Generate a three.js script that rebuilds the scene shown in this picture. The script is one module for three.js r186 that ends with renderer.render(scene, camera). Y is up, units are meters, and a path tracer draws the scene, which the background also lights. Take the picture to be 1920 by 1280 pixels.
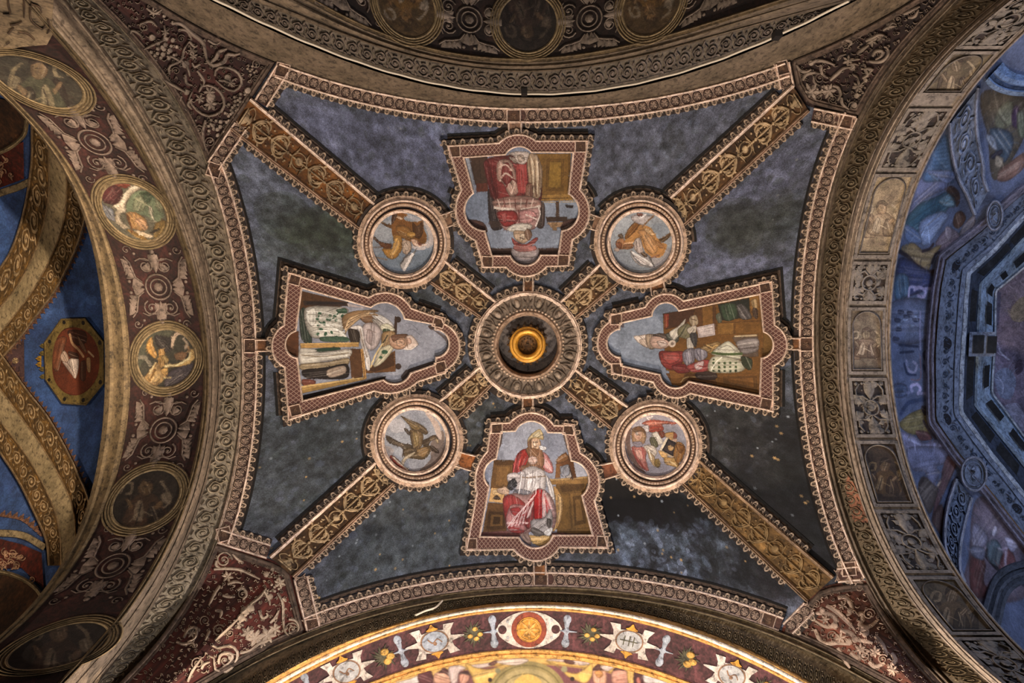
import * as THREE from 'three';
import { RectAreaLightUniformsLib } from 'three/addons/lights/RectAreaLightUniformsLib.js';
import { mergeGeometries, toCreasedNormals } from 'three/addons/utils/BufferGeometryUtils.js';

// ------------------------------------------------------------------ camera, light, exposure
// The camera lies near the floor under the crown of a domed crossing bay and looks straight up; x is right, +z is up in the picture.
const F = 1200, CX = 985, CY = 645, EYE = 1.6;
const scene = new THREE.Scene();
scene.background = new THREE.Color(0x000000);
const camera = new THREE.PerspectiveCamera(2 * Math.atan(640 / F) * 180 / Math.PI, 1.5, 0.05, 60);
camera.position.set(0, EYE, 0);
camera.up.set(0, 0, 1);
camera.lookAt(0, 10, 0);
camera.setViewOffset(1920, 1280, 960 - CX, 640 - CY, 1920, 1280);
const renderer = new THREE.WebGLRenderer({ antialias: true });
renderer.toneMapping = THREE.LinearToneMapping;
renderer.toneMappingExposure = 0.92;
renderer.shadowMap.enabled = true;
RectAreaLightUniformsLib.init();
// lamps and added fill lights: [kind, position, colour, intensity, size] (built with their fixtures at the end of the script)
const LAMPS = [
  ['floodlight', [0.3, 5.3, -2.9], 0xfff1e6, 55, 'small warm floodlight clamped to the near arch above the nave'],
  ['floodlight', [-0.4, 2.0, -1.4], 0xfff1e6, 44, 'low warm floodlight standing on the floor under the crossing'],  // fill added to lift the vault from below; its fixture is made up
  ['floodlight', [0.6, 3.2, -7.2], 0xffe4c6, 185, 'bright warm floodlight under the painted vault beyond the near arch'],
  ['floodlight', [-6.2, 2.4, -1.6], 0xffe4c8, 32, 'warm floodlight standing under the blue side vault'],  // added fill for the side bay, given an invented fixture
  ['spotlight', [0.6, 2.4, 1.7], 0xffe6c8, 420, 'narrow warm spotlight standing under the crossing, turned to the blue side vault', [-8.6, 9.4, -0.3], 0.33],
];
const DAY = { color: 0xc0d4ff, power: [7.5, 4.8] };

// ------------------------------------------------------------------ small tools
let seed = 7;
const rnd = () => { seed = (seed * 1664525 + 1013904223) >>> 0; return seed / 4294967296; };
const rr = (a, b) => a + (b - a) * rnd();
const lerp = (a, b, t) => a + (b - a) * t;
const V2 = (x, y) => new THREE.Vector2(x, y);
const V3 = (x, y, z) => new THREE.Vector3(x, y, z);
const used = {};
const numbered = n => { const k = used[n] = (used[n] ?? -1) + 1; return k ? `${n}_${String(k).padStart(3, '0')}` : n; };
// coordinates read off an enlarged detail: origin and scale of the detail, then a flat list x, y, x, y ...
const det = (ox, oy, s) => (...a) => { const o = []; const f = a.flat(); for (let i = 0; i < f.length; i += 2) o.push([ox + f[i] / s, oy + f[i + 1] / s]); return o; };

// ------------------------------------------------------------------ surfaces (heights measured from the eye); a surface turns a sight line into a point at relief height h
const sight = (px, py) => [(px - CX) / F, 1, -(py - CY) / F];
function quad(A, B, C) { const D = B * B - 4 * A * C; return (-B + Math.sqrt(Math.max(D, 0))) / (2 * A); }
const world = (d, t) => V3(d[0] * t, t + EYE, d[2] * t);
function sphere(c, R, bump) {
  return {
    at(px, py, h = 0) {
      const d = sight(px, py), r = R - h - (bump ? bump(px, py) : 0);
      return world(d, quad(d[0] * d[0] + 1 + d[2] * d[2], -2 * (d[0] * c[0] + c[1] + d[2] * c[2]), c[0] ** 2 + c[1] ** 2 + c[2] ** 2 - r * r));
    },
    n(p) { return V3(c[0] - p.x, c[1] + EYE - p.y, c[2] - p.z).normalize(); },
    uv(p) { return [p.x, p.z]; },
    bumpy: !!bump,
  };
}
function barrel(axis, h0, r, off = 0) {       // barrel vault along x or z
  return {
    at(px, py, h = 0) {
      const d = sight(px, py), k = axis === 'x' ? d[2] : d[0], R = r - h;
      return world(d, quad(k * k + 1, -2 * (h0 + k * off), h0 * h0 + off * off - R * R));
    },
    n(p) { return axis === 'x' ? V3(0, h0 + EYE - p.y, off - p.z).normalize() : V3(off - p.x, h0 + EYE - p.y, 0).normalize(); },
    uv(p) { const a = Math.atan2((axis === 'x' ? p.z : p.x) - off, p.y - EYE - h0) * r; return axis === 'x' ? [p.x, a] : [a, p.z]; },
  };
}
function upright(axis, d0) {                   // vertical wall plane, d0 signed
  return {
    at(px, py, h = 0) { const d = sight(px, py), k = axis === 'x' ? d[0] : d[2]; return world(d, (d0 - Math.sign(d0) * h) / k); },
    n() { return axis === 'x' ? V3(-Math.sign(d0), 0, 0) : V3(0, 0, -Math.sign(d0)); },
    uv(p) { return axis === 'x' ? [p.z, p.y] : [p.x, p.y]; },
  };
}
const VAULT = sphere([0, 4.6, 0], 4.55);

// ------------------------------------------------------------------ curves on a surface
function arc3(a, m, b, step = 5) {
  const [x1, y1] = a, [x2, y2] = m, [x3, y3] = b;
  const D = 2 * (x1 * (y2 - y3) + x2 * (y3 - y1) + x3 * (y1 - y2));
  if (Math.abs(D) < 1e-3) return [b];
  const s1 = x1 * x1 + y1 * y1, s2 = x2 * x2 + y2 * y2, s3 = x3 * x3 + y3 * y3;
  const ux = (s1 * (y2 - y3) + s2 * (y3 - y1) + s3 * (y1 - y2)) / D, uy = (s1 * (x3 - x2) + s2 * (x1 - x3) + s3 * (x2 - x1)) / D;
  const r = Math.hypot(x1 - ux, y1 - uy), a0 = Math.atan2(y1 - uy, x1 - ux);
  const norm = (t, d) => { while (t * d < 0) t += d * 2 * Math.PI; while (Math.abs(t) > 2 * Math.PI) t -= d * 2 * Math.PI; return t; };
  let dir = 1, sw = norm(Math.atan2(y3 - uy, x3 - ux) - a0, 1);
  if (norm(Math.atan2(y2 - uy, x2 - ux) - a0, 1) > sw) { dir = -1; sw = norm(Math.atan2(y3 - uy, x3 - ux) - a0, -1); }
  const n = Math.max(3, Math.ceil(Math.abs(sw) * r / step)), o = [];
  for (let i = 1; i <= n; i++) o.push([ux + r * Math.cos(a0 + sw * i / n), uy + r * Math.sin(a0 + sw * i / n)]);
  return o;
}
// a token [x, y] is a corner; [x, y, mx, my] is reached by an arc through m
function path(tokens, step = 10, closed = true) {
  const o = [[tokens[0][0], tokens[0][1]]];
  const go = t => {
    const a = o[o.length - 1];
    if (t.length === 4) return o.push(...arc3(a, [t[2], t[3]], [t[0], t[1]]));
    const n = Math.max(1, Math.round(Math.hypot(t[0] - a[0], t[1] - a[1]) / step));
    for (let i = 1; i <= n; i++) o.push([lerp(a[0], t[0], i / n), lerp(a[1], t[1], i / n)]);
  };
  tokens.slice(1).forEach(go);
  if (closed) { go(tokens[0].slice(0, 2)); o.pop(); }
  return o;
}
const circle = (cx, cy, r, n = 72, ry = r, turn = 0) => Array.from({ length: n }, (_, i) => { const a = i / n * 2 * Math.PI, x = r * Math.cos(a), y = ry * Math.sin(a); return [cx + x * Math.cos(turn) - y * Math.sin(turn), cy + x * Math.sin(turn) + y * Math.cos(turn)]; });
function smooth(pts, step = 8, closed = false) {
  const c = new THREE.CatmullRomCurve3(pts.map(p => V3(p[0], p[1], 0)), closed, 'centripetal');
  return c.getSpacedPoints(Math.max(4, Math.round(c.getLength() / step))).slice(0, closed ? -1 : undefined).map(p => [p.x, p.y]);
}
function resample(pts, n) {
  const L = [0]; for (let i = 1; i < pts.length; i++) L.push(L[i - 1] + Math.hypot(pts[i][0] - pts[i - 1][0], pts[i][1] - pts[i - 1][1]));
  const o = []; let k = 0;
  for (let i = 0; i < n; i++) { const s = L[L.length - 1] * i / (n - 1); while (k < pts.length - 2 && L[k + 1] < s) k++; const t = (s - L[k]) / (L[k + 1] - L[k] || 1); o.push([lerp(pts[k][0], pts[k + 1][0], t), lerp(pts[k][1], pts[k + 1][1], t)]); }
  return o;
}
const pathLength = (pts, closed) => { let s = 0; for (let i = 1; i < pts.length + (closed ? 1 : 0); i++) { const a = pts[i - 1], b = pts[i % pts.length]; s += Math.hypot(b[0] - a[0], b[1] - a[1]); } return s; };
function normals2(pts, closed) {
  const n = pts.length;
  return pts.map((p, i) => {
    const a = closed ? pts[(i + n - 1) % n] : pts[Math.max(0, i - 1)], b = closed ? pts[(i + 1) % n] : pts[Math.min(n - 1, i + 1)];
    let d1 = [p[0] - a[0], p[1] - a[1]], d2 = [b[0] - p[0], b[1] - p[1]];
    const l1 = Math.hypot(...d1), l2 = Math.hypot(...d2);
    d1 = l1 > 1e-6 ? [d1[0] / l1, d1[1] / l1] : null; d2 = l2 > 1e-6 ? [d2[0] / l2, d2[1] / l2] : null;
    d1 = d1 ?? d2 ?? [1, 0]; d2 = d2 ?? d1;
    const n1 = [-d1[1], d1[0]], n2 = [-d2[1], d2[0]], m = [n1[0] + n2[0], n1[1] + n2[1]], k = Math.max(0.5, (m[0] * n1[0] + m[1] * n1[1]));
    return [m[0] / k, m[1] / k];
  });
}
const clockwise = pts => THREE.ShapeUtils.area(pts.map(p => V2(...p))) > 0 ? pts : [...pts].reverse();   // y runs down
const offset = (pts, o, closed = true) => { const N = normals2(pts, closed); return pts.map((p, i) => [p[0] + N[i][0] * o, p[1] + N[i][1] * o]); };

// ------------------------------------------------------------------ geometry
function geo(pos, uv, idx, crease) {
  let g = new THREE.BufferGeometry();
  g.setAttribute('position', new THREE.Float32BufferAttribute(pos, 3));
  g.setAttribute('uv', new THREE.Float32BufferAttribute(uv, 2));
  g.setIndex(idx);
  if (crease) g = toCreasedNormals(g, crease); else { g.computeVertexNormals(); g = g.toNonIndexed(); }
  return g;
}
const merge = gs => { const l = gs.flat().filter(Boolean).map(g => g.index ? g.toNonIndexed() : g); return l.length === 1 ? l[0] : mergeGeometries(l.map(g => { const c = new THREE.BufferGeometry(); for (const k of ['position', 'normal', 'uv']) c.setAttribute(k, g.attributes[k]); return c; })); };
// a moulding: profile [[offset in pixels, height], ...] run along a line on a surface
function sweep(ch, pts, prof, closed = false, crease = 0.75) {
  const N = normals2(pts, closed), n = pts.length, m = prof.length, pos = [], uv = [], idx = [];
  let s = 0, last = null;
  const rows = closed ? n + 1 : n;
  for (let r = 0; r < rows; r++) {
    const i = r % n; let w = 0, prev = null; const c = ch.at(pts[i][0], pts[i][1]);
    if (last) s += c.distanceTo(last); last = c;
    for (let j = 0; j < m; j++) {
      const [o, h] = prof[j], p = ch.at(pts[i][0] + N[i][0] * o, pts[i][1] + N[i][1] * o, h);
      if (prev) w += p.distanceTo(prev); prev = p;
      pos.push(p.x, p.y, p.z); uv.push(s, w);
    }
  }
  for (let r = 0; r < rows - 1; r++) for (let j = 0; j < m - 1; j++) { const a = r * m + j, b = a + 1, c = a + m, d = c + 1; idx.push(a, c, b, b, c, d); }
  return geo(pos, uv, idx, crease);
}
// a surface stretched between lines of 3-D points
function loft(lines, crease = 0.75) {
  const m = lines.length, n = lines[0].length, pos = [], uv = [], idx = []; let s = 0;
  for (let i = 0; i < n; i++) {
    if (i) s += lines[0][i].distanceTo(lines[0][i - 1]); let w = 0;
    for (let j = 0; j < m; j++) { const p = lines[j][i]; if (j) w += p.distanceTo(lines[j - 1][i]); pos.push(p.x, p.y, p.z); uv.push(s, w); }
  }
  for (let i = 0; i < n - 1; i++) for (let j = 0; j < m - 1; j++) { const a = i * m + j; idx.push(a, a + m, a + 1, a + 1, a + m, a + m + 1); }
  return geo(pos, uv, idx, crease);
}
// a face filling an outline on a surface, cut fine enough to follow the curve
function face(ch, loop, { holes = [], h = 0, max = 26 } = {}) {
  const P = [...loop, ...holes.flat()].map(p => [p[0], p[1]]);
  let T = THREE.ShapeUtils.triangulateShape(loop.map(p => V2(...p)), holes.map(q => q.map(p => V2(...p))));
  const mids = new Map(), len = (a, b) => Math.hypot(P[a][0] - P[b][0], P[a][1] - P[b][1]);
  const mid = (a, b) => { const k = a < b ? a * 1e6 + b : b * 1e6 + a; if (!mids.has(k)) { P.push([(P[a][0] + P[b][0]) / 2, (P[a][1] + P[b][1]) / 2]); mids.set(k, P.length - 1); } return mids.get(k); };
  for (let it = 0; it < 9; it++) {
    const N = []; let cut = false;
    for (const [a, b, c] of T) {
      const s = [len(a, b) > max, len(b, c) > max, len(c, a) > max], k = s[0] + s[1] + s[2];
      if (!k) { N.push([a, b, c]); continue; } cut = true;
      if (k === 3) { const x = mid(a, b), y = mid(b, c), z = mid(c, a); N.push([a, x, z], [x, b, y], [z, y, c], [x, y, z]); continue; }
      const [A, B, C] = k === 1 ? (s[0] ? [a, b, c] : s[1] ? [b, c, a] : [c, a, b]) : (!s[2] ? [a, b, c] : !s[0] ? [b, c, a] : [c, a, b]);
      const x = mid(A, B);
      if (k === 1) N.push([A, x, C], [x, B, C]); else { const y = mid(B, C); N.push([x, B, y], [A, x, y], [A, y, C]); }
    }
    T = N; if (!cut) break;
  }
  const pos = [], nor = [], uv = [], hh = typeof h === 'function' ? h : () => h;
  const W = P.map(p => ch.at(p[0], p[1], hh(p[0], p[1])));
  const e1 = V3(), e2 = V3();
  for (const t of T) { e1.subVectors(W[t[1]], W[t[0]]); e2.subVectors(W[t[2]], W[t[0]]); if (e1.cross(e2).dot(ch.n(W[t[0]])) < 0) t.reverse(); }
  for (const t of T) for (const i of t) { const p = W[i], n = ch.n(p); pos.push(p.x, p.y, p.z); nor.push(n.x, n.y, n.z); uv.push(...ch.uv(p)); }
  const g = new THREE.BufferGeometry();
  g.setAttribute('position', new THREE.Float32BufferAttribute(pos, 3));
  g.setAttribute('uv', new THREE.Float32BufferAttribute(uv, 2));
  if (ch.bumpy || typeof h === 'function') { g.computeVertexNormals(); return g; }
  g.setAttribute('normal', new THREE.Float32BufferAttribute(nor, 3));
  return g;
}
const skirt = (ch, loop, h1, h0 = 0) => sweep(ch, loop, [[0, h0], [0, h1]], true);
const slab = (ch, loop, h, { holes = [], base = 0, max = 26 } = {}) => merge([face(ch, loop, { holes, h, max }), skirt(ch, loop, h, base), ...holes.map(q => skirt(ch, q, h, base))]);
const half = (w, h0, h, n = 5) => Array.from({ length: n + 1 }, (_, i) => [w * (i / n), h0 + (h - h0) * Math.sin(Math.PI * i / n)]);   // half-round moulding w pixels wide

// carved or painted-up ornament: ridges, leaves and beads raised on a surface, in the plane of map(u, v) -> pixel
class Carving {
  constructor(ch, map = (u, v) => [u, v], base = 0) { this.ch = ch; this.map = map; this.base = base; this.pos = []; this.uv = []; this.idx = []; }
  v(u, v, h) { const q = this.map(u, v), p = this.ch.at(q[0], q[1], this.base + h); this.pos.push(p.x, p.y, p.z); this.uv.push(...this.ch.uv(p)); return this.pos.length / 3 - 1; }
  stroke(pts, w0, w1 = w0, h = 0.02, belly = 0) {
    const n = pts.length, N = normals2(pts, false); let prev = null;
    for (let i = 0; i < n; i++) {
      const t = i / (n - 1), w = (lerp(w0, w1, t) + belly * Math.sin(Math.PI * t)) / 2, [x, y] = pts[i], [a, b] = N[i];
      const row = [this.v(x - a * w, y - b * w, 0), this.v(x - a * w * 0.5, y - b * w * 0.5, h * 0.85), this.v(x, y, h), this.v(x + a * w * 0.5, y + b * w * 0.5, h * 0.85), this.v(x + a * w, y + b * w, 0)];
      if (prev) for (let j = 0; j < 4; j++) this.idx.push(prev[j], row[j], prev[j + 1], prev[j + 1], row[j], row[j + 1]);
      prev = row;
    }
    return this;
  }
  curve(pts, w0, w1, h, belly = 0, step) { const s = smooth(pts, step ?? Math.max(1.5, pathLength(pts) / 14)); return this.stroke(s, w0, w1, h, belly); }
  spiral(x, y, r, turns, a0, dir, w, h = 0.02) {
    const n = Math.ceil(10 * turns) + 2, pts = [];
    for (let i = 0; i <= n; i++) { const t = i / n, a = a0 + dir * t * turns * 2 * Math.PI, q = r * (1 - 0.86 * t); pts.push([x + q * Math.cos(a), y + q * Math.sin(a)]); }
    this.stroke(pts, w, w * 0.7, h); this.dot(x, y, w * 0.9, h * 1.2); return this;
  }
  leaf(x, y, a, len, wid, h = 0.02, bend = 0) {
    const pts = []; for (let i = 0; i <= 5; i++) { const t = i / 5, b = a + bend * t; pts.push([x + Math.cos(b) * len * t, y + Math.sin(b) * len * t]); }
    return this.stroke(pts, wid * 0.15, 0.1, h, wid);
  }
  dot(x, y, r, h = 0.02, ry = r) {
    const c = this.v(x, y, h), A = [], B = [], n = r > 5 ? 12 : 7;
    for (let i = 0; i < n; i++) { const a = i / n * 2 * Math.PI; A.push(this.v(x + 0.7 * r * Math.cos(a), y + 0.7 * ry * Math.sin(a), h * 0.75)); B.push(this.v(x + r * Math.cos(a), y + ry * Math.sin(a), 0)); }
    for (let i = 0; i < n; i++) { const k = (i + 1) % n; this.idx.push(c, A[i], A[k], A[i], B[i], B[k], A[i], B[k], A[k]); }
    return this;
  }
  ring(x, y, r, w, h = 0.02, n = 28, ry = r) { const p = circle(x, y, r, n, ry); p.push(p[0], p[1]); return this.stroke(p, w, w, h); }
  plate(pts, h) { // flat raised piece with rounded edge
    const inner = offset(pts, -Math.sign(THREE.ShapeUtils.area(pts.map(p => V2(...p)))) * 0.0 , true);
    const a = pts.map(p => this.v(p[0], p[1], 0)), b = inner.map(p => this.v(p[0], p[1], h)), n = pts.length;
    for (let i = 0; i < n; i++) { const k = (i + 1) % n; this.idx.push(a[i], b[i], a[k], a[k], b[i], b[k]); }
    for (const [i, j, k] of THREE.ShapeUtils.triangulateShape(inner.map(p => V2(...p)), [])) this.idx.push(b[i], b[j], b[k]);
    return this;
  }
  get size() { return this.idx.length; }
  build(crease = 0.9) { return geo(this.pos, this.uv, this.idx, crease); }
}

// ------------------------------------------------------------------ scene pieces
function thing(name, label, category, anchor, group) {
  const o = new THREE.Group(); o.name = numbered(name); o.position.copy(anchor); scene.add(o);
  o.userData = { label, category }; if (group) o.userData.group = group;
  return o;
}
function part(parent, name, g, material, extra) {
  const m = new THREE.Mesh(g, material); m.name = numbered(name); m.castShadow = m.receiveShadow = true;
  if (parent === scene) scene.add(m);
  else { const at = V3(); for (let q = parent; q && q !== scene; q = q.parent) at.add(q.position); g.translate(-at.x, -at.y, -at.z); parent.add(m); }
  if (extra) Object.assign(m.userData, extra);
  return m;
}
const structure = (name, g, material, parent = scene) => { const m = part(parent, name, g, material); if (parent === scene) m.userData.kind = 'structure'; return m; };
// local frame of a surface: origin, direction along, direction across and out, metres per pixel
function frame(ch, px, py, ang, h = 0) {
  const e = 2, o = ch.at(px, py, h), a = ch.at(px + Math.cos(ang) * e, py + Math.sin(ang) * e, h).sub(o);
  const k = a.length() / e, n = ch.n(o); a.addScaledVector(n, -a.dot(n)).normalize();
  return { o, a, n, b: V3().crossVectors(n, a).normalize(), k };
}
// a small rigid piece (shared geometry, drawn in units of its own width) set on a surface
function piece(parent, name, g, material, ch, px, py, ang, widthPx, h = 0, flip = 1) {
  const f = frame(ch, px, py, ang, h), m = new THREE.Mesh(g, material), s = f.k * widthPx;
  const b = V3().crossVectors(f.n, f.a);
  m.matrixAutoUpdate = true; m.quaternion.setFromRotationMatrix(new THREE.Matrix4().makeBasis(f.a, b, f.n));
  m.scale.set(s, s * flip, s); m.position.copy(f.o); for (let q = parent; q && q !== scene; q = q.parent) m.position.sub(q.position);
  m.name = numbered(name); m.castShadow = m.receiveShadow = true; parent.add(m); return m;
}
function along(pts, pitch, closed) { // evenly spaced stations [x, y, angle] on a line
  const L = pathLength(pts, closed), n = Math.max(1, Math.round(L / pitch)), q = closed ? [...pts, pts[0]] : pts, o = [];
  const N = closed ? n : n, step = L / N; let s = closed ? 0 : step / 2, acc = 0, k = 0;
  for (let i = 0; i < N; i++, s += step) {
    while (k < q.length - 2 && acc + Math.hypot(q[k + 1][0] - q[k][0], q[k + 1][1] - q[k][1]) < s) { acc += Math.hypot(q[k + 1][0] - q[k][0], q[k + 1][1] - q[k][1]); k++; }
    const dx = q[k + 1][0] - q[k][0], dy = q[k + 1][1] - q[k][1], l = Math.hypot(dx, dy) || 1, t = (s - acc) / l;
    o.push([q[k][0] + dx * t, q[k][1] + dy * t, Math.atan2(dy, dx)]);
  }
  return o;
}
// ------------------------------------------------------------------ colour and texture
const hash = (x, y, s) => { let h = (x * 374761393 + y * 668265263 + s * 974634541) | 0; h = Math.imul(h ^ (h >>> 13), 1274126177); return ((h ^ (h >>> 16)) >>> 0) / 4294967296; };
function noise(x, y, per, s) { // value noise that repeats every per cells
  const xi = Math.floor(x), yi = Math.floor(y), fx = x - xi, fy = y - yi, u = fx * fx * (3 - 2 * fx), v = fy * fy * (3 - 2 * fy), w = n => ((n % per) + per) % per;
  return lerp(lerp(hash(w(xi), w(yi), s), hash(w(xi + 1), w(yi), s), u), lerp(hash(w(xi), w(yi + 1), s), hash(w(xi + 1), w(yi + 1), s), u), v);
}
const fbm = (u, v, f, o, s) => { let a = 0, k = 0.5, t = 0; for (let i = 0; i < o; i++) { a += k * noise(u * f, v * f, f, s + i); t += k; k *= 0.55; f *= 2; } return a / t; };
function tileTexture(n, fn, srgb = true) {
  const d = new Uint8Array(n * n * 4);
  for (let j = 0; j < n; j++) for (let i = 0; i < n; i++) { const c = fn(i / n, j / n), k = (j * n + i) * 4; for (let q = 0; q < 3; q++) d[k + q] = Math.max(0, Math.min(255, c[q])); d[k + 3] = 255; }
  const t = new THREE.DataTexture(d, n, n); t.wrapS = t.wrapT = THREE.RepeatWrapping; t.magFilter = THREE.LinearFilter; t.minFilter = THREE.LinearMipmapLinearFilter; t.generateMipmaps = true;
  if (srgb) t.colorSpace = THREE.SRGBColorSpace; t.needsUpdate = true; return t;
}
const scaled = (t, m) => { const c = t.clone(); c.repeat.set(1 / m, 1 / m); c.needsUpdate = true; return c; };
const plasterTone = tileTexture(512, (u, v) => { const a = fbm(u, v, 5, 5, 1), b = fbm(u, v, 22, 3, 9), c = fbm(u, v, 60, 2, 17); const g = 255 * (0.60 + 0.34 * a + 0.22 * (b - 0.5) + 0.22 * (c - 0.5) - (b < 0.34 ? 0.14 : 0)); return [g, g * (0.985 + 0.02 * b), g * (0.96 + 0.05 * a)]; });
const plasterRelief = tileTexture(512, (u, v) => { const g = 255 * (0.5 * fbm(u, v, 14, 4, 31) + 0.5 * fbm(u, v, 70, 2, 44)); return [g, g, g]; }, false);
const wornTone = tileTexture(512, (u, v) => { const a = fbm(u, v, 6, 5, 51), b = fbm(u, v, 30, 3, 59); const g = 255 * (0.42 + 0.75 * a * a + 0.5 * (b - 0.5)); return [g, g * 0.97, g * 0.92]; });
const wornFine = scaled(wornTone, 0.7), toneFine = scaled(plasterTone, 0.9), reliefFine = scaled(plasterRelief, 0.6);
function mat(color, { k = 1, rough = 0.85, map = toneFine, bump = 0.004, metal = 0, emissive } = {}) {
  const c = new THREE.Color(color).multiplyScalar(k);
  const m = new THREE.MeshStandardMaterial({ color: c, roughness: rough, metalness: metal, side: THREE.DoubleSide });
  if (map) m.map = map;
  if (bump) { m.bumpMap = reliefFine; m.bumpScale = bump; }
  return m;
}
// a painter works in pixel positions of a surface and lays the paint down in the surface's own metres
class Painter {
  constructor(ch, loop, side = 512) {
    this.ch = ch; loop = path(loop, 14); let a = [1e9, 1e9, -1e9, -1e9];
    for (const p of loop) { const [u, v] = ch.uv(ch.at(p[0], p[1])); a = [Math.min(a[0], u), Math.min(a[1], v), Math.max(a[2], u), Math.max(a[3], v)]; }
    const m = 0.02 * Math.max(a[2] - a[0], a[3] - a[1]); this.u0 = a[0] - m; this.v0 = a[1] - m; this.W = a[2] - a[0] + 2 * m; this.H = a[3] - a[1] + 2 * m;
    const k = side / Math.max(this.W, this.H); this.w = Math.round(this.W * k); this.h = Math.round(this.H * k);
    this.canvas = document.createElement('canvas'); this.canvas.width = this.w; this.canvas.height = this.h; this.x = this.canvas.getContext('2d');
    const q = loop.reduce((s, p) => [s[0] + p[0] / loop.length, s[1] + p[1] / loop.length], [0, 0]), A = this.P(q), B = this.P([q[0] + 6, q[1]]);
    this.k = Math.hypot(A[0] - B[0], A[1] - B[1]) / 6;    // canvas pixels per photograph pixel
  }
  P(p) { const [u, v] = this.ch.uv(this.ch.at(p[0], p[1])); return [(u - this.u0) / this.W * this.w, (1 - (v - this.v0) / this.H) * this.h]; }
  base(c) { this.x.fillStyle = c; this.x.fillRect(0, 0, this.w, this.h); return this; }
  trace(pts, soft, closed) {
    const q = pts.map(p => this.P(p)), x = this.x, n = q.length; x.beginPath();
    if (!soft || n < 3) { x.moveTo(...q[0]); for (let i = 1; i < n; i++) x.lineTo(...q[i]); if (closed) x.closePath(); return; }
    const g = i => q[closed ? (i + n) % n : Math.max(0, Math.min(n - 1, i))], T = 0.16; x.moveTo(...q[0]);   // smooth line through the points
    for (let i = 0; i < (closed ? n : n - 1); i++) { const a = g(i - 1), b = g(i), c = g(i + 1), d = g(i + 2); x.bezierCurveTo(b[0] + (c[0] - a[0]) * T, b[1] + (c[1] - a[1]) * T, c[0] - (d[0] - b[0]) * T, c[1] - (d[1] - b[1]) * T, c[0], c[1]); }
    if (closed) x.closePath();
  }
  fill(c, pts, soft = true) { this.trace(pts, soft, true); this.x.fillStyle = c; this.x.fill(); return this; }
  model(c, pts) { // a painted form: darker contour, lighter middle, a few folds along its length
    const q = pts.map(p => this.P(p)), x = this.x, n = q.length, A = Math.abs(THREE.ShapeUtils.area(q.map(p => V2(...p)))), big = A / (this.w * this.h); this.fill(c, pts); if (big > 0.14 || A < 30) return this;
    const m = q.reduce((s, p) => [s[0] + p[0] / n, s[1] + p[1] / n], [0, 0]); let xx = 0, xy = 0, yy = 0; for (const p of q) { const a = p[0] - m[0], b = p[1] - m[1]; xx += a * a; xy += a * b; yy += b * b; }
    const t = 0.5 * Math.atan2(2 * xy, xx - yy), L = Math.sqrt(Math.max(xx, yy) / n) * 1.5, Wd = A / (L * 2.4);
    x.save(); this.trace(pts, true, true); x.clip();
    for (const [k, al] of [[0.55, 0.10], [0.3, 0.14], [0.12, 0.22]]) { this.trace(pts, true, true); x.strokeStyle = `rgba(24,14,10,${al})`; x.lineWidth = Wd * k + 1; x.stroke(); }
    const N = Math.max(2, Math.min(7, Math.round(Wd / (2.4 * this.k)))); x.lineCap = 'round';
    for (let i = 0; i < N * 2; i++) { const o = (rnd() - 0.5) * Wd, a0 = -L * rr(0.5, 1.1), a1 = L * rr(0.3, 1.1), b = (rnd() - 0.5) * Wd * 0.5, C = Math.cos(t), S = Math.sin(t), P = (u, v) => [m[0] + u * C - v * S, m[1] + u * S + v * C]; x.strokeStyle = i % 2 ? 'rgba(20,12,9,0.26)' : 'rgba(255,240,222,0.2)'; x.lineWidth = this.k * rr(0.5, 1.5); x.beginPath(); x.moveTo(...P(a0, o)); x.quadraticCurveTo(...P((a0 + a1) / 2, o + b), ...P(a1, o + b * 0.3)); x.stroke(); }
    x.restore(); this.trace(pts, true, true); x.strokeStyle = 'rgba(24,15,11,0.4)'; x.lineWidth = 0.5 * this.k; x.stroke(); return this;
  }
  fade(grey = 0.14) { const im = this.x.getImageData(0, 0, this.w, this.h), d = im.data; for (let i = 0; i < d.length; i += 4) { const g = 0.3 * d[i] + 0.55 * d[i + 1] + 0.15 * d[i + 2]; for (let q = 0; q < 3; q++) d[i + q] = lerp(d[i + q], g, grey); } this.x.putImageData(im, 0, 0); return this; }
  flat(c, pts) { return this.fill(c, pts, false); }
  line(c, w, pts, soft = true) { this.trace(pts, soft, false); this.x.strokeStyle = c; this.x.lineWidth = w * this.k; this.x.lineCap = this.x.lineJoin = 'round'; this.x.stroke(); return this; }
  ball(c, x, y, r, ry = r, turn = 0) { return this.fill(c, circle(x, y, r, 16, ry, turn)); }
  speckle(n, c, r0, r1, box, a = 0.5) {
    this.x.fillStyle = c;
    for (let i = 0; i < n; i++) { const p = box ? this.P([rr(box[0], box[2]), rr(box[1], box[3])]) : [rnd() * this.w, rnd() * this.h]; this.x.globalAlpha = a * rnd(); this.x.beginPath(); this.x.ellipse(p[0], p[1], rr(r0, r1) * this.k, rr(r0, r1) * this.k, rnd() * 3, 0, 7); this.x.fill(); }
    this.x.globalAlpha = 1; return this;
  }
  grain(amount = 16, f = 9, s = 3, big = 0.6) { // plaster mottling and worn paint over everything
    const im = this.x.getImageData(0, 0, this.w, this.h), d = im.data, N = Math.max(this.w, this.h);
    for (let j = 0; j < this.h; j++) for (let i = 0; i < this.w; i++) {
      const u = i / N, v = j / N, a = (fbm(u, v, f, 4, s) - 0.5) * 2 * big + (hash(i >> 1, j >> 1, s) - 0.5) * 0.8 + (noise(u * 90, v * 90, 4096, s + 8) - 0.5) * 0.8, o = (j * this.w + i) * 4;
      const k = 1 + a * amount / 60; d[o] *= k; d[o + 1] *= k; d[o + 2] *= k;
    }
    this.x.putImageData(im, 0, 0); return this;
  }
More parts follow.
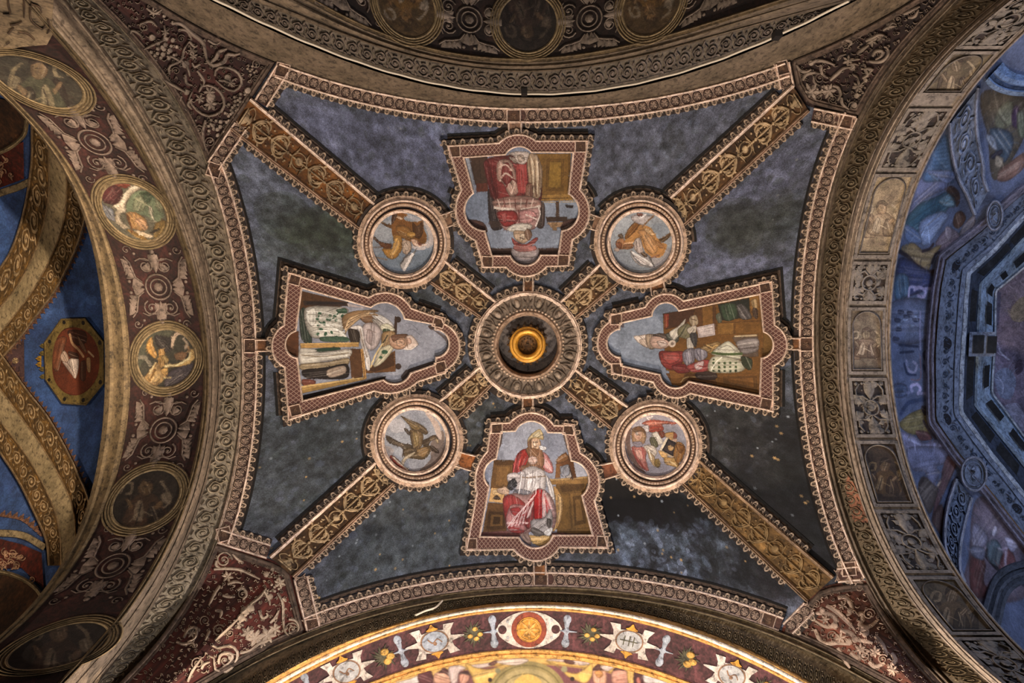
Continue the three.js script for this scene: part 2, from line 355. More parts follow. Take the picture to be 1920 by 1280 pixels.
  strokes(n, len = 6, amp = 0.2, sd = 1) { // short brush marks that follow the paint already laid down
    const im = this.x.getImageData(0, 0, this.w, this.h).data, x = this.x; x.lineCap = 'round';
    for (let i = 0; i < n; i++) {
      const a = rnd() * this.w, b = rnd() * this.h, o = ((b | 0) * this.w + (a | 0)) * 4, k = 1 + (rnd() - 0.5) * 2 * amp, t = noise(a / this.w * 9, b / this.h * 9, 64, sd) * 7, l = len * this.k * rr(0.4, 1.2);
      x.strokeStyle = `rgba(${[0, 1, 2].map(q => Math.min(255, im[o + q] * k + (k > 1 ? 6 : 0)) | 0).join(',')},0.55)`; x.lineWidth = this.k * rr(0.5, 1.5); x.beginPath(); x.moveTo(a, b); x.quadraticCurveTo(a + Math.cos(t) * l * 0.5, b + Math.sin(t) * l * 0.5, a + Math.cos(t + 0.5) * l, b + Math.sin(t + 0.5) * l); x.stroke();
    }
    return this;
  }
  soften(r) { this.x.filter = `blur(${r}px)`; this.x.drawImage(this.canvas, 0, 0); this.x.filter = 'none'; return this; }
  material(k = 1, rough = 0.88) {
    const t = new THREE.CanvasTexture(this.canvas); t.colorSpace = THREE.SRGBColorSpace; t.magFilter = THREE.LinearFilter; t.anisotropy = 4; t.wrapS = t.wrapT = THREE.ClampToEdgeWrapping;
    t.repeat.set(1 / this.W, 1 / this.H); t.offset.set(-this.u0 / this.W, -this.v0 / this.H);
    const m = new THREE.MeshStandardMaterial({ map: t, roughness: rough, side: THREE.DoubleSide, bumpMap: reliefFine, bumpScale: 0.003 }); if (Array.isArray(k)) m.color.setRGB(...k); else m.color.setScalar(k); return m;
  }
}
const M = {
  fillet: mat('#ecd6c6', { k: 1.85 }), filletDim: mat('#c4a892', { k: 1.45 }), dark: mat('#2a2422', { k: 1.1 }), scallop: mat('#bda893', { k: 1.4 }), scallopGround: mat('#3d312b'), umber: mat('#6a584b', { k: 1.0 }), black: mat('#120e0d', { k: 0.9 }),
  roundel: mat('#c9ad97', { k: 1.45 }), bead: mat('#d6bea8', { k: 1.5 }), groove: mat('#3f2c26'),
  rosetteGround: mat('#5d3f37', { k: 1.1 }), rosetteDisc: mat('#2c1918'), petal: mat('#b59c8a', { k: 1.3 }), square: mat('#5c4132'), strap: mat('#9a6a45', { k: 1.15, map: wornFine }), strapDull: mat('#96745c'),
  ribGold: mat('#7d5530', { map: wornFine }), ribRelief: mat('#c0a885', { k: 1.4 }), bossGrey: mat('#8f8072', { k: 1.15 }), egg: mat('#b3a393', { k: 1.35 }), recess: mat('#7d7470', { k: 1.1 }),
  gold: mat('#f0b045', { k: 1.5, rough: 0.35, metal: 0.35, bump: 0.002 }), goldDark: mat('#6b4a1c', { rough: 0.5, metal: 0.3, bump: 0.003 }),
  pendentive: mat('#4a2622', { k: 1.15, map: wornFine }), pendentiveFrame: mat('#6e5c50', { k: 1.1 }), pendentiveRelief: mat('#a8988a', { k: 1.25 }),
  cable: mat('#d8cdb8', { map: null, bump: 0, rough: 0.6 }), iron: mat('#1a1715', { map: null, bump: 0, rough: 0.6 }),
};
// ------------------------------------------------------------------ the crossing vault: traced lines
const cA = det(480, 460, 3.555), cB = det(1090, 460, 3.555), cT = det(800, 220, 3.764), cD = det(840, 740, 3.765), cM = det(870, 530, 5.333);
const toks = (d, l) => l.map(t => t.length === 2 ? d(t)[0] : [...d(t.slice(0, 2))[0], ...d(t.slice(2))[0]]);
// the springing lines of the four arches, each a smooth curve through measured points (value, position along)
function polyfit(pts, deg) {
  const c = 960, s = 500, n = deg + 1, A = Array.from({ length: n }, () => new Array(n + 1).fill(0));
  for (const [x, y] of pts) { const t = (x - c) / s, p = Array.from({ length: n }, (_, i) => t ** i); for (let i = 0; i < n; i++) { for (let j = 0; j < n; j++) A[i][j] += p[i] * p[j]; A[i][n] += p[i] * y; } }
  for (let i = 0; i < n; i++) { let m = i; for (let r = i + 1; r < n; r++) if (Math.abs(A[r][i]) > Math.abs(A[m][i])) m = r;[A[i], A[m]] = [A[m], A[i]]; for (let r = 0; r < n; r++) if (r !== i) { const f = A[r][i] / A[i][i]; for (let k = i; k <= n; k++) A[r][k] -= f * A[i][k]; } }
  const w = A.map((r, i) => r[n] / r[i]); const lo = Math.min(...pts.map(p => p[0])) + 5, hi = Math.max(...pts.map(p => p[0])) - 5, at = x => { const t = (x - c) / s; return w.reduce((a, q, i) => a + q * t ** i, 0); };
  const sl = (x, d) => (at(x) - at(x - d)) / d;
  return x => x < lo ? at(lo) + (x - lo) * sl(lo, -20) : x > hi ? at(hi) + (x - hi) * sl(hi, 20) : at(x);   // straight on beyond the measured stretch
}
const acrossOf = (pts, deg = 4) => polyfit(pts, deg);                                     // y as a function of x
const uprightOf = (pts, deg = 4) => polyfit(pts.map(p => [p[1], p[0]]), deg);             // x as a function of y
const P2 = (...a) => { const o = []; for (let i = 0; i < a.length; i += 2) o.push([a[i], a[i + 1]]); return o; };
const fL1 = uprightOf(P2(386, 309, 353, 228, 319, 168, 279, 111, 235, 60, 188, 20, 420, 430, 428, 430, 447, 564, 458, 662, 454, 732, 444, 860, 433, 917, 416, 981, 400, 1015, 382, 1062, 356, 1111, 321, 1163, 300, 1191, 242, 1265));
const fL2 = uprightOf(P2(165, 44, 215, 134, 269, 201, 302, 269, 333, 329, 353, 363, 383, 453, 398, 524, 410, 591, 413, 645, 411, 732, 403, 833, 391, 860, 376, 931, 343, 1038, 292, 1142, 235, 1216, 188, 1270));
const fL3 = uprightOf(P2(101, 67, 144, 87, 181, 148, 208, 191, 242, 242, 269, 302, 353, 447, 376, 531, 386, 632, 383, 732, 373, 833, 369, 867, 356, 934, 322, 1018, 282, 1085, 235, 1146, 148, 1250));
const fL4 = uprightOf(P2(44, 201, 118, 296, 151, 339, 208, 457, 235, 564, 242, 645, 242, 715, 232, 833, 208, 917, 181, 998, 134, 1065, 84, 1129, 0, 1206));
const fL5 = uprightOf(P2(0, 175, 67, 252, 118, 322, 158, 396, 161, 430, 188, 531, 198, 645, 193, 732, 183, 860, 171, 917, 134, 1025, 67, 1125, 0, 1189));
const fT1 = acrossOf(P2(640, 151, 741, 178, 841, 198, 942, 208, 1043, 205, 1144, 192, 1280, 171, 524, 116, 1381, 151, 1475, 114, 437, 91, 353, 44, 296, 0, 1582, 74, 1666, 30, 1707, 0));
const fT2 = acrossOf(P2(640, 104, 741, 136, 841, 163, 942, 176, 1043, 176, 1144, 163, 1280, 136, 406, 0, 504, 50, 1448, 71, 1589, 3));
const fT3 = acrossOf(P2(640, 64, 741, 97, 841, 124, 959, 138, 1077, 128, 1177, 107, 1280, 94, 560, 36, 1380, 58));
const fT4 = acrossOf(P2(640, 30, 731, 74, 828, 101, 959, 118, 1093, 104, 1211, 81, 1280, 67, 590, 8, 1400, 25));
const fB1 = acrossOf(P2(640, 1157, 741, 1132, 841, 1112, 942, 1099, 1009, 1097, 1110, 1100, 1211, 1115, 1280, 1130, 574, 1186, 1364, 1156, 1461, 1178, 500, 1218, 400, 1272, 1540, 1212, 1620, 1262));
const fB2 = acrossOf(P2(640, 1208, 741, 1169, 841, 1142, 942, 1129, 1009, 1127, 1110, 1135, 1211, 1152, 1280, 1169, 497, 1280, 1381, 1206, 1468, 1250, 1522, 1280));
const fB3 = acrossOf(P2(640, 1230, 741, 1189, 841, 1159, 942, 1146, 1043, 1146, 1144, 1159, 1280, 1189, 540, 1280, 1480, 1280));
const fB4 = acrossOf(P2(707, 1273, 808, 1240, 909, 1221, 993, 1216, 1077, 1221, 1177, 1240, 1280, 1273));
const fR1 = uprightOf(P2(1607, 218, 1582, 269, 1565, 336, 1549, 403, 1539, 447, 1527, 564, 1522, 645, 1525, 699, 1539, 800, 1549, 860, 1565, 934, 1592, 1011, 1612, 1072, 1650, 1135, 1700, 1203, 1764, 1280, 1656, 144, 1700, 84, 1750, 30));
const fR2 = uprightOf(P2(1596, 430, 1582, 514, 1576, 645, 1581, 732, 1592, 860, 1596, 403, 1616, 336, 1650, 269, 1700, 188, 1760, 111, 1817, 54, 1868, 7, 1616, 934, 1660, 1040, 1720, 1130, 1800, 1220, 1862, 1280));
const fR4 = uprightOf(P2(1696, 430, 1680, 514, 1672, 645, 1681, 766, 1696, 850, 1920, 67, 1851, 128, 1777, 242, 1723, 336, 1700, 403, 1727, 934, 1767, 1021, 1824, 1105, 1920, 1220));
const across = (f, x0, x1, n = 90) => Array.from({ length: n }, (_, i) => { const x = lerp(x0, x1, i / (n - 1)); return [x, f(x)]; });
const upwards = (f, y0, y1, n = 90) => Array.from({ length: n }, (_, i) => { const y = lerp(y0, y1, i / (n - 1)); return [f(y), y]; });

// corners of the star-painted vault, clockwise
const cornerTL = [[386, 309], [517, 113]], cornerTR = [[1478, 114], [1488, 161], [1508, 195], [1522, 201], [1609, 220]], cornerBR = [[1615, 1087], [1570, 1091], [1556, 1097], [1512, 1126], [1465, 1173]], cornerBL = [[576, 1186], [548, 1074], [534, 1060], [506, 1048], [403, 1015]];
const rimT = across(fT1, 517, 1478), rimR = upwards(fR1, 220, 1087), rimB = across(fB1, 1465, 576), rimL = upwards(fL1, 1015, 309);
const vaultLoop = [...rimT, ...path(cornerTR, 10, false).slice(1, -1), ...rimR, ...path(cornerBR, 10, false).slice(1, -1), ...rimB, ...path(cornerBL, 10, false).slice(1, -1), ...rimL, ...path(cornerTL, 10, false).slice(1, -1)];

// painted sky of the vault
{
  const p = new Painter(VAULT, vaultLoop, 2048); p.base('#55545c');
  const q = (c, ...a) => p.fill(c, P2(...a));
  q('#58586a', 530, 180, 960, 250, 850, 380, 700, 360); q('#54535d', 1100, 240, 1440, 180, 1240, 370, 1120, 380); q('#5c5b6b', 1300, 400, 1540, 240, 1490, 500, 1260, 540);
  q('#5a5b66', 450, 290, 690, 440, 660, 520, 480, 520); q('#4b4d50', 500, 480, 720, 520, 860, 560, 740, 570); q('#45474a', 500, 760, 720, 760, 690, 880, 470, 1000); q('#484a4c', 600, 1110, 740, 920, 880, 900, 860, 1050);
  q('#33302f', 1300, 760, 1500, 780, 1560, 1040, 1330, 880); q('#4c5058', 1140, 940, 1260, 930, 1460, 1110, 1160, 1050); q('#232021', 1130, 910, 1250, 915, 1250, 970, 1150, 950); q('#454442', 870, 740, 960, 770, 900, 850, 860, 830);
  p.x.filter = 'blur(26px)'; p.x.drawImage(p.canvas, 0, 0); p.x.filter = 'none';
  p.speckle(3000, '#33362f', 1.5, 7, null, 0.28); p.speckle(2600, '#6d7288', 1.5, 7, null, 0.22); p.speckle(160, '#2c302a', 8, 26, null, 0.2); p.speckle(500, '#77798a', 1, 4, [1130, 900, 1500, 1110], 0.4); p.speckle(240, '#1c1a1b', 6, 26, [1130, 900, 1560, 1110], 0.4);
  p.speckle(60, '#35392f', 16, 40, [520, 390, 680, 480], 0.25); p.speckle(50, '#3a3b36', 14, 34, [1340, 390, 1480, 470], 0.25);
  p.speckle(2600, '#2e302e', 1, 4, null, 0.35); p.speckle(2200, '#7c7b8c', 1, 4, null, 0.25); p.speckle(160, '#0d0b0d', 8, 26, [1128, 902, 1254, 962], 0.75); p.speckle(60, '#131214', 10, 24, [1240, 940, 1330, 990], 0.4); p.speckle(300, '#6c7384', 2, 9, [1150, 975, 1330, 1095], 0.28); p.speckle(120, '#83889a', 1, 5, [1150, 985, 1290, 1090], 0.5); p.speckle(90, '#1b1a1c', 10, 30, [1380, 800, 1560, 1060], 0.5);
  p.grain(30, 120, 5, 0.75); p.grain(12, 14, 6, 0.9);
  for (let i = 0; i < 1500; i++) { // small gilded stars, many of them lost
    const x = rr(440, 1560), y = rr(140, 1140), low = y > 640, a = rnd(); if (a > (low ? 0.32 : 0.16)) continue;
    const [u, v] = p.P([x, y]), r = (low ? rr(1.9, 3.5) : rr(1.4, 2.6)) * p.k; p.x.fillStyle = low ? (rnd() < 0.6 ? '#c99a62' : '#9a9a9c') : (rnd() < 0.5 ? '#8d8880' : '#7f7f8e'); p.x.globalAlpha = low ? rr(0.4, 1) : rr(0.2, 0.7); p.x.beginPath();
    for (let k = 0; k < 12; k++) { const t = k * Math.PI / 6, s = k % 2 ? r * 0.45 : r; p.x.lineTo(u + s * Math.cos(t), v + s * Math.sin(t)); } p.x.fill(); p.x.globalAlpha = 1;
  }
  structure('ceiling', face(VAULT, vaultLoop, { holes: [circle(990, 646.5, 57, 48)], max: 22 }), p.material([0.78, 0.91, 1.02]));
}

// ---- shared small pieces, drawn one unit wide, lying on z = 0
function flatPiece(build) { const c = new Carving({ at: (x, y, h) => V3(x, y, h), uv: p => [p.x * 0.15, p.y * 0.15] }); build(c); return c.build(0.9); }
const scallopGeo = [0, 1, 2].map(k => flatPiece(c => {
  c.curve([[-0.62, -0.4], [-0.34, -0.3], [-0.3, 0.06], [-0.1, 0.36 + 0.04 * k], [0.14, 0.34], [0.3, 0.06], [0.3, -0.26], [0.62, -0.4]], 0.2, 0.2, 0.18, 0.1, 0.12);
  c.dot(0.02 * k, -0.08, 0.13, 0.16); c.leaf(-0.6, -0.4, Math.PI / 2 + 0.1, 0.34, 0.2, 0.14);
}));
const flowerGeo = [0, 1].map(k => flatPiece(c => { for (let i = 0; i < 6; i++) c.leaf(0, 0, i * Math.PI / 3 + 0.26 * k, 0.33, 0.2, 0.1); c.dot(0, 0, 0.1, 0.13); c.ring(0, 0, 0.37, 0.05, 0.06, 16); }));
const discGeo = new THREE.CylinderGeometry(0.5, 0.5, 0.04, 18).rotateX(Math.PI / 2);
const crossGeo = flatPiece(c => { for (const s of [-1, 1]) { c.curve([[-0.26, 0.55 * s], [-0.04, 0.2 * s], [-0.04, -0.2 * s], [-0.26, -0.55 * s]].map(([x, y]) => [x * s, y]), 0.1, 0.1, 0.05, 0, 0.3); } c.dot(0, 0.42, 0.1, 0.08); c.dot(0, -0.42, 0.1, 0.08); });

// a scalloped edge: dark ground strip and its pieces, on the left of a line
// umber and black bands: shade painted beside frames on sides facing up and outwards
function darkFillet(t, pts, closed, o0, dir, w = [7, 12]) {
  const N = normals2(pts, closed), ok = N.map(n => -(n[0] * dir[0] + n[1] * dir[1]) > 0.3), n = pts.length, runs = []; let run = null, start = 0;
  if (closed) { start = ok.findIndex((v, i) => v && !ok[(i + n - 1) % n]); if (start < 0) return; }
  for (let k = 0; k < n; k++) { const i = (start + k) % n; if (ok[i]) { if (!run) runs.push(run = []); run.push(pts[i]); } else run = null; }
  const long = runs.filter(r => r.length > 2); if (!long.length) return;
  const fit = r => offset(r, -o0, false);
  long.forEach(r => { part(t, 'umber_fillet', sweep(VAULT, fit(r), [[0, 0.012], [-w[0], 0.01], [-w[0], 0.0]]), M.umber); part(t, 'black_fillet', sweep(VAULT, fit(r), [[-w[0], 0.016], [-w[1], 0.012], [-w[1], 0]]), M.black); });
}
const edgeGround = (pts, closed, from = 1, to = 10.4, h = 0.085) => sweep(VAULT, pts, [[-from, h], [-to, h], [-to, 0.004]], closed);
function scallops(t, pts, closed, h = 0.085, out = 6.2, skip) { let i = 0; for (const [x, y, a] of along(offset(pts, -out, closed), 17.6, closed)) { if (skip && skip(x, y)) continue; piece(t, 'scallop', scallopGeo[i++ % 3], M.scallop, VAULT, x, y, a, 11.5, h); } }
const nearBox = boxes => (x, y) => boxes.some(b => x > b[0] && x < b[2] && y > b[1] && y < b[3]);

// ---- rosette borders along the four sides
const lattice = (() => { const c = document.createElement('canvas'); c.width = c.height = 128; const x = c.getContext('2d'); x.fillStyle = '#3a2421'; x.fillRect(0, 0, 128, 128); x.strokeStyle = '#84695d'; x.lineWidth = 12; for (let i = -1; i < 3; i++) { x.beginPath(); x.moveTo(i * 64 - 64, -64); x.lineTo(i * 64 + 192, 192); x.moveTo(i * 64 + 192, -64); x.lineTo(i * 64 - 64, 192); x.stroke(); } x.fillStyle = '#6d4038'; for (const [a, b] of [[32, 0], [96, 0], [0, 32], [64, 32], [128, 32], [32, 64], [96, 64], [0, 96], [64, 96], [128, 96], [32, 128], [96, 128]]) { x.beginPath(); x.arc(a, b - 0, 7, 0, 7); x.fill(); }
  const t = new THREE.CanvasTexture(c); t.colorSpace = THREE.SRGBColorSpace; t.wrapS = t.wrapT = THREE.RepeatWrapping; t.repeat.set(9.4, 9.4); t.anisotropy = 4; return t; })();
M.lattice = new THREE.MeshStandardMaterial({ map: lattice, roughness: 0.88, side: THREE.DoubleSide, bumpMap: reliefFine, bumpScale: 0.004 }); M.lattice.color.setScalar(1.2);
function border(label, runs, squares, mids, anchorPx) {
  const t = thing('rosette_border', label, 'border', VAULT.at(...anchorPx), 'rosette borders around the vault');
  const bands = [], outer = [], inner = [], edge = [], crosses = [];
  runs.forEach((pts, k) => {
    bands.push(sweep(VAULT, pts, [[0, 0.05], [12, 0.05], [25, 0.05]])); outer.push(sweep(VAULT, pts, [[-2, 0], ...half(5, 0.05, 0.085).map(([o, h]) => [o - 2, h])]));
    inner.push(sweep(VAULT, pts, half(5, 0.05, 0.09).map(([o, h]) => [o + 22.5, h])));
    edge.push(sweep(VAULT, pts, [[27, 0.05], [36, 0.045], [36, 0.002]]));
    let i = 0;
    for (const [x, y, a] of along(offset(pts, 12.4, false), 20.6, false)) { if (nearBox([...squares, ...mids].map(s => [s[0] - 16, s[1] - 16, s[0] + 16, s[1] + 16]))(x, y)) continue; piece(t, 'rosette_disc', discGeo, M.rosetteDisc, VAULT, x, y, a, 17.5, 0.055); piece(t, 'rosette', flowerGeo[i++ % 2], M.petal, VAULT, x, y, a, 19, 0.06); }
    for (const [x, y, a] of along(offset(pts, 12.4, false), 20.6, false)) { const m = new THREE.Matrix4(), f = frame(VAULT, x + Math.cos(a) * 10.3, y + Math.sin(a) * 10.3, a, 0.052); m.makeBasis(f.a, V3().crossVectors(f.n, f.a), f.n).scale(V3(20, 20, 20).multiplyScalar(f.k)).setPosition(f.o); crosses.push(crossGeo.clone().applyMatrix4(m)); }
    i = 0; for (const [x, y, a] of along(offset(pts, 31, false), 17.6, false)) { if (nearBox(mids.map(s => [s[0] - 22, s[1] - 38, s[0] + 22, s[1] + 38]))(x, y) && mids[0]?.[3] !== 'x' || nearBox(mids.map(s => [s[0] - 38, s[1] - 20, s[0] + 38, s[1] + 20]))(x, y) && mids[0]?.[3] === 'x') continue; piece(t, 'scallop', scallopGeo[i++ % 3], M.scallop, VAULT, x, y, a + Math.PI, 11.5, 0.048); }
  });
  bands.forEach(g => part(t, 'band', g, M.rosetteGround)); outer.forEach(g => part(t, 'outer_fillet', g, M.fillet)); inner.forEach(g => part(t, 'inner_fillet', g, M.fillet)); edge.forEach(g => part(t, 'edge_strip', g, M.scallopGround));
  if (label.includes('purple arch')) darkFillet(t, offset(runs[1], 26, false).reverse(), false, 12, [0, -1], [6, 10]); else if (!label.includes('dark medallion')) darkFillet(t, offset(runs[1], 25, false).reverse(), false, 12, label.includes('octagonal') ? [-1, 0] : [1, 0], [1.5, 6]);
  part(t, 'lozenge_dividers', merge(crosses), M.petal, { kind: 'stuff' });
  for (const [x, y, ang] of [...squares, ...mids]) {
    const sq = r => [[-r, -r], [r, -r], [r, r], [-r, r]].map(([a, b]) => [x + a * Math.cos(ang) - b * Math.sin(ang), y + a * Math.sin(ang) + b * Math.cos(ang)]);
    part(t, 'corner_square', slab(VAULT, path(sq(11.2), 6), 0.062), M.square); part(t, 'square_fillet', sweep(VAULT, path(sq(12.4), 6), half(3.2, 0.05, 0.085, 4).map(([o, h]) => [o - 1.6, h]), true), M.fillet);
    piece(t, 'square_boss', flowerGeo[0], M.strapDull, VAULT, x, y, ang, 15, 0.064);
  }
  return t;
}
border('rosette border under the dark medallion arch, running above the red-robed figure', [path([[478, 187], [519, 122]], 10, false), across(fT1, 524, 1472, 80), path([[1480, 116], [1489, 163]], 10, false)], [[529, 131, 0.25], [1466, 127, -0.25]], [[963, 218, 0]], [963, 218]);
border('rosette border on the side of the octagonal blue-lit cupola, nearest the bishop reading papers', [path([[1526, 203], [1606, 219]], 10, false), upwards(fR1, 222, 1083, 76), path([[1613, 1087], [1571, 1091]], 10, false)], [[1585, 228, 0.2], [1592, 1066, -0.1]], [[1511, 645, 0, 'x']], [1511, 645]);
border('rosette border above the brightly lit purple arch, under the seated figure in a red cloak', [path([[1468, 1170], [1508, 1130]], 10, false), across(fB1, 1460, 579, 76), path([[575, 1182], [551, 1086]], 10, false)], [[1441, 1163, 0.3], [587, 1172, -0.2]], [[1014, 1085, 0]], [1014, 1085]);
border('rosette border beside the arch with gold-ringed medallions and the deep blue bay', [path([[500, 1046], [407, 1017]], 10, false), upwards(fL1, 1011, 313, 66), path([[389, 304], [440, 229]], 10, false)], [[420, 1001, -0.25], [401, 318, 0.3]], [[470, 648, 0, 'x']], [470, 648]);

// ---- four framed pictures
const frames = {
  top: {
    outer: toks(cT, [[150, 200], [510, 180], [770, 165, 640, 120], [1140, 165], [1082, 510], [1030, 860, 1148, 670], [1000, 1045], [845, 1050], [560, 1055, 705, 1120], [400, 1055], [345, 868], [245, 512, 205, 660]]),
    inner: toks(cT, [[262, 283], [555, 262], [740, 245, 650, 205], [1035, 247], [1002, 538], [955, 800, 1075, 650], [930, 970], [805, 970], [590, 975, 700, 1045], [460, 975], [410, 800], [330, 535, 268, 660]]),
    squares: cT(198, 240, 1087, 205, 965, 1008, 428, 1018), ang: [-0.05, 0, 0.05, 0.05], at: [972, 385],
  },
  right: {
    outer: toks(cB, [[1270, 238], [680, 368], [425, 410, 550, 322], [190, 465], [185, 510], [200, 790, 108, 650], [210, 850], [480, 910], [725, 985, 600, 1010], [1278, 1105], [1280, 800], [1290, 530, 1372, 665]]),
    inner: toks(cB, [[1190, 325], [650, 435], [470, 470, 565, 380], [258, 518], [255, 558], [258, 745, 170, 645], [265, 800], [525, 860], [715, 905, 610, 948], [1190, 1000], [1200, 750], [1215, 575, 1280, 660]]),
    squares: cB(1225, 275, 232, 490, 238, 822, 1232, 1055), ang: [-0.2, 0, 0, 0.2], at: [1300, 645],
  },
  bottom: {
    outer: toks(cD, [[305, 205], [435, 195], [750, 215, 585, 125], [880, 215], [935, 410], [1035, 745, 1062, 570], [1130, 1080], [785, 1075], [465, 1090, 630, 1170], [130, 1095], [203, 690], [275, 400, 195, 560]]),
    inner: toks(cD, [[375, 260], [475, 255], [705, 265, 588, 185], [825, 268], [870, 465], [945, 710, 995, 585], [1020, 990], [740, 990], [500, 1005, 630, 1080], [225, 1000], [290, 645], [340, 450, 255, 545]]),
    squares: cD(345, 232, 852, 242, 1090, 1035, 165, 1050), ang: [0, 0.1, 0.05, 0], at: [1008, 905],
  },
  left: {
    outer: toks(cA, [[215, 180], [750, 345], [1035, 418, 905, 318], [1240, 490], [1252, 520], [1265, 825, 1358, 665], [1262, 848], [1080, 905], [790, 968, 935, 978], [215, 1162], [190, 810], [185, 530, 105, 660]]),
    inner: toks(cA, [[305, 282], [765, 412], [990, 488, 895, 385], [1190, 525], [1195, 560], [1200, 745, 1288, 650], [1197, 792], [1030, 850], [850, 895, 950, 920], [310, 1035], [275, 750], [265, 570, 195, 655]]),
    squares: cA(258, 225, 1218, 508, 1232, 810, 262, 1098), ang: [0.25, 0.25, -0.25, -0.25], at: [690, 645],
  },
};
function framedPicture(key, label, paint) {
  const f = frames[key], outer = clockwise(path(f.outer, 9)), inner = clockwise(path(f.inner, 9)), t = thing('framed_fresco', label, 'fresco panel', VAULT.at(...f.at));
  const p = new Painter(VAULT, outer, 1024); paint(p);
  part(t, 'fresco', face(VAULT, offset(inner, -2), { h: 0.03 }), p.fade(0.16).strokes(16000, 2.6, 0.14, key.length).soften(0.7).material([0.95, 1.0, 1.1]), { label: 'painted figure scene' });
  part(t, 'frame_band', merge([face(VAULT, outer, { holes: [inner], h: 0.11 }), skirt(VAULT, inner, 0.11, 0.03)]), M.lattice);
  part(t, 'outer_fillet', sweep(VAULT, outer, half(4.4, 0.11, 0.145, 4).map(([o, h]) => [o - 2, h]), true), M.fillet);
  part(t, 'inner_fillet', sweep(VAULT, inner, half(4, 0.11, 0.14, 4).map(([o, h]) => [o - 2.4, h]), true), M.fillet);
  part(t, 'edge_strip', edgeGround(outer, true, 1.5, 10.4, 0.1), M.scallopGround);
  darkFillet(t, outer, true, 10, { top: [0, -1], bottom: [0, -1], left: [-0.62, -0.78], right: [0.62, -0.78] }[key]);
  f.squares.forEach(([x, y], i) => { const a = f.ang[i], r = key === 'right' || key === 'left' ? 9 : 9, s = [[-r, -r], [r, -r], [r, r], [-r, r]].map(([u, v]) => [x + u * Math.cos(a) - v * Math.sin(a), y + u * Math.sin(a) + v * Math.cos(a)]); const q = part(t, 'corner_square', slab(VAULT, path(s, 6), 0.122, { base: 0.1 }), M.square); part(t, 'square_fillet', sweep(VAULT, path(s, 6), half(3, 0.11, 0.142, 4).map(([o, h]) => [o - 2.4, h]), true), M.fillet); piece(t, 'square_boss', flowerGeo[1], M.strapDull, VAULT, x, y, a, 10, 0.123); });
  scallops(t, outer, true, 0.1, 5.4);
  return t;
}
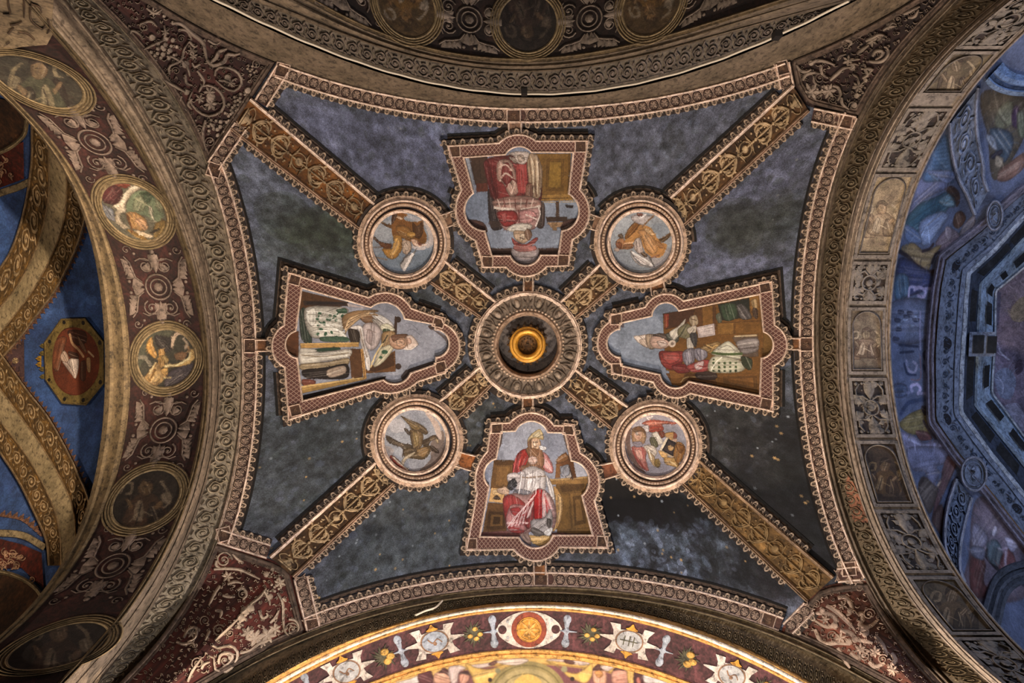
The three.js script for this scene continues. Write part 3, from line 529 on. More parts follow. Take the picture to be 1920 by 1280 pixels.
// ------------------------------------------------------------------ the four seated figures
const brush = (p, d) => ({ s: (c, ...a) => p.fill(c, d(...a)), f: (c, ...a) => p.model(c, d(...a)), r: (c, ...a) => { const q = d(...a); p.flat(c, q); p.line('rgba(28,18,14,0.4)', 0.6, [...q, q[0]], false); }, l: (c, w, ...a) => p.line(c, w, d(...a)), b: (c, x, y, r, ry, t) => { const [q] = d(x, y), s = Math.abs(d(1, 0)[0][0] - d(0, 0)[0][0]); p.ball(c, q[0], q[1], r * s, (ry ?? r) * s, t); } });
framedPicture('top', 'star-shaped stucco frame around a red-robed figure in a wide red hat beside an ochre cabinet', p => {
  const { f, r, l, b, s } = brush(p, cT); p.base('#737a88');
  s('#818a98', 430, 780, 940, 780, 930, 900, 450, 920); s('#6a7586', 270, 560, 430, 540, 440, 740, 290, 740); s('#7e8794', 820, 600, 1070, 590, 1060, 720, 830, 700);
  r('#4c362c', 445, 925, 600, 925, 625, 985, 470, 985); r('#4c362c', 780, 925, 940, 925, 930, 985, 770, 980); f('#9a8b88', 600, 930, 700, 915, 790, 930, 770, 1020, 700, 1050, 620, 1010);
  f('#4d322a', 300, 725, 400, 745, 430, 810, 380, 810, 320, 780); f('#4d322a', 950, 745, 1060, 715, 1040, 790, 960, 810);
  r('#8a8d92', 262, 290, 300, 290, 345, 530, 325, 530); r('#3f2b1f', 300, 283, 430, 275, 430, 470, 345, 480); r('#55291c', 350, 470, 432, 465, 436, 525, 356, 528); l('#2c1d16', 1.2, 372, 300, 385, 460);
  r('#7b5520', 745, 262, 1015, 262, 1005, 580, 780, 585); r('#6a4818', 848, 300, 968, 300, 962, 520, 842, 520); r('#83601f', 866, 320, 950, 320, 946, 500, 860, 500); r('#91692c', 780, 548, 1005, 545, 1040, 590, 785, 592); l('#4b3112', 1.3, 780, 575, 1040, 572); l('#b08a48', 1.2, 790, 600, 1050, 600); l('#5a3a16', 1.4, 1006, 270, 996, 540);
  f('#2e2524', 432, 530, 480, 530, 510, 700, 540, 780, 455, 780); r('#3b2c26', 440, 735, 520, 735, 525, 780, 455, 780); f('#40302a', 790, 610, 830, 620, 828, 770, 780, 770);
  // robe
  f('#772a27', 403, 320, 470, 285, 600, 270, 720, 258, 800, 330, 815, 470, 800, 600, 700, 640, 560, 640, 470, 580, 440, 480, 415, 400);
  f('#5d201f', 403, 330, 440, 320, 470, 470, 500, 560, 470, 570, 430, 460); f('#a7826f', 500, 330, 545, 300, 600, 320, 640, 430, 650, 530, 590, 560, 540, 470, 500, 440); f('#7a2d29', 540, 340, 580, 330, 610, 430, 560, 480, 530, 420); l('#bfa18c', 3, 520, 450, 560, 400, 620, 460, 600, 540); l('#bfa18c', 2.4, 510, 360, 560, 340, 600, 380); l('#6a2422', 2.2, 560, 500, 600, 440, 640, 470);
  f('#8e2d2b', 640, 340, 700, 335, 712, 440, 700, 545, 650, 530, 630, 430); f('#a98d6c', 712, 275, 775, 270, 812, 360, 815, 470, 795, 570, 740, 560, 715, 430); l('#6d4a36', 3, 725, 470, 745, 520, 760, 470, 775, 560); l('#c3ab86', 2, 740, 300, 765, 380, 770, 460); f('#7c5140', 700, 490, 740, 470, 750, 560, 700, 570);
  f('#bcac9b', 575, 262, 640, 245, 720, 252, 715, 300, 690, 335, 645, 330, 620, 285); f('#93806f', 640, 275, 680, 270, 690, 310, 655, 320); f('#8a7967', 580, 285, 620, 290, 640, 330, 610, 320);
  f('#9b7263', 470, 590, 600, 560, 720, 560, 800, 590, 800, 650, 700, 690, 540, 680, 480, 640); for (let i = 0; i < 7; i++) l(i % 2 ? '#6d3a32' : '#c4a996', 2, 500 + i * 42, 580, 520 + i * 36, 640); l('#c8b7a5', 4.5, 480, 640, 560, 650, 620, 655); l('#c8b7a5', 4.5, 670, 655, 730, 650, 795, 630);
  f('#b98a80', 500, 665, 640, 660, 790, 640, 795, 700, 760, 790, 650, 790, 560, 800, 515, 740); f('#8b2a28', 505, 668, 625, 668, 640, 740, 560, 775, 515, 735); f('#a94a45', 530, 690, 560, 680, 560, 740, 540, 740); f('#b87d77', 660, 665, 750, 665, 780, 700, 730, 750, 660, 745); l('#d9c9ba', 2.5, 790, 640, 800, 690, 770, 770); l('#6d2f2c', 2, 650, 660, 652, 780); l('#d4c2b2', 2, 700, 690, 770, 720);
  f('#c9c0ae', 565, 795, 610, 760, 680, 750, 745, 765, 725, 800, 690, 830, 640, 840, 620, 815); f('#c4a17d', 620, 800, 690, 805, 735, 800, 735, 850, 690, 890, 640, 875, 615, 840); f('#7a5a44', 690, 810, 720, 790, 745, 830, 725, 870, 700, 850); f('#c9b393', 660, 830, 690, 825, 690, 860, 665, 870); l('#4a332a', 1.4, 660, 850, 690, 862);
  f('#8d3a34', 600, 850, 640, 880, 700, 895, 770, 850, 785, 865, 740, 905, 680, 920, 620, 905); f('#a8625a', 615, 910, 680, 915, 760, 905, 770, 935, 690, 950, 625, 940); l('#b67f74', 2, 620, 905, 690, 915, 760, 890);
  for (let i = 0; i < 6; i++) { l('#4f1716', 1.5, 415 + i * 14, 330 + i * 3, 430 + i * 12, 440, 455 + i * 10, 560); l('#a8473f', 1.2, 640 + i * 12, 340, 636 + i * 13, 430, 650 + i * 9, 535); } for (let i = 0; i < 5; i++) l(i % 2 ? '#d8c4a0' : '#6d5238', 1.6, 722 + i * 18, 290 + i * 8, 735 + i * 15, 400, 745 + i * 12, 540);
  // writing desk
  r('#3b2a20', 840, 705, 990, 705, 990, 735, 850, 738); r('#4a3526', 912, 598, 932, 598, 936, 706, 914, 706); r('#a57f58', 850, 742, 965, 742, 945, 775, 880, 782); r('#8d6a45', 880, 742, 920, 742, 918, 800, 890, 800); r('#2c2220', 975, 622, 1035, 626, 1030, 645, 985, 640);
  p.grain(13, 12, 4, 0.8);
});
framedPicture('right', 'star-shaped stucco frame around a mitred bishop reading papers before brown wooden cupboards', p => {
  const { f, r, l, b, s } = brush(p, cB); p.base('#78818f');
  s('#848e9c', 200, 580, 520, 480, 540, 800, 280, 760); s('#6d7785', 480, 390, 640, 390, 660, 470, 540, 520); s('#5a5055', 262, 520, 280, 520, 280, 545, 262, 545);
  r('#704719', 540, 455, 760, 420, 1200, 300, 1215, 560, 1290, 590, 1290, 720, 1200, 750, 1200, 1010, 880, 930, 560, 830); r('#59371a', 750, 420, 890, 395, 895, 560, 760, 560); r('#7d5220', 800, 415, 870, 402, 872, 540, 805, 540); r('#4a2c1b', 540, 455, 640, 440, 750, 430, 740, 500, 640, 540, 560, 560); r('#85301f', 548, 460, 580, 455, 575, 540, 552, 560); r('#a35a34', 560, 470, 568, 468, 566, 550, 558, 555);
  r('#26271f', 905, 395, 1110, 350, 1120, 480, 930, 500); f('#35452f', 920, 400, 1020, 390, 1030, 480, 950, 500); f('#5d6048', 890, 470, 920, 450, 930, 510, 910, 520); f('#514b47', 1030, 400, 1080, 400, 1130, 480, 1060, 490); r('#8e5f26', 1110, 345, 1175, 335, 1178, 470, 1135, 470); f('#b08d57', 1125, 370, 1160, 360, 1165, 420, 1135, 410); f('#3f2a1c', 1135, 420, 1170, 430, 1165, 490, 1140, 470);
  l('#5c3a17', 1.6, 890, 520, 1200, 500); r('#7f5622', 900, 520, 1010, 515, 1010, 590, 905, 595); r('#744b1b', 1020, 515, 1190, 505, 1195, 590, 1020, 590); l('#4d3014', 1.4, 1010, 515, 1012, 590); l('#8b6128', 1.8, 1192, 340, 1205, 560); r('#6d4a1c', 1205, 575, 1275, 620, 1285, 690, 1205, 745);
  r('#b39a70', 1010, 600, 1165, 592, 1165, 606, 1015, 612); r('#5d4a3a', 1000, 612, 1170, 608, 1172, 740, 1080, 745); f('#8a8078', 1030, 640, 1165, 620, 1168, 700, 1070, 720); l('#a49a90', 2, 1040, 660, 1165, 650); l('#5a4d47', 2, 1050, 690, 1165, 680);
  r('#5e3a1a', 560, 850, 880, 860, 900, 930, 720, 900, 650, 940, 600, 920); r('#7a4c1d', 580, 830, 690, 850, 660, 935, 600, 930); l('#a4814a', 2, 660, 910, 690, 880, 760, 875); f('#3b2a22', 760, 850, 880, 840, 890, 890, 780, 890); r('#6e4519', 900, 860, 1190, 850, 1195, 990, 910, 925); r('#5f3c17', 940, 875, 1160, 870, 1165, 965, 945, 915); r('#74491b', 970, 885, 1140, 880, 1145, 945, 975, 910);
  // throne back, red cushion
  f('#8a2b26', 515, 710, 600, 705, 680, 710, 670, 780, 610, 830, 540, 800); f('#a34139', 535, 720, 640, 712, 650, 760, 580, 790); f('#6e201e', 600, 800, 690, 790, 720, 840, 640, 850);
  f('#d9c6b2', 345, 605, 400, 597, 435, 600, 440, 680, 400, 665, 365, 635); f('#c3aa92', 385, 630, 435, 625, 440, 680, 405, 665); f('#a58d72', 425, 600, 470, 590, 510, 600, 505, 650, 480, 690, 440, 680); f('#c9a189', 465, 610, 530, 600, 575, 620, 580, 670, 530, 690, 475, 680, 455, 650); f('#cdb2a0', 500, 640, 550, 635, 570, 660, 530, 680); f('#46382f', 470, 600, 520, 585, 580, 600, 590, 640, 560, 630, 520, 610); l('#4b352c', 1.3, 520, 645, 545, 650);
  f('#43453a', 560, 590, 640, 580, 640, 640, 590, 650); f('#d8cdb6', 582, 580, 640, 540, 690, 490, 670, 560, 640, 610, 610, 630); f('#7c7350', 640, 560, 700, 520, 740, 560, 720, 620, 650, 610); l('#40402c', 2, 650, 610, 690, 540); f('#a58f6c', 720, 480, 760, 465, 775, 520, 740, 540, 715, 510); l('#5e4631', 2, 725, 490, 760, 500); f('#c4b59c', 700, 555, 760, 535, 755, 590, 715, 590); b('#c2ad97', 602, 655, 24); b('#7c6a5a', 602, 655, 11);
  r('#b5a39b', 765, 545, 880, 520, 888, 598, 775, 618); r('#c6b5ab', 775, 550, 870, 530, 876, 590, 782, 606); l('#8f7f78', 0.8, 785, 565, 868, 548); l('#8f7f78', 0.8, 787, 580, 870, 563);
  f('#bfb5a3', 700, 620, 735, 620, 745, 690, 720, 710, 700, 680); f('#3c3a38', 720, 590, 765, 590, 760, 680, 730, 640); f('#6f6870', 670, 720, 700, 690, 750, 690, 750, 770, 715, 805, 680, 780); f('#8c8690', 690, 720, 720, 700, 735, 760, 710, 785); f('#857f88', 750, 690, 820, 690, 835, 740, 790, 770, 755, 750); l('#57505a', 2, 760, 700, 790, 760); f('#993b36', 700, 800, 830, 760, 860, 800, 820, 840, 730, 840); f('#c9a9a2', 750, 790, 810, 770, 800, 820, 760, 825); l('#7c2a28', 2, 770, 800, 830, 810);
  f('#8c6b3a', 790, 680, 900, 640, 920, 670, 860, 720, 820, 700); for (let i = 0; i < 4; i++) l(i % 2 ? '#c09a58' : '#5a4020', 2.2, 810 + i * 22, 660 + i * 4, 860 + i * 14, 690 - i * 8);
  f('#c9c3a5', 860, 720, 960, 640, 1010, 660, 1060, 720, 1060, 760, 940, 740); f('#b9b493', 840, 830, 870, 740, 1010, 750, 1080, 790, 1060, 840, 930, 850); f('#d2ccb0', 900, 700, 970, 665, 1020, 710, 960, 725); l('#46562c', 5, 870, 715, 940, 725, 1060, 722); for (let i = 0; i < 26; i++) b(i % 3 ? '#3d4d2a' : '#2a3420', 875 + (i * 37) % 185, 760 + (i * 53) % 80, 8, 6); f('#343a26', 1060, 740, 1130, 760, 1120, 830, 1070, 800); l('#e0d9c0', 2.4, 860, 830, 890, 780, 930, 745);
  p.grain(13, 12, 6, 0.8);
});
framedPicture('bottom', 'star-shaped stucco frame around a seated red-cloaked figure clasping hands at the chest', p => {
  const { f, r, l, b, s } = brush(p, cD); p.base('#8f939f');
  s('#9a9ea9', 380, 280, 560, 210, 580, 420, 360, 440); s('#878c99', 660, 280, 830, 300, 870, 460, 700, 420); s('#a0a4ae', 520, 200, 660, 200, 680, 260, 500, 260); r('#5a463c', 365, 290, 388, 262, 378, 340, 345, 430); r('#5a463c', 812, 275, 828, 268, 870, 460, 850, 420); s('#a6a9b3', 870, 480, 960, 490, 990, 570, 900, 570); s('#9095a3', 265, 530, 320, 460, 330, 600, 285, 640);
  // left cupboard, right desk
  r('#6b4822', 325, 460, 460, 460, 450, 660, 300, 660); r('#543619', 320, 455, 470, 458, 465, 490, 335, 490); r('#7b5529', 345, 500, 440, 500, 435, 640, 335, 640); r('#cf9e5b', 305, 655, 410, 655, 395, 760, 290, 750); f('#e0b878', 320, 665, 390, 668, 380, 700, 320, 700); f('#3c2a1c', 318, 730, 345, 705, 372, 735); f('#c9a585', 350, 660, 420, 650, 430, 700, 360, 690);
  r('#61401f', 285, 755, 410, 765, 415, 960, 240, 985); r('#4a2f16', 290, 820, 400, 825, 400, 940, 270, 950); r('#6d4a22', 305, 838, 388, 842, 386, 920, 296, 925); r('#3e2711', 325, 855, 370, 858, 368, 905, 318, 908);
  r('#6b4a1f', 760, 620, 985, 600, 960, 700, 1010, 985, 770, 975); r('#8c6430', 715, 600, 985, 580, 985, 625, 730, 630); r('#b28a50', 715, 592, 985, 572, 985, 586, 716, 606); r('#533718', 790, 640, 960, 625, 950, 670, 800, 680); r('#7b5626', 860, 690, 955, 680, 1000, 930, 880, 940); r('#5a3c19', 880, 715, 940, 705, 975, 900, 895, 915); r('#7f592a', 895, 740, 930, 732, 955, 880, 905, 890); r('#775322', 790, 690, 850, 690, 870, 940, 790, 950);
  r('#704321', 765, 470, 830, 400, 880, 480, 860, 500, 770, 500); f('#8a5a2f', 770, 450, 820, 410, 850, 450, 780, 480); r('#5d371b', 850, 410, 880, 450, 905, 580, 860, 590); r('#84562c', 765, 480, 790, 490, 790, 580, 755, 585); f('#c5bdb0', 830, 540, 865, 530, 870, 575, 835, 580); f('#8f9199', 795, 510, 850, 490, 855, 560, 800, 570); l('#40302a', 2, 855, 500, 880, 590);
  r('#72443c', 240, 965, 500, 950, 520, 995, 230, 1000); r('#6c4136', 730, 965, 1020, 980, 1022, 992, 730, 990); f('#d0a45a', 570, 990, 650, 985, 730, 990, 700, 1040, 640, 1060, 590, 1030); f('#8b6f60', 500, 960, 560, 960, 590, 1050, 540, 1030);
  f('#c3914f', 745, 640, 790, 690, 810, 770, 790, 900, 740, 960, 760, 850, 755, 740); f('#e0b572', 775, 700, 800, 740, 795, 850, 770, 900, 780, 800);
  // figure
  f('#b3271f', 480, 430, 540, 380, 580, 430, 570, 510, 500, 540, 455, 540); f('#8f2c2b', 455, 540, 490, 430, 520, 400, 500, 470, 500, 540); f('#cc7a75', 640, 400, 690, 410, 735, 480, 740, 545, 690, 540, 650, 480); for (let i = 0; i < 5; i++) l('#e0b9b0', 1.6, 660 + i * 14, 420 + i * 16, 690 + i * 10, 510 + i * 6); l('#8d3b38', 2.5, 560, 440, 510, 530, 460, 545);
  f('#9d6b47', 550, 380, 610, 350, 660, 380, 680, 460, 660, 520, 600, 540, 550, 500, 570, 440); f('#7f5538', 500, 510, 570, 490, 600, 520, 530, 540); f('#87583a', 620, 490, 680, 520, 650, 540); f('#d9b6a2', 570, 440, 610, 430, 630, 450, 625, 480, 590, 490, 565, 470); l('#a1705a', 1.3, 590, 445, 610, 480);
  f('#d8cfc8', 540, 520, 600, 500, 680, 540, 690, 640, 670, 690, 600, 690, 530, 720, 470, 700, 500, 620, 500, 560); f('#b9b0ac', 500, 560, 540, 540, 550, 600, 520, 700, 480, 690); f('#e8e0d9', 560, 590, 620, 590, 600, 660, 560, 670); l('#8a705a', 2.4, 490, 575, 560, 580, 690, 570); l('#a59a95', 1.6, 640, 600, 650, 680); l('#a59a95', 1.6, 520, 600, 530, 690);
  f('#c0b3ae', 420, 560, 480, 545, 520, 580, 490, 620, 430, 620); f('#2c2c30', 430, 610, 470, 590, 490, 630, 450, 670, 420, 650); f('#77767c', 460, 680, 520, 660, 600, 690, 560, 730, 490, 720); l('#4d4c52', 2.4, 450, 640, 500, 690, 570, 700); f('#ddd5cd', 690, 560, 730, 620, 750, 700, 740, 760, 705, 650);
  f('#b78a82', 392, 740, 460, 690, 560, 700, 640, 655, 700, 680, 750, 760, 765, 870, 735, 950, 650, 985, 590, 960, 540, 975, 430, 962, 402, 880); f('#8f3432', 560, 760, 600, 720, 605, 870, 570, 940, 545, 900);
  f('#a93331', 390, 730, 450, 700, 520, 740, 560, 800, 540, 960, 440, 960, 405, 880); f('#cf8580', 440, 780, 500, 770, 560, 800, 540, 900, 560, 950, 500, 950, 430, 950, 410, 870); f('#b43a38', 440, 800, 500, 790, 520, 830, 470, 850); f('#e3bab2', 500, 860, 560, 800, 620, 680, 650, 670, 600, 780, 570, 860); l('#e8c8c0', 4, 520, 840, 580, 770, 640, 680); l('#b24a47', 3, 470, 870, 540, 840); l('#e3bab2', 3, 420, 900, 480, 900, 560, 900); l('#a83c3a', 3, 430, 930, 500, 940); l('#8d2c2b', 2.6, 600, 700, 560, 780, 545, 880);
  f('#b5191a', 610, 690, 640, 660, 670, 680, 665, 870, 610, 870); f('#dfb3ac', 665, 680, 700, 690, 740, 800, 720, 830, 700, 760, 690, 850, 665, 860); l('#c96d69', 3, 680, 700, 720, 810); l('#b4403f', 2.5, 690, 740, 700, 830);
  f('#aaa29c', 590, 880, 680, 860, 720, 800, 740, 880, 720, 950, 660, 980, 590, 940); f('#5d5650', 600, 930, 650, 950, 680, 980, 620, 990, 585, 955); f('#e9e4da', 675, 960, 720, 930, 740, 940, 720, 985, 690, 985); l('#79716b', 2, 690, 820, 700, 900, 650, 930); f('#4a443e', 700, 870, 730, 880, 720, 930, 700, 920);
  for (let i = 0; i < 5; i++) { l('#e7c3bb', 1.6, 420 + i * 26, 930 - i * 6, 470 + i * 24, 860 - i * 22, 540 + i * 20, 790 - i * 24); l('#7d2423', 1.4, 432 + i * 26, 938 - i * 6, 482 + i * 24, 872 - i * 22, 548 + i * 20, 800 - i * 24); } for (let i = 0; i < 6; i++) l(i % 2 ? '#8f8682' : '#efe8e0', 1.5, 520 + i * 26, 530 + (i % 3) * 8, 516 + i * 27, 600, 500 + i * 30, 690);
  for (let i = 0; i < 4; i++) l(i % 2 ? '#7b2422' : '#d9605a', 1.6, 480 + i * 16, 440 + i * 4, 470 + i * 14, 500, 462 + i * 20, 540);
  // head with pale mitre and a white dove
  f('#cfa67e', 580, 330, 600, 300, 640, 300, 655, 350, 630, 390, 600, 395, 580, 370); f('#7d5636', 560, 340, 580, 300, 590, 380, 570, 385); f('#ddb893', 600, 330, 630, 325, 635, 355, 610, 365); l('#4e3626', 1.3, 605, 335, 632, 332); l('#6a4330', 1.2, 608, 362, 625, 362); f('#cbb27c', 560, 330, 575, 290, 640, 240, 670, 270, 672, 310, 630, 300, 590, 310); f('#e0cfa0', 600, 290, 640, 255, 650, 285, 620, 300); l('#9c7c45', 1.5, 575, 310, 620, 300, 668, 312); f('#8f5f3a', 580, 375, 640, 385, 630, 430, 600, 430); f('#f0ebe4', 645, 355, 690, 365, 690, 385, 655, 385);
  p.grain(12, 12, 8, 0.8);
});
framedPicture('left', 'star-shaped stucco frame around a mitred bishop in a green-patterned cope seated at a wooden desk', p => {
  const { f, r, l, b, s } = brush(p, cA); p.base('#8a8c94');
  s('#93959e', 940, 500, 1200, 560, 1260, 650, 1180, 760, 940, 780); s('#7d8089', 810, 390, 930, 400, 970, 470, 860, 440); s('#9a9ca4', 860, 860, 980, 820, 960, 900, 880, 910); l('#6c6e78', 1.2, 980, 530, 1030, 520, 1080, 560); l('#6c6e78', 1.2, 1010, 570, 1050, 560, 1100, 600); s('#4d3a33', 1150, 535, 1190, 530, 1192, 556, 1165, 560); s('#5b5250', 1180, 560, 1290, 620, 1290, 690, 1200, 760, 1270, 690, 1262, 630); r('#4b3e3a', 1000, 830, 1200, 765, 1195, 800, 1040, 850, 980, 900, 970, 870);
  r('#54341b', 290, 300, 620, 380, 600, 400, 300, 470); r('#38281f', 320, 370, 620, 378, 620, 405, 330, 400); r('#2a211d', 345, 375, 600, 382, 600, 392, 345, 392); r('#b0a09a', 610, 385, 760, 420, 620, 410);
  r('#5d3418', 195, 650, 230, 590, 290, 570, 290, 745, 225, 715); r('#271c18', 310, 1000, 870, 870, 860, 895, 312, 1032);
  r('#57361c', 625, 690, 710, 690, 715, 890, 640, 880); r('#6a4220', 700, 850, 930, 700, 935, 840, 760, 850); r('#4a2d18', 740, 830, 920, 720, 925, 800, 800, 840); b('#3a2a22', 950, 495, 20); b('#3a2a22', 952, 805, 20); r('#3f2b20', 930, 470, 945, 480, 940, 600, 920, 590);
  // cope and robe
  f('#2d3a2e', 300, 440, 340, 430, 380, 640, 320, 640, 300, 560); f('#c7c1ae', 330, 430, 390, 405, 560, 410, 620, 430, 600, 520, 560, 600, 420, 620, 370, 600, 335, 520); f('#e0dbc9', 345, 440, 400, 420, 410, 500, 380, 540, 345, 500); f('#dcd6c2', 440, 520, 560, 560, 600, 610, 430, 620);
  for (const [x, y, q] of [[430, 455, 14], [415, 490, 12], [460, 520, 15], [500, 470, 12], [490, 495, 17], [530, 470, 14], [560, 440, 16], [580, 470, 12], [540, 500, 10], [440, 560, 14], [470, 590, 15], [510, 580, 12], [420, 590, 12], [540, 610, 12], [420, 530, 10]]) b('#2f5238', x, y, q, q * 0.7, x); l('#2f5238', 2.4, 430, 455, 420, 500, 460, 530); l('#2f5238', 2.4, 560, 440, 530, 480, 490, 500); f('#35573e', 540, 430, 600, 420, 610, 450, 560, 450); l('#e8e3d3', 3.5, 480, 530, 560, 570, 610, 620); f('#3c5a42', 440, 610, 600, 610, 620, 640, 460, 640);
  f('#8f6b43', 580, 480, 650, 440, 760, 430, 820, 440, 700, 480, 620, 530, 590, 560); f('#caa471', 610, 500, 680, 460, 800, 445, 700, 490, 620, 560, 600, 590); l('#dcb987', 3, 600, 560, 640, 500, 760, 450); f('#7a5636', 700, 480, 800, 460, 830, 520, 740, 520); f('#d4cec2', 760, 450, 850, 470, 920, 530, 900, 570, 830, 520); f('#aaa294', 780, 490, 840, 510, 850, 560, 800, 540);
  f('#c3b1aa', 720, 530, 800, 520, 840, 580, 820, 660, 770, 700, 720, 650); f('#aa958e', 750, 560, 780, 580, 770, 660, 740, 630); l('#8d766e', 1.6, 740, 560, 800, 580); f('#d8cfc3', 640, 540, 710, 540, 730, 640, 770, 770, 750, 820, 730, 760, 700, 640, 690, 570, 640, 560); l('#988472', 2, 700, 560, 720, 660, 750, 780);
  f('#31271d', 620, 560, 690, 575, 690, 660, 640, 650); f('#cfc9a8', 830, 540, 880, 520, 930, 560, 900, 580, 860, 590); f('#39492e', 850, 560, 900, 570, 890, 640, 860, 630); f('#967346', 850, 580, 930, 580, 920, 680, 860, 700, 840, 660); f('#d0c49d', 830, 690, 900, 660, 920, 690, 850, 780, 790, 810, 800, 760); b('#37593c', 860, 710, 22, 14); b('#37593c', 835, 745, 12, 9); l('#d9ba7a', 3, 850, 650, 800, 730, 770, 810); l('#2e2a1e', 2, 880, 600, 850, 650);
  f('#bd8f6c', 895, 610, 950, 600, 1000, 620, 1010, 660, 980, 690, 930, 690, 895, 660); f('#c79c7a', 940, 630, 990, 630, 990, 660, 950, 670); f('#6f4a33', 910, 600, 1000, 590, 1020, 610, 960, 620, 920, 640); l('#4a3426', 1.2, 955, 640, 975, 645); f('#dcc3b0', 1000, 610, 1040, 600, 1085, 660, 1030, 695, 985, 690, 1010, 660); f('#c39a80', 1000, 620, 1030, 620, 1040, 650, 1010, 660); l('#e8d8c6', 2, 990, 690, 1040, 690, 1080, 660); l('#7d5a40', 1.5, 1005, 610, 1015, 680);
  for (let i = 0; i < 7; i++) l(i % 2 ? '#8f8a78' : '#eee8d8', 1.6, 345 + i * 8, 440 + i * 22, 450 + i * 10, 445 + i * 20, 560 + i * 6, 470 + i * 18); for (let i = 0; i < 6; i++) l(i % 2 ? '#5c4026' : '#d8b483', 1.5, 600 + i * 6, 560 - i * 12, 680 + i * 8, 490 - i * 6, 800 + i * 4, 455 + i * 3);
  // desk
  r('#b98a45', 300, 652, 690, 645, 690, 675, 305, 685); r('#d2a45a', 300, 652, 690, 645, 690, 655, 300, 662); f('#27402f', 400, 690, 560, 680, 540, 715, 410, 715); f('#cfc7b2', 300, 690, 400, 690, 440, 710, 630, 690, 625, 745, 480, 770, 310, 790); l('#8b7a5e', 2, 310, 730, 460, 740, 620, 715); l('#e3dcc8', 3, 320, 760, 470, 745, 610, 735); f('#a08a63', 310, 790, 480, 775, 620, 750, 610, 800, 500, 830, 320, 830); f('#231c17', 320, 830, 480, 810, 610, 790, 610, 880, 430, 890, 340, 880); f('#ad957c', 480, 830, 590, 800, 600, 850, 500, 880); l('#c2b199', 2, 480, 860, 600, 815); f('#7a3d2c', 320, 890, 400, 900, 390, 930, 320, 930);
  r('#bd8f46', 310, 940, 720, 880, 740, 890, 310, 985); r('#d9ae63', 310, 935, 720, 875, 725, 885, 310, 950); r('#c8924a', 700, 690, 718, 690, 742, 885, 722, 890); l('#5b3a1c', 1.3, 710, 700, 730, 880); f('#dcd4c8', 730, 760, 760, 740, 765, 820, 745, 830);
  p.grain(12, 12, 9, 0.8);
});

// ------------------------------------------------------------------ four beast and angel roundels
function roundel(label, cx, cy, px, py, paint, sectors) {
  const t = thing('vault_roundel', label, 'roundel', VAULT.at(cx, cy)), disc = circle(px, py, 61.5, 60);
  const p = new Painter(VAULT, disc, 512); paint(p);
  part(t, 'fresco', face(VAULT, disc, { h: 0.01 }), p.fade(0.14).strokes(6000, 2.6, 0.14, 5).soften(0.6).material([0.95, 1.0, 1.1]));
  const ring = (r, prof) => sweep(VAULT, circle(cx, cy, r, 84), prof, true), inn = circle(px, py, 64.5, 72);
  part(t, 'inner_ring', sweep(VAULT, inn, [[7, 0.0], [6.4, 0.09], ...half(5, 0.1, 0.135).reverse().map(([o, h]) => [o, h]), [-0.4, 0.08]], true), M.fillet);
  part(t, 'bead_ring', ring(73.4, [[-0.5, 0.07], ...half(6, 0.085, 0.125), [6.6, 0.07]]), M.roundel);
  part(t, 'groove', ring(76.2, [[-1, 0.08], [2.6, 0.078]]), M.groove); part(t, 'groove', ring(67.4, [[-0.5, 0.08], [3, 0.078]]), M.groove);
  part(t, 'outer_ring', ring(80.4, [[-1, 0.11], ...half(5, 0.12, 0.165), [5.4, 0.08]]), M.fillet);
  part(t, 'plain_ring', ring(86.6, [[-1, 0], [-1, 0.095], [5.8, 0.11]]), M.filletDim);
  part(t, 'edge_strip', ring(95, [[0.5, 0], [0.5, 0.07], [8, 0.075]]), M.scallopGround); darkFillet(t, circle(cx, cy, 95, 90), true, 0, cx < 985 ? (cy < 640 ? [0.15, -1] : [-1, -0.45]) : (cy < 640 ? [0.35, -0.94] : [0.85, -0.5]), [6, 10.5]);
  const c = new Carving(VAULT, undefined, 0.115); for (const [x, y] of along(circle(cx, cy, 70.4, 90), 5.6, true)) c.dot(x, y, 2.5, 0.03); part(t, 'beads', c.build(), M.bead, { kind: 'stuff' });
  let i = 0; for (const [x, y, a] of along(circle(cx, cy, 90.4, 90), 17, true)) { const g = Math.atan2(y - cy, x - cx) * 180 / Math.PI; if (sectors.some(([s, w]) => Math.abs(((g - s + 540) % 360) - 180) < w)) continue; piece(t, 'scallop', scallopGeo[i++ % 3], M.scallop, VAULT, x, y, a, 11.5, 0.075); }
  return t;
}
const cL = det(650, 340, 5.565), cO = det(1110, 340, 5.565), cE = det(660, 720, 5.565), cN = det(1110, 720, 5.565);
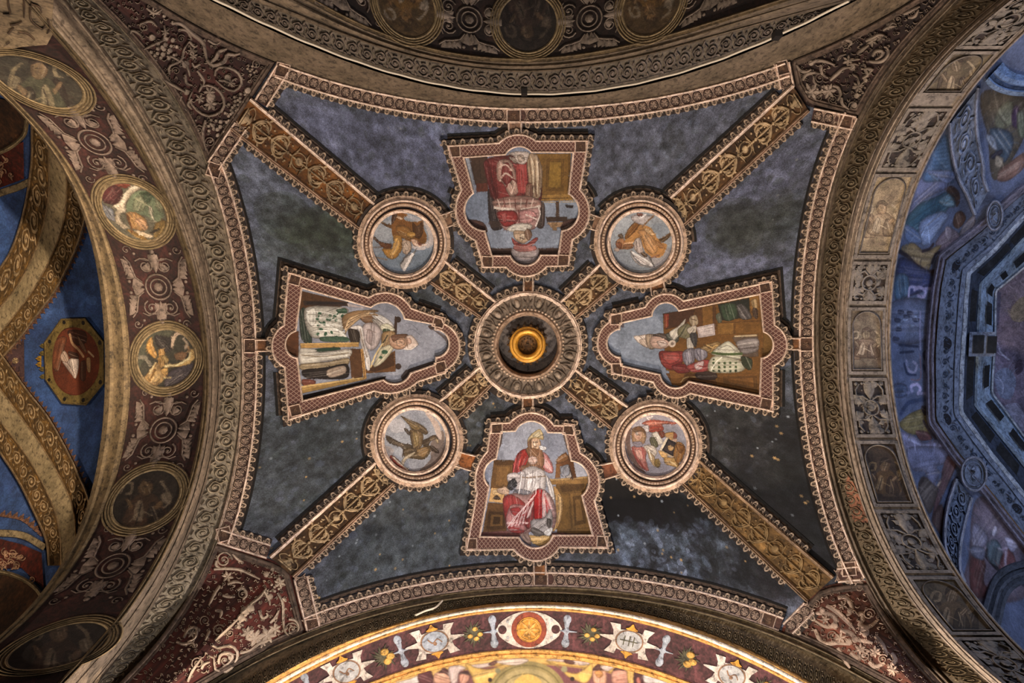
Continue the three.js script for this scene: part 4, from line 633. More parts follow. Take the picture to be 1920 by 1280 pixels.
roundel('stucco-ringed roundel with a golden winged lion on grey-blue sky', 757, 454, 756, 456.5, p => {
  const { f, l, b, s } = brush(p, cL); p.base('#7d858c');
  s('#8e9295', 300, 450, 470, 420, 470, 600, 300, 600); s('#6c7884', 330, 760, 560, 720, 860, 700, 880, 800, 700, 930, 450, 920); s('#a8a09a', 780, 420, 900, 480, 910, 640, 840, 700, 740, 680, 850, 620, 830, 480); s('#979799', 600, 330, 780, 400, 740, 420, 600, 360); l('#b4aaa4', 6, 700, 690, 800, 700, 880, 620);
  f('#5e3a16', 350, 420, 430, 450, 490, 460, 500, 500, 430, 480, 380, 450); f('#70451a', 480, 350, 560, 330, 640, 350, 600, 390, 640, 420, 740, 420, 800, 410, 810, 500, 840, 580, 820, 650, 760, 650, 690, 640, 640, 620, 560, 590, 490, 590, 470, 480); f('#4a2b10', 690, 430, 740, 470, 790, 420, 800, 520, 760, 600, 700, 560); f('#8a5a22', 520, 470, 640, 480, 700, 560, 690, 600, 600, 600, 540, 560); f('#b98536', 630, 540, 690, 530, 720, 560, 680, 590, 640, 580); f('#d8b48c', 510, 370, 560, 370, 590, 395, 560, 400); f('#3a2010', 480, 350, 530, 340, 510, 400, 470, 450);
  f('#a97228', 490, 560, 570, 580, 580, 700, 530, 790, 470, 815, 410, 780, 380, 700, 470, 700, 490, 640); f('#cf9a48', 500, 600, 550, 600, 560, 690, 500, 770, 440, 770, 470, 720); f('#5a3216', 300, 580, 340, 620, 400, 640, 470, 660, 460, 700, 380, 690, 320, 630); f('#3c2414', 280, 590, 300, 580, 340, 630, 320, 640); l('#6a5f58', 3, 270, 690, 360, 690); l('#7b6a58', 3, 300, 790, 420, 820);
  f('#b59a80', 585, 620, 660, 630, 680, 700, 640, 760, 590, 740); f('#c9b096', 600, 650, 640, 660, 640, 720, 605, 710); f('#a69e95', 560, 870, 620, 790, 700, 740, 730, 700, 690, 800, 620, 920, 590, 930); l('#ddd3c8', 5, 690, 760, 640, 850, 600, 925); l('#4e4a48', 3, 570, 860, 620, 780, 670, 730); f('#c79a78', 670, 610, 720, 610, 770, 650, 750, 680, 700, 670); l('#e0c0a8', 3, 710, 655, 760, 680, 830, 660); f('#6a2d1c', 740, 640, 790, 650, 770, 675);
  p.grain(12, 9, 12, 0.7);
}, [[35, 0], [-12, 13], [100, 15], [38, 24], [218, 24]]);
roundel('stucco-ringed roundel with a tawny winged ox seen against pale sky', 1201, 453.5, 1202.5, 455, p => {
  const { f, l, b, s } = brush(p, cO); p.base('#8b9193');
  s('#9aa0a2', 250, 400, 430, 400, 350, 540, 230, 560); s('#828a90', 620, 460, 800, 440, 800, 560, 700, 600); s('#9a9490', 480, 760, 800, 700, 760, 880, 560, 900); s('#7f858a', 230, 720, 400, 760, 500, 880, 330, 900);
  l('#6a4a28', 7, 830, 540, 770, 590, 700, 620); f('#4e3416', 690, 610, 780, 580, 820, 540, 790, 600, 730, 640); f('#b0793c', 440, 440, 520, 460, 600, 480, 660, 560, 720, 640, 780, 660, 770, 720, 720, 790, 630, 790, 560, 740, 520, 660, 470, 600, 430, 640, 400, 690, 330, 690, 350, 600, 390, 500); f('#c98f52', 480, 520, 580, 520, 650, 620, 680, 720, 620, 760, 560, 700, 530, 620); f('#7d4d1c', 390, 480, 450, 430, 500, 440, 430, 540, 360, 600, 340, 580); f('#d4a468', 540, 500, 600, 500, 650, 560, 600, 560); f('#9c6530', 660, 620, 720, 650, 760, 700, 700, 690);
  f('#a0673a', 255, 620, 300, 590, 340, 610, 350, 680, 300, 710, 250, 690); f('#7a4526', 250, 640, 300, 640, 310, 690, 260, 700); f('#cdb09a', 230, 700, 280, 700, 280, 730, 240, 730); f('#5a4632', 270, 560, 310, 545, 330, 590, 290, 590); f('#8b5a34', 330, 660, 430, 660, 420, 700, 340, 710); l('#d2a070', 3, 340, 650, 420, 640);
  f('#b5a294', 440, 620, 490, 590, 520, 640, 530, 740, 480, 750, 440, 700); l('#7c6c60', 2.4, 460, 630, 470, 730); f('#c9beb4', 400, 720, 470, 760, 560, 800, 640, 880, 600, 900, 500, 880, 420, 800); l('#6a6764', 2.6, 400, 740, 500, 860, 600, 890); l('#dcd6cc', 3, 420, 740, 540, 810, 630, 880); l('#57524e', 3, 540, 740, 600, 800, 650, 890); f('#5a3e22', 510, 740, 560, 760, 570, 790, 520, 770);
  f('#b3aaa4', 410, 370, 480, 350, 580, 360, 650, 360, 560, 440, 520, 460, 430, 420); f('#5c2a1e', 470, 340, 530, 340, 520, 365, 480, 365); l('#e0d8d0', 3, 500, 390, 560, 350); l('#7b5a3c', 3, 520, 480, 580, 420, 640, 360); f('#a4623a', 700, 780, 650, 800, 600, 790, 680, 770);
  p.grain(12, 9, 13, 0.7);
}, [[195, 13], [68, 13], [140, 24], [-40, 24]]);
roundel('stucco-ringed roundel with a brown eagle, wings raised, over a red book', 781.5, 826, 778.5, 826, p => {
  const { f, l, b, s } = brush(p, cE); p.base('#9a9c9f');
  s('#b5b3b3', 400, 380, 520, 370, 560, 480, 420, 500); s('#8f939a', 560, 280, 800, 300, 800, 480, 700, 420); s('#a9a8a8', 600, 800, 800, 760, 760, 880, 640, 900); s('#7b6a5e', 820, 620, 950, 480, 960, 700, 850, 850, 700, 910, 820, 780); s('#b9a494', 760, 280, 900, 400, 940, 560, 900, 560, 830, 400); s('#a39a93', 340, 640, 440, 680, 400, 750);
  f('#5d4a2f', 510, 330, 600, 370, 700, 410, 770, 460, 795, 510, 760, 525, 700, 490, 620, 480, 590, 420); f('#80673d', 540, 360, 640, 410, 720, 460, 660, 480, 610, 440); f('#6e5635', 605, 480, 680, 480, 740, 520, 740, 620, 700, 680, 650, 680, 620, 600); f('#8f7546', 630, 500, 690, 520, 700, 620, 660, 650); f('#3b3024', 545, 460, 570, 465, 610, 510, 595, 530, 560, 500); f('#4b3e2d', 365, 530, 440, 570, 540, 620, 620, 630, 640, 690, 560, 700, 500, 650, 400, 620, 365, 580); f('#6b5a43', 400, 570, 500, 610, 560, 650, 480, 640); f('#5e4a2c', 540, 690, 620, 660, 700, 690, 780, 640, 820, 650, 810, 720, 760, 780, 680, 780, 590, 770, 550, 760); f('#947243', 680, 680, 780, 650, 800, 690, 750, 760, 690, 740); f('#4c3c28', 740, 590, 800, 560, 860, 525, 900, 560, 905, 600, 870, 570, 820, 600, 790, 650, 750, 650); f('#6e583a', 800, 570, 860, 540, 880, 560, 830, 590); f('#a58d63', 870, 575, 905, 580, 900, 620, 880, 610); f('#3d2f22', 820, 640, 870, 660, 910, 710, 890, 720, 830, 690); f('#c9b490', 530, 780, 580, 740, 660, 700, 640, 740, 560, 800, 540, 850, 520, 820); l('#3c2d20', 2, 540, 690, 530, 760);
  f('#8c3a2c', 400, 750, 440, 750, 560, 860, 610, 915, 560, 900, 450, 830); f('#e6cfae', 420, 760, 450, 765, 590, 890, 570, 900, 500, 840); l('#b0553c', 3, 440, 800, 560, 890); l('#7a2c20', 2, 400, 760, 500, 860);
  p.grain(12, 9, 14, 0.7);
}, [[-98, 13], [15, 13], [-42, 24], [138, 24]]);
roundel('stucco-ringed roundel with an angel in red drapery holding an open dark book', 1229.5, 836, 1229.5, 835, p => {
  const { f, l, b, s } = brush(p, cN); p.base('#98949a');
  s('#aaa6aa', 420, 400, 620, 320, 540, 420, 440, 460); s('#8b8a92', 740, 440, 960, 470, 970, 620, 880, 580); s('#8a8488', 580, 860, 800, 860, 760, 950, 620, 940); s('#6a5247', 350, 500, 410, 450, 400, 640, 470, 820, 560, 920, 450, 860, 360, 700);
  f('#c15a44', 520, 410, 600, 375, 760, 380, 880, 400, 860, 415, 740, 420, 730, 480, 600, 490, 590, 440); f('#dd8166', 540, 410, 640, 390, 820, 400, 700, 420, 610, 430); f('#a2412f', 590, 450, 730, 440, 730, 490, 610, 500); f('#d2c8c2', 510, 450, 580, 430, 590, 500, 540, 490); f('#e0d6ce', 560, 350, 640, 330, 600, 380);
  f('#a9815a', 420, 470, 500, 440, 560, 500, 550, 600, 490, 640, 420, 600); b('#cda183', 480, 530, 40, 46); f('#7c5738', 430, 480, 480, 440, 540, 470, 550, 530, 520, 490, 450, 500); l('#5b3a2a', 1.4, 465, 525, 500, 530); l('#7b4634', 1.4, 475, 560, 495, 560); f('#f0dfcb', 455, 500, 480, 500, 480, 530, 460, 525);
  f('#d6cbb7', 620, 510, 680, 500, 720, 560, 740, 620, 680, 630, 630, 580); f('#5e5a40', 600, 560, 650, 560, 690, 640, 640, 670, 610, 620); f('#6f3524', 690, 500, 740, 490, 760, 540, 720, 560); f('#bb8a4a', 760, 510, 860, 500, 880, 560, 830, 600, 770, 560); f('#8a3b28', 850, 500, 885, 530, 870, 590, 850, 560); f('#c8a184', 830, 580, 890, 570, 860, 640, 830, 640);
  p.flat('#1d1a1c', cN(780, 560, 880, 610, 840, 760, 715, 690)); p.flat('#3a2f2c', cN(800, 590, 860, 620, 830, 730, 745, 680)); f('#b58c56', 790, 640, 850, 650, 840, 690, 800, 690); l('#d9c6a6', 4, 715, 690, 780, 565); l('#b7a07e', 3, 716, 692, 838, 758);
  f('#d8a763', 690, 690, 770, 720, 780, 760, 730, 760); f('#c4954f', 750, 770, 820, 760, 900, 780, 900, 860, 820, 850, 760, 830); f('#a06a30', 850, 700, 890, 600, 970, 650, 960, 740, 900, 830, 850, 760); f('#7c4e22', 880, 620, 960, 650, 930, 720, 890, 690); l('#e0bd80', 3, 780, 800, 860, 830, 890, 880);
  f('#b8685a', 420, 650, 520, 650, 570, 700, 560, 780, 590, 900, 500, 860, 440, 760); f('#d39683', 450, 680, 520, 700, 530, 790, 470, 760); l('#8b3d34', 3, 420, 660, 460, 770, 560, 890); l('#a5524a', 2.4, 520, 660, 540, 780); f('#cbbba6', 540, 640, 640, 640, 680, 700, 640, 760, 560, 700); f('#a88a5c', 580, 700, 640, 740, 680, 850, 640, 850, 600, 780); f('#7f6430', 660, 780, 700, 780, 710, 840, 680, 870, 650, 830); l('#e8d9bd', 2.5, 590, 680, 620, 780); f('#8b8088', 430, 600, 510, 600, 520, 650, 450, 650);
  p.grain(12, 9, 15, 0.7);
}, [[-70, 13], [160, 13], [40, 24], [222, 24]]);

// ------------------------------------------------------------------ ribs and straps between them
function quadStrip(c0, c1, d0, d1, t0, t1) { return [[lerp(c0[0], c1[0], t0), lerp(c0[1], c1[1], t0)], [lerp(c0[0], c1[0], t1), lerp(c0[1], c1[1], t1)], [lerp(d0[0], d1[0], t1), lerp(d0[1], d1[1], t1)], [lerp(d0[0], d1[0], t0), lerp(d0[1], d1[1], t0)]]; }
function rib(label, a0, a1, b0, b1, style, edges = [[0, 1], [0, 1]]) { // two edge lines a (bright fillet) and b, from the outer end to the inner end
  const mid = [(a0[0] + b1[0]) / 2, (a0[1] + b1[1]) / 2], t = thing('vault_rib', label, 'vault rib', VAULT.at(...mid));
  const la = path([a0, a1], 10, false), lb = path([b0, b1], 10, false), long = pathLength(la), side = ((b0[0] - a0[0]) * -(a1[1] - a0[1]) + (b0[1] - a0[1]) * (a1[0] - a0[0])) > 0 ? 1 : -1;
  const A = side > 0 ? la : [...la].reverse(), B = side > 0 ? [...lb].reverse() : lb;   // rib lies to the right of A and to the right of B
  part(t, 'ground', face(VAULT, [...la, ...[...lb].reverse()], { h: 0.045 }), style.ground ?? M.ribGold);
  part(t, 'broad_fillet', sweep(VAULT, A, [[-4.5, 0.02], ...half(7, 0.06, 0.115).map(([o, h]) => [o - 4, h]), [3.5, 0.045]]), style.fillet ?? M.fillet);
  part(t, 'double_fillet', sweep(VAULT, B, [[-4, 0.02], ...half(3, 0.06, 0.09, 4).map(([o, h]) => [o - 3.6, h]), ...half(3.4, 0.06, 0.1, 4).map(([o, h]) => [o - 0.2, h]), [4, 0.045]]), style.fillet ?? M.filletDim);
  const cut = (l, e) => resample(path([[lerp(l[0][0], l.at(-1)[0], e[0]), lerp(l[0][1], l.at(-1)[1], e[0])], [lerp(l[0][0], l.at(-1)[0], e[1]), lerp(l[0][1], l.at(-1)[1], e[1])]], 10, false), 30);
  const EA = cut(A, side > 0 ? edges[0] : [1 - edges[0][1], 1 - edges[0][0]]), EB = cut(B, side > 0 ? [1 - edges[1][1], 1 - edges[1][0]] : edges[1]);
  part(t, 'edge_strip', sweep(VAULT, EA, [[-3, 0.06], [-13, 0.055], [-13, 0]]), M.scallopGround); part(t, 'edge_strip', sweep(VAULT, EB, [[-3, 0.05], [-12.4, 0.045], [-12.4, 0]]), M.scallopGround);
  let i = 0; for (const [E, o] of [[EA, 8.2], [EB, 7.8]]) for (const [x, y, a] of along(offset(E, -o, false), 18, false)) piece(t, 'scallop', scallopGeo[i++ % 3], style.scallop ?? M.scallop, VAULT, x, y, a, 11.5, 0.055);
  // candelabrum ornament along the axis; u runs along the rib, v across (-1 .. 1)
  const half0 = Math.hypot(b0[0] - a0[0], b0[1] - a0[1]) / 2, k = half0, map = (u, v) => { const s = u / long, p = [lerp(a0[0], a1[0], s), lerp(a0[1], a1[1], s)], q = [lerp(b0[0], b1[0], s), lerp(b0[1], b1[1], s)], w = 0.5 + v / (2 * k); return [lerp(p[0], q[0], w), lerp(p[1], q[1], w)]; };
  const c = new Carving(VAULT, map, 0.045); let u = style.urn ? 30 : 6; const W = k * 0.78;
  if (style.urn) { c.stroke([[6, 0], [9, 0]], W * 1.5, W * 1.4, 0.045); c.stroke([[10, 0], [20, 0]], W * 1.35, W * 0.35, 0.055); c.stroke([[20, 0], [25, 0]], W * 0.9, W * 0.3, 0.04); for (const s of [-1, 1]) { c.curve([[10, s * W * 0.6], [16, s * W * 0.95], [24, s * W * 0.7], [26, s * W * 0.3]], 2.4, 2.4, 0.03); c.dot(27, s * W * 0.35, 2.6, 0.03); } }
  let n = 0; while (u < long - 14) {
    const L = Math.min(style.pitch ?? 44, long - u - 2);
    c.stroke([[u, 0], [u + L * 0.5, 0], [u + L, 0]], 4.4, 2.2, 0.036, 1.5);
    if (n % 3 === 2 && L > 36) { c.ring(u + L * 0.5, 0, W * 0.62, 2.8, 0.035, 24); c.dot(u + L * 0.5, 0, W * 0.34, 0.045); for (const s of [-1, 1]) { c.leaf(u + 4, 0, s * 0.9, W, 4, 0.03, s * 0.4); c.leaf(u + L - 4, 0, Math.PI - s * 0.9, W, 4, 0.03, -s * 0.4); } }
    else for (const s of [-1, 1]) {
      c.curve([[u + 2, s * 1.2], [u + L * 0.22, s * W * 0.55], [u + L * 0.5, s * W * 0.86], [u + L * 0.72, s * W * 0.7], [u + L * 0.74, s * W * 0.38], [u + L * 0.58, s * W * 0.34]], 5, 2.8, 0.036, 1); c.dot(u + L * 0.58, s * W * 0.46, 3.2, 0.045); c.leaf(u + L * 0.5, s * W * 0.86, s * 0.5, W * 0.6, 4.6, 0.03, s * 0.6); c.leaf(u + L * 0.3, s * W * 0.5, s * -0.4 + (s < 0 ? 0 : 0), W * 0.6, 4, 0.03, s * 0.6);
      c.leaf(u + L * 0.16, s * 2, s * 1.35, W * 0.85, 6, 0.034, -s * 0.5); c.leaf(u + L * 0.82, s * 1.5, s * 2.0, W * 0.9, 6.4, 0.034, s * 0.4); c.dot(u + L * 0.94, s * W * 0.66, 2.4, 0.032); c.dot(u + L * 0.36, s * W * 0.9, 1.9, 0.03); c.dot(u + L * 0.3, s * W * 0.28, 2.0, 0.03);
    }
    for (let z = 0; z < 9; z++) { const a = rr(3, L - 3), v = rr(-0.9, 0.9) * W; if (z % 2) c.leaf(u + a, v, rnd() * 6.3, rr(5, 9), 3.2, 0.022, 0.6); else c.dot(u + a, v, rr(1.2, 2), 0.022); }
    c.dot(u + L * 0.9, 0, 3.6, 0.045); c.dot(u + 1, 0, 2.6, 0.04); u += L; n++;
  }
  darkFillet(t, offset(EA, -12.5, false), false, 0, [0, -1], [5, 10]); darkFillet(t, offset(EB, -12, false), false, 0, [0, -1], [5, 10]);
  part(t, 'candelabrum_relief', c.build(), style.relief ?? M.ribRelief, { kind: 'stuff' });
  return t;
}
const ribOchre = { ground: mat('#8a5a26', { map: wornFine, k: 1.1 }), urn: true, relief: mat('#b39c7c', { k: 1.2 }) }, ribDark = { ground: mat('#6a4c2c', { map: wornFine }) , urn: true }, ribBare = { ground: mat('#a07e4e', { map: wornFine, k: 1.15 }), relief: mat('#a98c60', { k: 1.15 }), fillet: mat('#b99b7d', { k: 1.2 }) }, ribInner = { ground: mat('#7c5a38', { map: wornFine }), pitch: 38 };
rib('ochre diagonal rib with urn and stucco foliage, from the winged lion roundel to the corner', [469, 186], [702, 383], [433, 241], [678, 432], ribOchre, [[0.13, 1], [0.13, 1]]);
rib('brown diagonal rib with stucco foliage, from the winged ox roundel to the corner', [1487, 161], [1257, 371], [1516, 207], [1283, 421], ribDark, [[0.1, 1], [0.08, 1]]);
rib('dark diagonal rib with stucco foliage, from the eagle roundel to the corner', [507, 1045], [704, 868], [550, 1082], [738, 906], ribDark, [[0.12, 1], [0.12, 1]]);
rib('pale worn diagonal rib, its painted ornament half lost, from the angel roundel to the corner', [1562, 1083], [1310, 863], [1514, 1126], [1279, 905], ribBare, [[0.2, 1], [0.16, 1]]);
rib('short ornamented rib between the central ring and the winged lion roundel', [833, 489], [929, 566], [808, 529], [902, 595], ribInner, [[0.1, 0.85], [0.1, 0.85]]);
rib('short ornamented rib between the central ring and the winged ox roundel', [1125, 496], [1051, 567], [1160, 529], [1075, 599], ribInner, [[0.1, 0.85], [0.1, 0.85]]);
rib('short ornamented rib between the central ring and the eagle roundel', [823, 754], [899, 689], [856, 785], [921, 721], ribInner, [[0.1, 0.85], [0.1, 0.85]]);
rib('short ornamented rib between the central ring and the angel roundel', [1177, 763], [1078, 693], [1147, 803], [1053, 725], ribInner, [[0.1, 0.85], [0.1, 0.85]]);
function strap(label, q, m = M.strap) {
  const [a, b, c, d] = q, t = thing('strap', label, 'strap', VAULT.at((a[0] + c[0]) / 2, (a[1] + c[1]) / 2), 'short straps tying the frames together');
  part(t, 'panel', face(VAULT, path([a, b, c, d], 6), { h: 0.075 }), m);
  const l1 = path([a, b], 5, false), l2 = path([d, c], 5, false);
  part(t, 'fillet', sweep(VAULT, l1, [[-2.6, 0], ...half(3.6, 0.075, 0.11, 4).map(([o, h]) => [o - 1.8, h]), [1.8, 0.06]]), M.fillet); part(t, 'fillet', sweep(VAULT, l2, [[-2.6, 0.06], ...half(3.6, 0.075, 0.11, 4).map(([o, h]) => [o - 1.8, h]), [1.8, 0]]), M.fillet);
}
const S4 = (...a) => P2(...a);
strap('brown strap between the central ring and the red-robed figure in the wide hat', S4(982, 516, 982, 554, 999, 554, 999, 516)); strap('orange strap between the central ring and the figure in a red cloak', S4(980, 738, 980, 775, 999, 775, 999, 738));
strap('strap between the dark-arch border and the red-robed figure in the wide hat', S4(953, 228, 955, 254, 977, 252, 977, 228), M.strapDull); strap('strap between the blue-bay border and the bishop at the desk', S4(478, 637, 510, 637, 510, 658, 478, 658)); strap('strap between the octagon-bay border and the bishop with papers', S4(1473, 634, 1502, 634, 1502, 655, 1473, 655)); strap('strap between the purple-arch border and the figure in a red cloak', S4(1001, 1048, 1001, 1078, 1023, 1078, 1023, 1048));
strap('strap from the winged lion roundel to the red-robed figure in the wide hat', S4(818, 406, 854, 394, 858, 419, 830, 428), M.strapDull); strap('plain buff strap from the winged lion roundel to the bishop at the desk', S4(715, 530, 714, 552, 747, 553, 745, 530), M.filletDim); strap('strap from the winged ox roundel to the red-robed figure in the wide hat', S4(1106, 401, 1138, 411, 1127, 434, 1104, 428), M.strapDull); strap('strap from the winged ox roundel to the bishop with papers', S4(1219, 528, 1222, 555, 1249, 553, 1244, 526));
strap('strap from the eagle roundel to the bishop at the desk', S4(743, 732, 743, 754, 769, 749, 768, 730)); strap('bright orange strap from the eagle roundel to the figure in a red cloak', S4(857, 846, 892, 855, 889, 884, 850, 872), mat('#b5713f', { k: 1.15 })); strap('strap from the angel roundel to the bishop with papers', S4(1243, 738, 1242, 756, 1270, 763, 1272, 742), M.strapDull); strap('reddish strap from the angel roundel to the figure in a red cloak', S4(1114, 874, 1153, 866, 1163, 889, 1122, 902), mat('#8f5a40', { k: 1.15 }));

// ------------------------------------------------------------------ central ring and the gilded boss hanging in it
{
  const cx = 990, cy = 646.5, t = thing('central_ring', 'round stucco ring of egg and leaf ornament at the crown of the vault', 'ceiling ring', VAULT.at(cx, cy));
  const ring = (r, prof) => sweep(VAULT, circle(cx, cy, r, 96), prof, true);
  part(t, 'outer_moulding', ring(99, [[-2, 0], [-2, 0.1], ...half(6.5, 0.1, 0.15).map(([o, h]) => [o - 1, h]), [7, 0.08]]), M.fillet);
  part(t, 'ornament_ground', ring(93, [[0, 0.08], [14, 0.05], [29, 0.1]]), M.bossGrey);
  part(t, 'inner_moulding', ring(64, [[-1, 0.08], ...half(6.5, 0.1, 0.15), [8, 0.07], [9.5, -0.1]]), M.filletDim);
  part(t, 'recess', merge([face(VAULT, circle(cx, cy, 58, 60), { h: -0.22 }), sweep(VAULT, circle(cx, cy, 57.5, 96), [[0, 0.04], [0.5, -0.22]], true)]), M.recess);
  part(t, 'edge_strip', ring(112, [[-1, 0], [-1, 0.06], [12, 0.07]]), M.scallopGround);
  for (let i = 0; i < 12; i++) {
    const a = (i + 0.5) / 12 * 2 * Math.PI - Math.PI / 2, dir = (c, s) => [cx + c * Math.cos(a) - s * Math.sin(a), cy + c * Math.sin(a) + s * Math.cos(a)];
    const e = new Carving(VAULT, dir, 0.06); e.dot(80, 0, 8.5, 0.07, 5.6); part(t, 'egg', e.build(), M.egg);
    const u = new Carving(VAULT, dir, 0.06); u.curve([[94, -9], [84, -9.5], [73, -7], [68, 0], [73, 7], [84, 9.5], [94, 9]], 2.8, 2.8, 0.05, 0, 3); part(t, 'egg_cup', u.build(), M.bossGrey);
    const b = (i + 1) / 12 * 2 * Math.PI - Math.PI / 2, d2 = (c, s) => [cx + c * Math.cos(b) - s * Math.sin(b), cy + c * Math.sin(b) + s * Math.cos(b)];
    const l = new Carving(VAULT, d2, 0.06); l.leaf(67, 0, 0, 26, 8, 0.05); l.leaf(72, 1, 0.5, 16, 4, 0.04); l.leaf(72, -1, -0.5, 16, 4, 0.04); l.dot(92, 0, 3, 0.04); part(t, 'leaf', l.build(), M.bossGrey);
  }
  const c = new Carving(VAULT, undefined, 0.09); for (const [x, y] of along(circle(cx, cy, 66.5, 90), 7, true)) c.dot(x, y, 2.6, 0.03); part(t, 'beads', c.build(), M.bead, { kind: 'stuff' });
  let i = 0; for (const [x, y, a] of along(circle(cx, cy, 106, 90), 16, true)) { const g = Math.atan2(y - cy, x - cx) * 180 / Math.PI; if ([[-90, 9], [90, 9], [45, 15], [135, 15], [-45, 15], [-135, 15]].some(([s, w]) => Math.abs(((g - s + 540) % 360) - 180) < w)) continue; piece(t, 'scallop', scallopGeo[i++ % 3], M.scallop, VAULT, x, y, a, 13, 0.07); }
  // boss: a turned and gilded drop, open like a flower
  const o = VAULT.at(989, 646, -0.2), b = thing('gilded_boss', 'gilded flower-shaped boss hanging in the dark centre of the ring', 'ceiling boss', o), px = 0.0082;
  const lathe = (pr, m, n, seg = 48) => { const g = new THREE.LatheGeometry(pr.map(([r, y]) => V2(r * px, y)), seg); g.translate(o.x, o.y, o.z); return part(b, n, g, m); };
  lathe([[0, 0.02], [14, 0.02], [17, -0.02], [12, -0.1], [20, -0.2], [25, -0.22], [26, -0.27], [22, -0.3]], M.goldDark, 'stem');
  lathe([[18, -0.27], [22.5, -0.25], [26, -0.27], [26.5, -0.31], [23.5, -0.335], [19, -0.32], [17, -0.27]], M.gold, 'rim');
  lathe([[19, -0.3], [17, -0.24], [12, -0.19], [5, -0.17], [0, -0.165]], mat('#8a6230', { rough: 0.6, map: wornFine, k: 1.2 }), 'cup');
  lathe([[25, -0.22], [29, -0.225], [31.5, -0.24], [31, -0.26], [28, -0.268], [25.5, -0.26]], M.gold, 'collar');
  for (let k = 0; k < 18; k++) { const a = k / 18 * 2 * Math.PI, g = new THREE.SphereGeometry(0.026, 12, 8); g.scale(1.2, 0.5, 0.9); g.translate(32 * px, -0.245, 0); g.rotateY(-a); g.translate(o.x, o.y, o.z); part(b, 'petal', g, M.goldDark); }
  for (let k = 0; k < 12; k++) { const a = k / 12 * 2 * Math.PI, g = new THREE.SphereGeometry(0.012, 8, 6); g.translate(11 * px, -0.195, 0); g.rotateY(-a); g.translate(o.x, o.y, o.z); part(b, 'stud', g, M.goldDark); }
  const h = new THREE.TorusGeometry(0.018, 0.005, 8, 20); h.translate(o.x, o.y - 0.2, o.z + 0.01); part(b, 'hook', h, M.iron);
}
// ------------------------------------------------------------------ the four arches
const project = p => [CX + F * p.x / (p.y - EYE), CY - F * p.z / (p.y - EYE)];
const eye = V3(0, EYE, 0), towards = (p, h) => p.clone().add(V3().subVectors(eye, p).setLength(h));
const lift = (pts, ch, h = 0) => pts.map(p => ch.at(p[0], p[1], h));
const shift = (pts, dx, dy = 0) => pts.map(p => [p[0] + dx, p[1] + dy]);
const mixPts = (A, B, t) => A.map((p, i) => [lerp(p[0], B[i][0], t), lerp(p[1], B[i][1], t)]);
// a moulded band between two lines in space: profile [[share of the width, height], ...]
const band = (A, B, prof) => loft(prof.map(([t, h]) => A.map((p, i) => { const q = p.clone().lerp(B[i], t); return h ? towards(q, h) : q; })));
const ROLL = [[0, 0], [0.05, 0.045], [0.11, 0.06], [0.17, 0.045], [0.2, 0.0], [0.28, 0.0], [0.34, 0.04], [0.44, 0.075], [0.56, 0.075], [0.66, 0.045], [0.7, 0.0], [0.78, -0.01], [0.84, 0.03], [0.9, 0.035], [0.96, 0.02], [1, 0]];
// a wall face that leans between two traced lines
function leaning(axis, f0, d0, f1, d1) {
  return {
    at(px, py, h = 0) { const s = axis === 'x' ? py : px, v = axis === 'x' ? px : py, t = (v - f0(s)) / (f1(s) - f0(s)), d = lerp(d0(s), d1(s), Math.max(-0.3, Math.min(1.3, t))), q = sight(px, py); return world(q, (d - Math.sign(d) * h) / (axis === 'x' ? q[0] : q[2])); },
    n(p) { return axis === 'x' ? V3(-Math.sign(p.x), 0, 0) : V3(0, 0, -Math.sign(p.z)); },
    uv(p) { return axis === 'x' ? [p.z, p.y] : [p.x, p.y]; },
  };
}
// barrel soffits measured in their own metres: (along the axis, round the arch)
const onBarrel = (axis, h0, r, off = 0) => { const ch = barrel(axis, h0, r, off); ch.px = (u, v) => { const a = v / r; return project(axis === 'x' ? V3(u, EYE + h0 + r * Math.cos(a), off + r * Math.sin(a)) : V3(off + r * Math.sin(a), EYE + h0 + r * Math.cos(a), u)); }; ch.m = (px, py) => { const [a, b] = ch.uv(ch.at(px, py)); return axis === 'x' ? [a, b] : [b, a]; }; return ch; };
const BL_ = onBarrel('x', 4.6, 2.31), BR_ = onBarrel('x', 4.6, 2.32), BT_ = onBarrel('z', 4.6, 2.3), BB_ = onBarrel('z', 4.6, 2.84);
const A = {
  stoneL: mat('#958a78', { k: 1.5 }), stoneLRelief: mat('#a0947f', { k: 1.5 }), moulding: mat('#a2907c', { k: 1.0 }), mouldingDim: mat('#7d6a4d', { k: 1.1 }), redSoffit: mat('#44221f', { k: 1.1, map: wornFine }), soffitRelief: mat('#85746a', { k: 1.1 }), medal: mat('#a8936f', { k: 1.08 }), medalDark: mat('#4a3a28'),
  top: mat('#85745f', { k: 1.0 }), topFrieze: mat('#72685b', { k: 1.3 }), topRelief: mat('#82756a', { k: 1.3 }), topSoffit: mat('#33221f', { map: wornFine }), gap: mat('#2a2521'),
  right: mat('#7d6c54', { k: 1.15 }), rightRelief: mat('#87785f', { k: 1.2 }), plaqueRelief: mat('#8f857a', { k: 1.15 }), rightSoffit: mat('#93877b', { k: 1.15 }), rightPanel: mat('#4d403c', { map: wornFine }), rightRoll: mat('#b5a493', { k: 1.15 }),
  nearFace: mat('#8d7c60', { k: 1.3 }), nearGold: mat('#e6b062', { k: 1.3 }), nearRoll: mat('#fff0da', { k: 1.6 }), purple: mat('#6b4048', { map: wornFine, k: 1.1 }), white: mat('#ddd3cb', { k: 1.0 }), paleBlue: mat('#aab4c4', { k: 1.0 }), amber: mat('#e0a13e', { k: 1 }), brick: mat('#9c4a34', { k: 1 }), greyBlue: mat('#b6b8bb'), fruit: mat('#e2b45f'), leafy: mat('#5d5a47'),
};
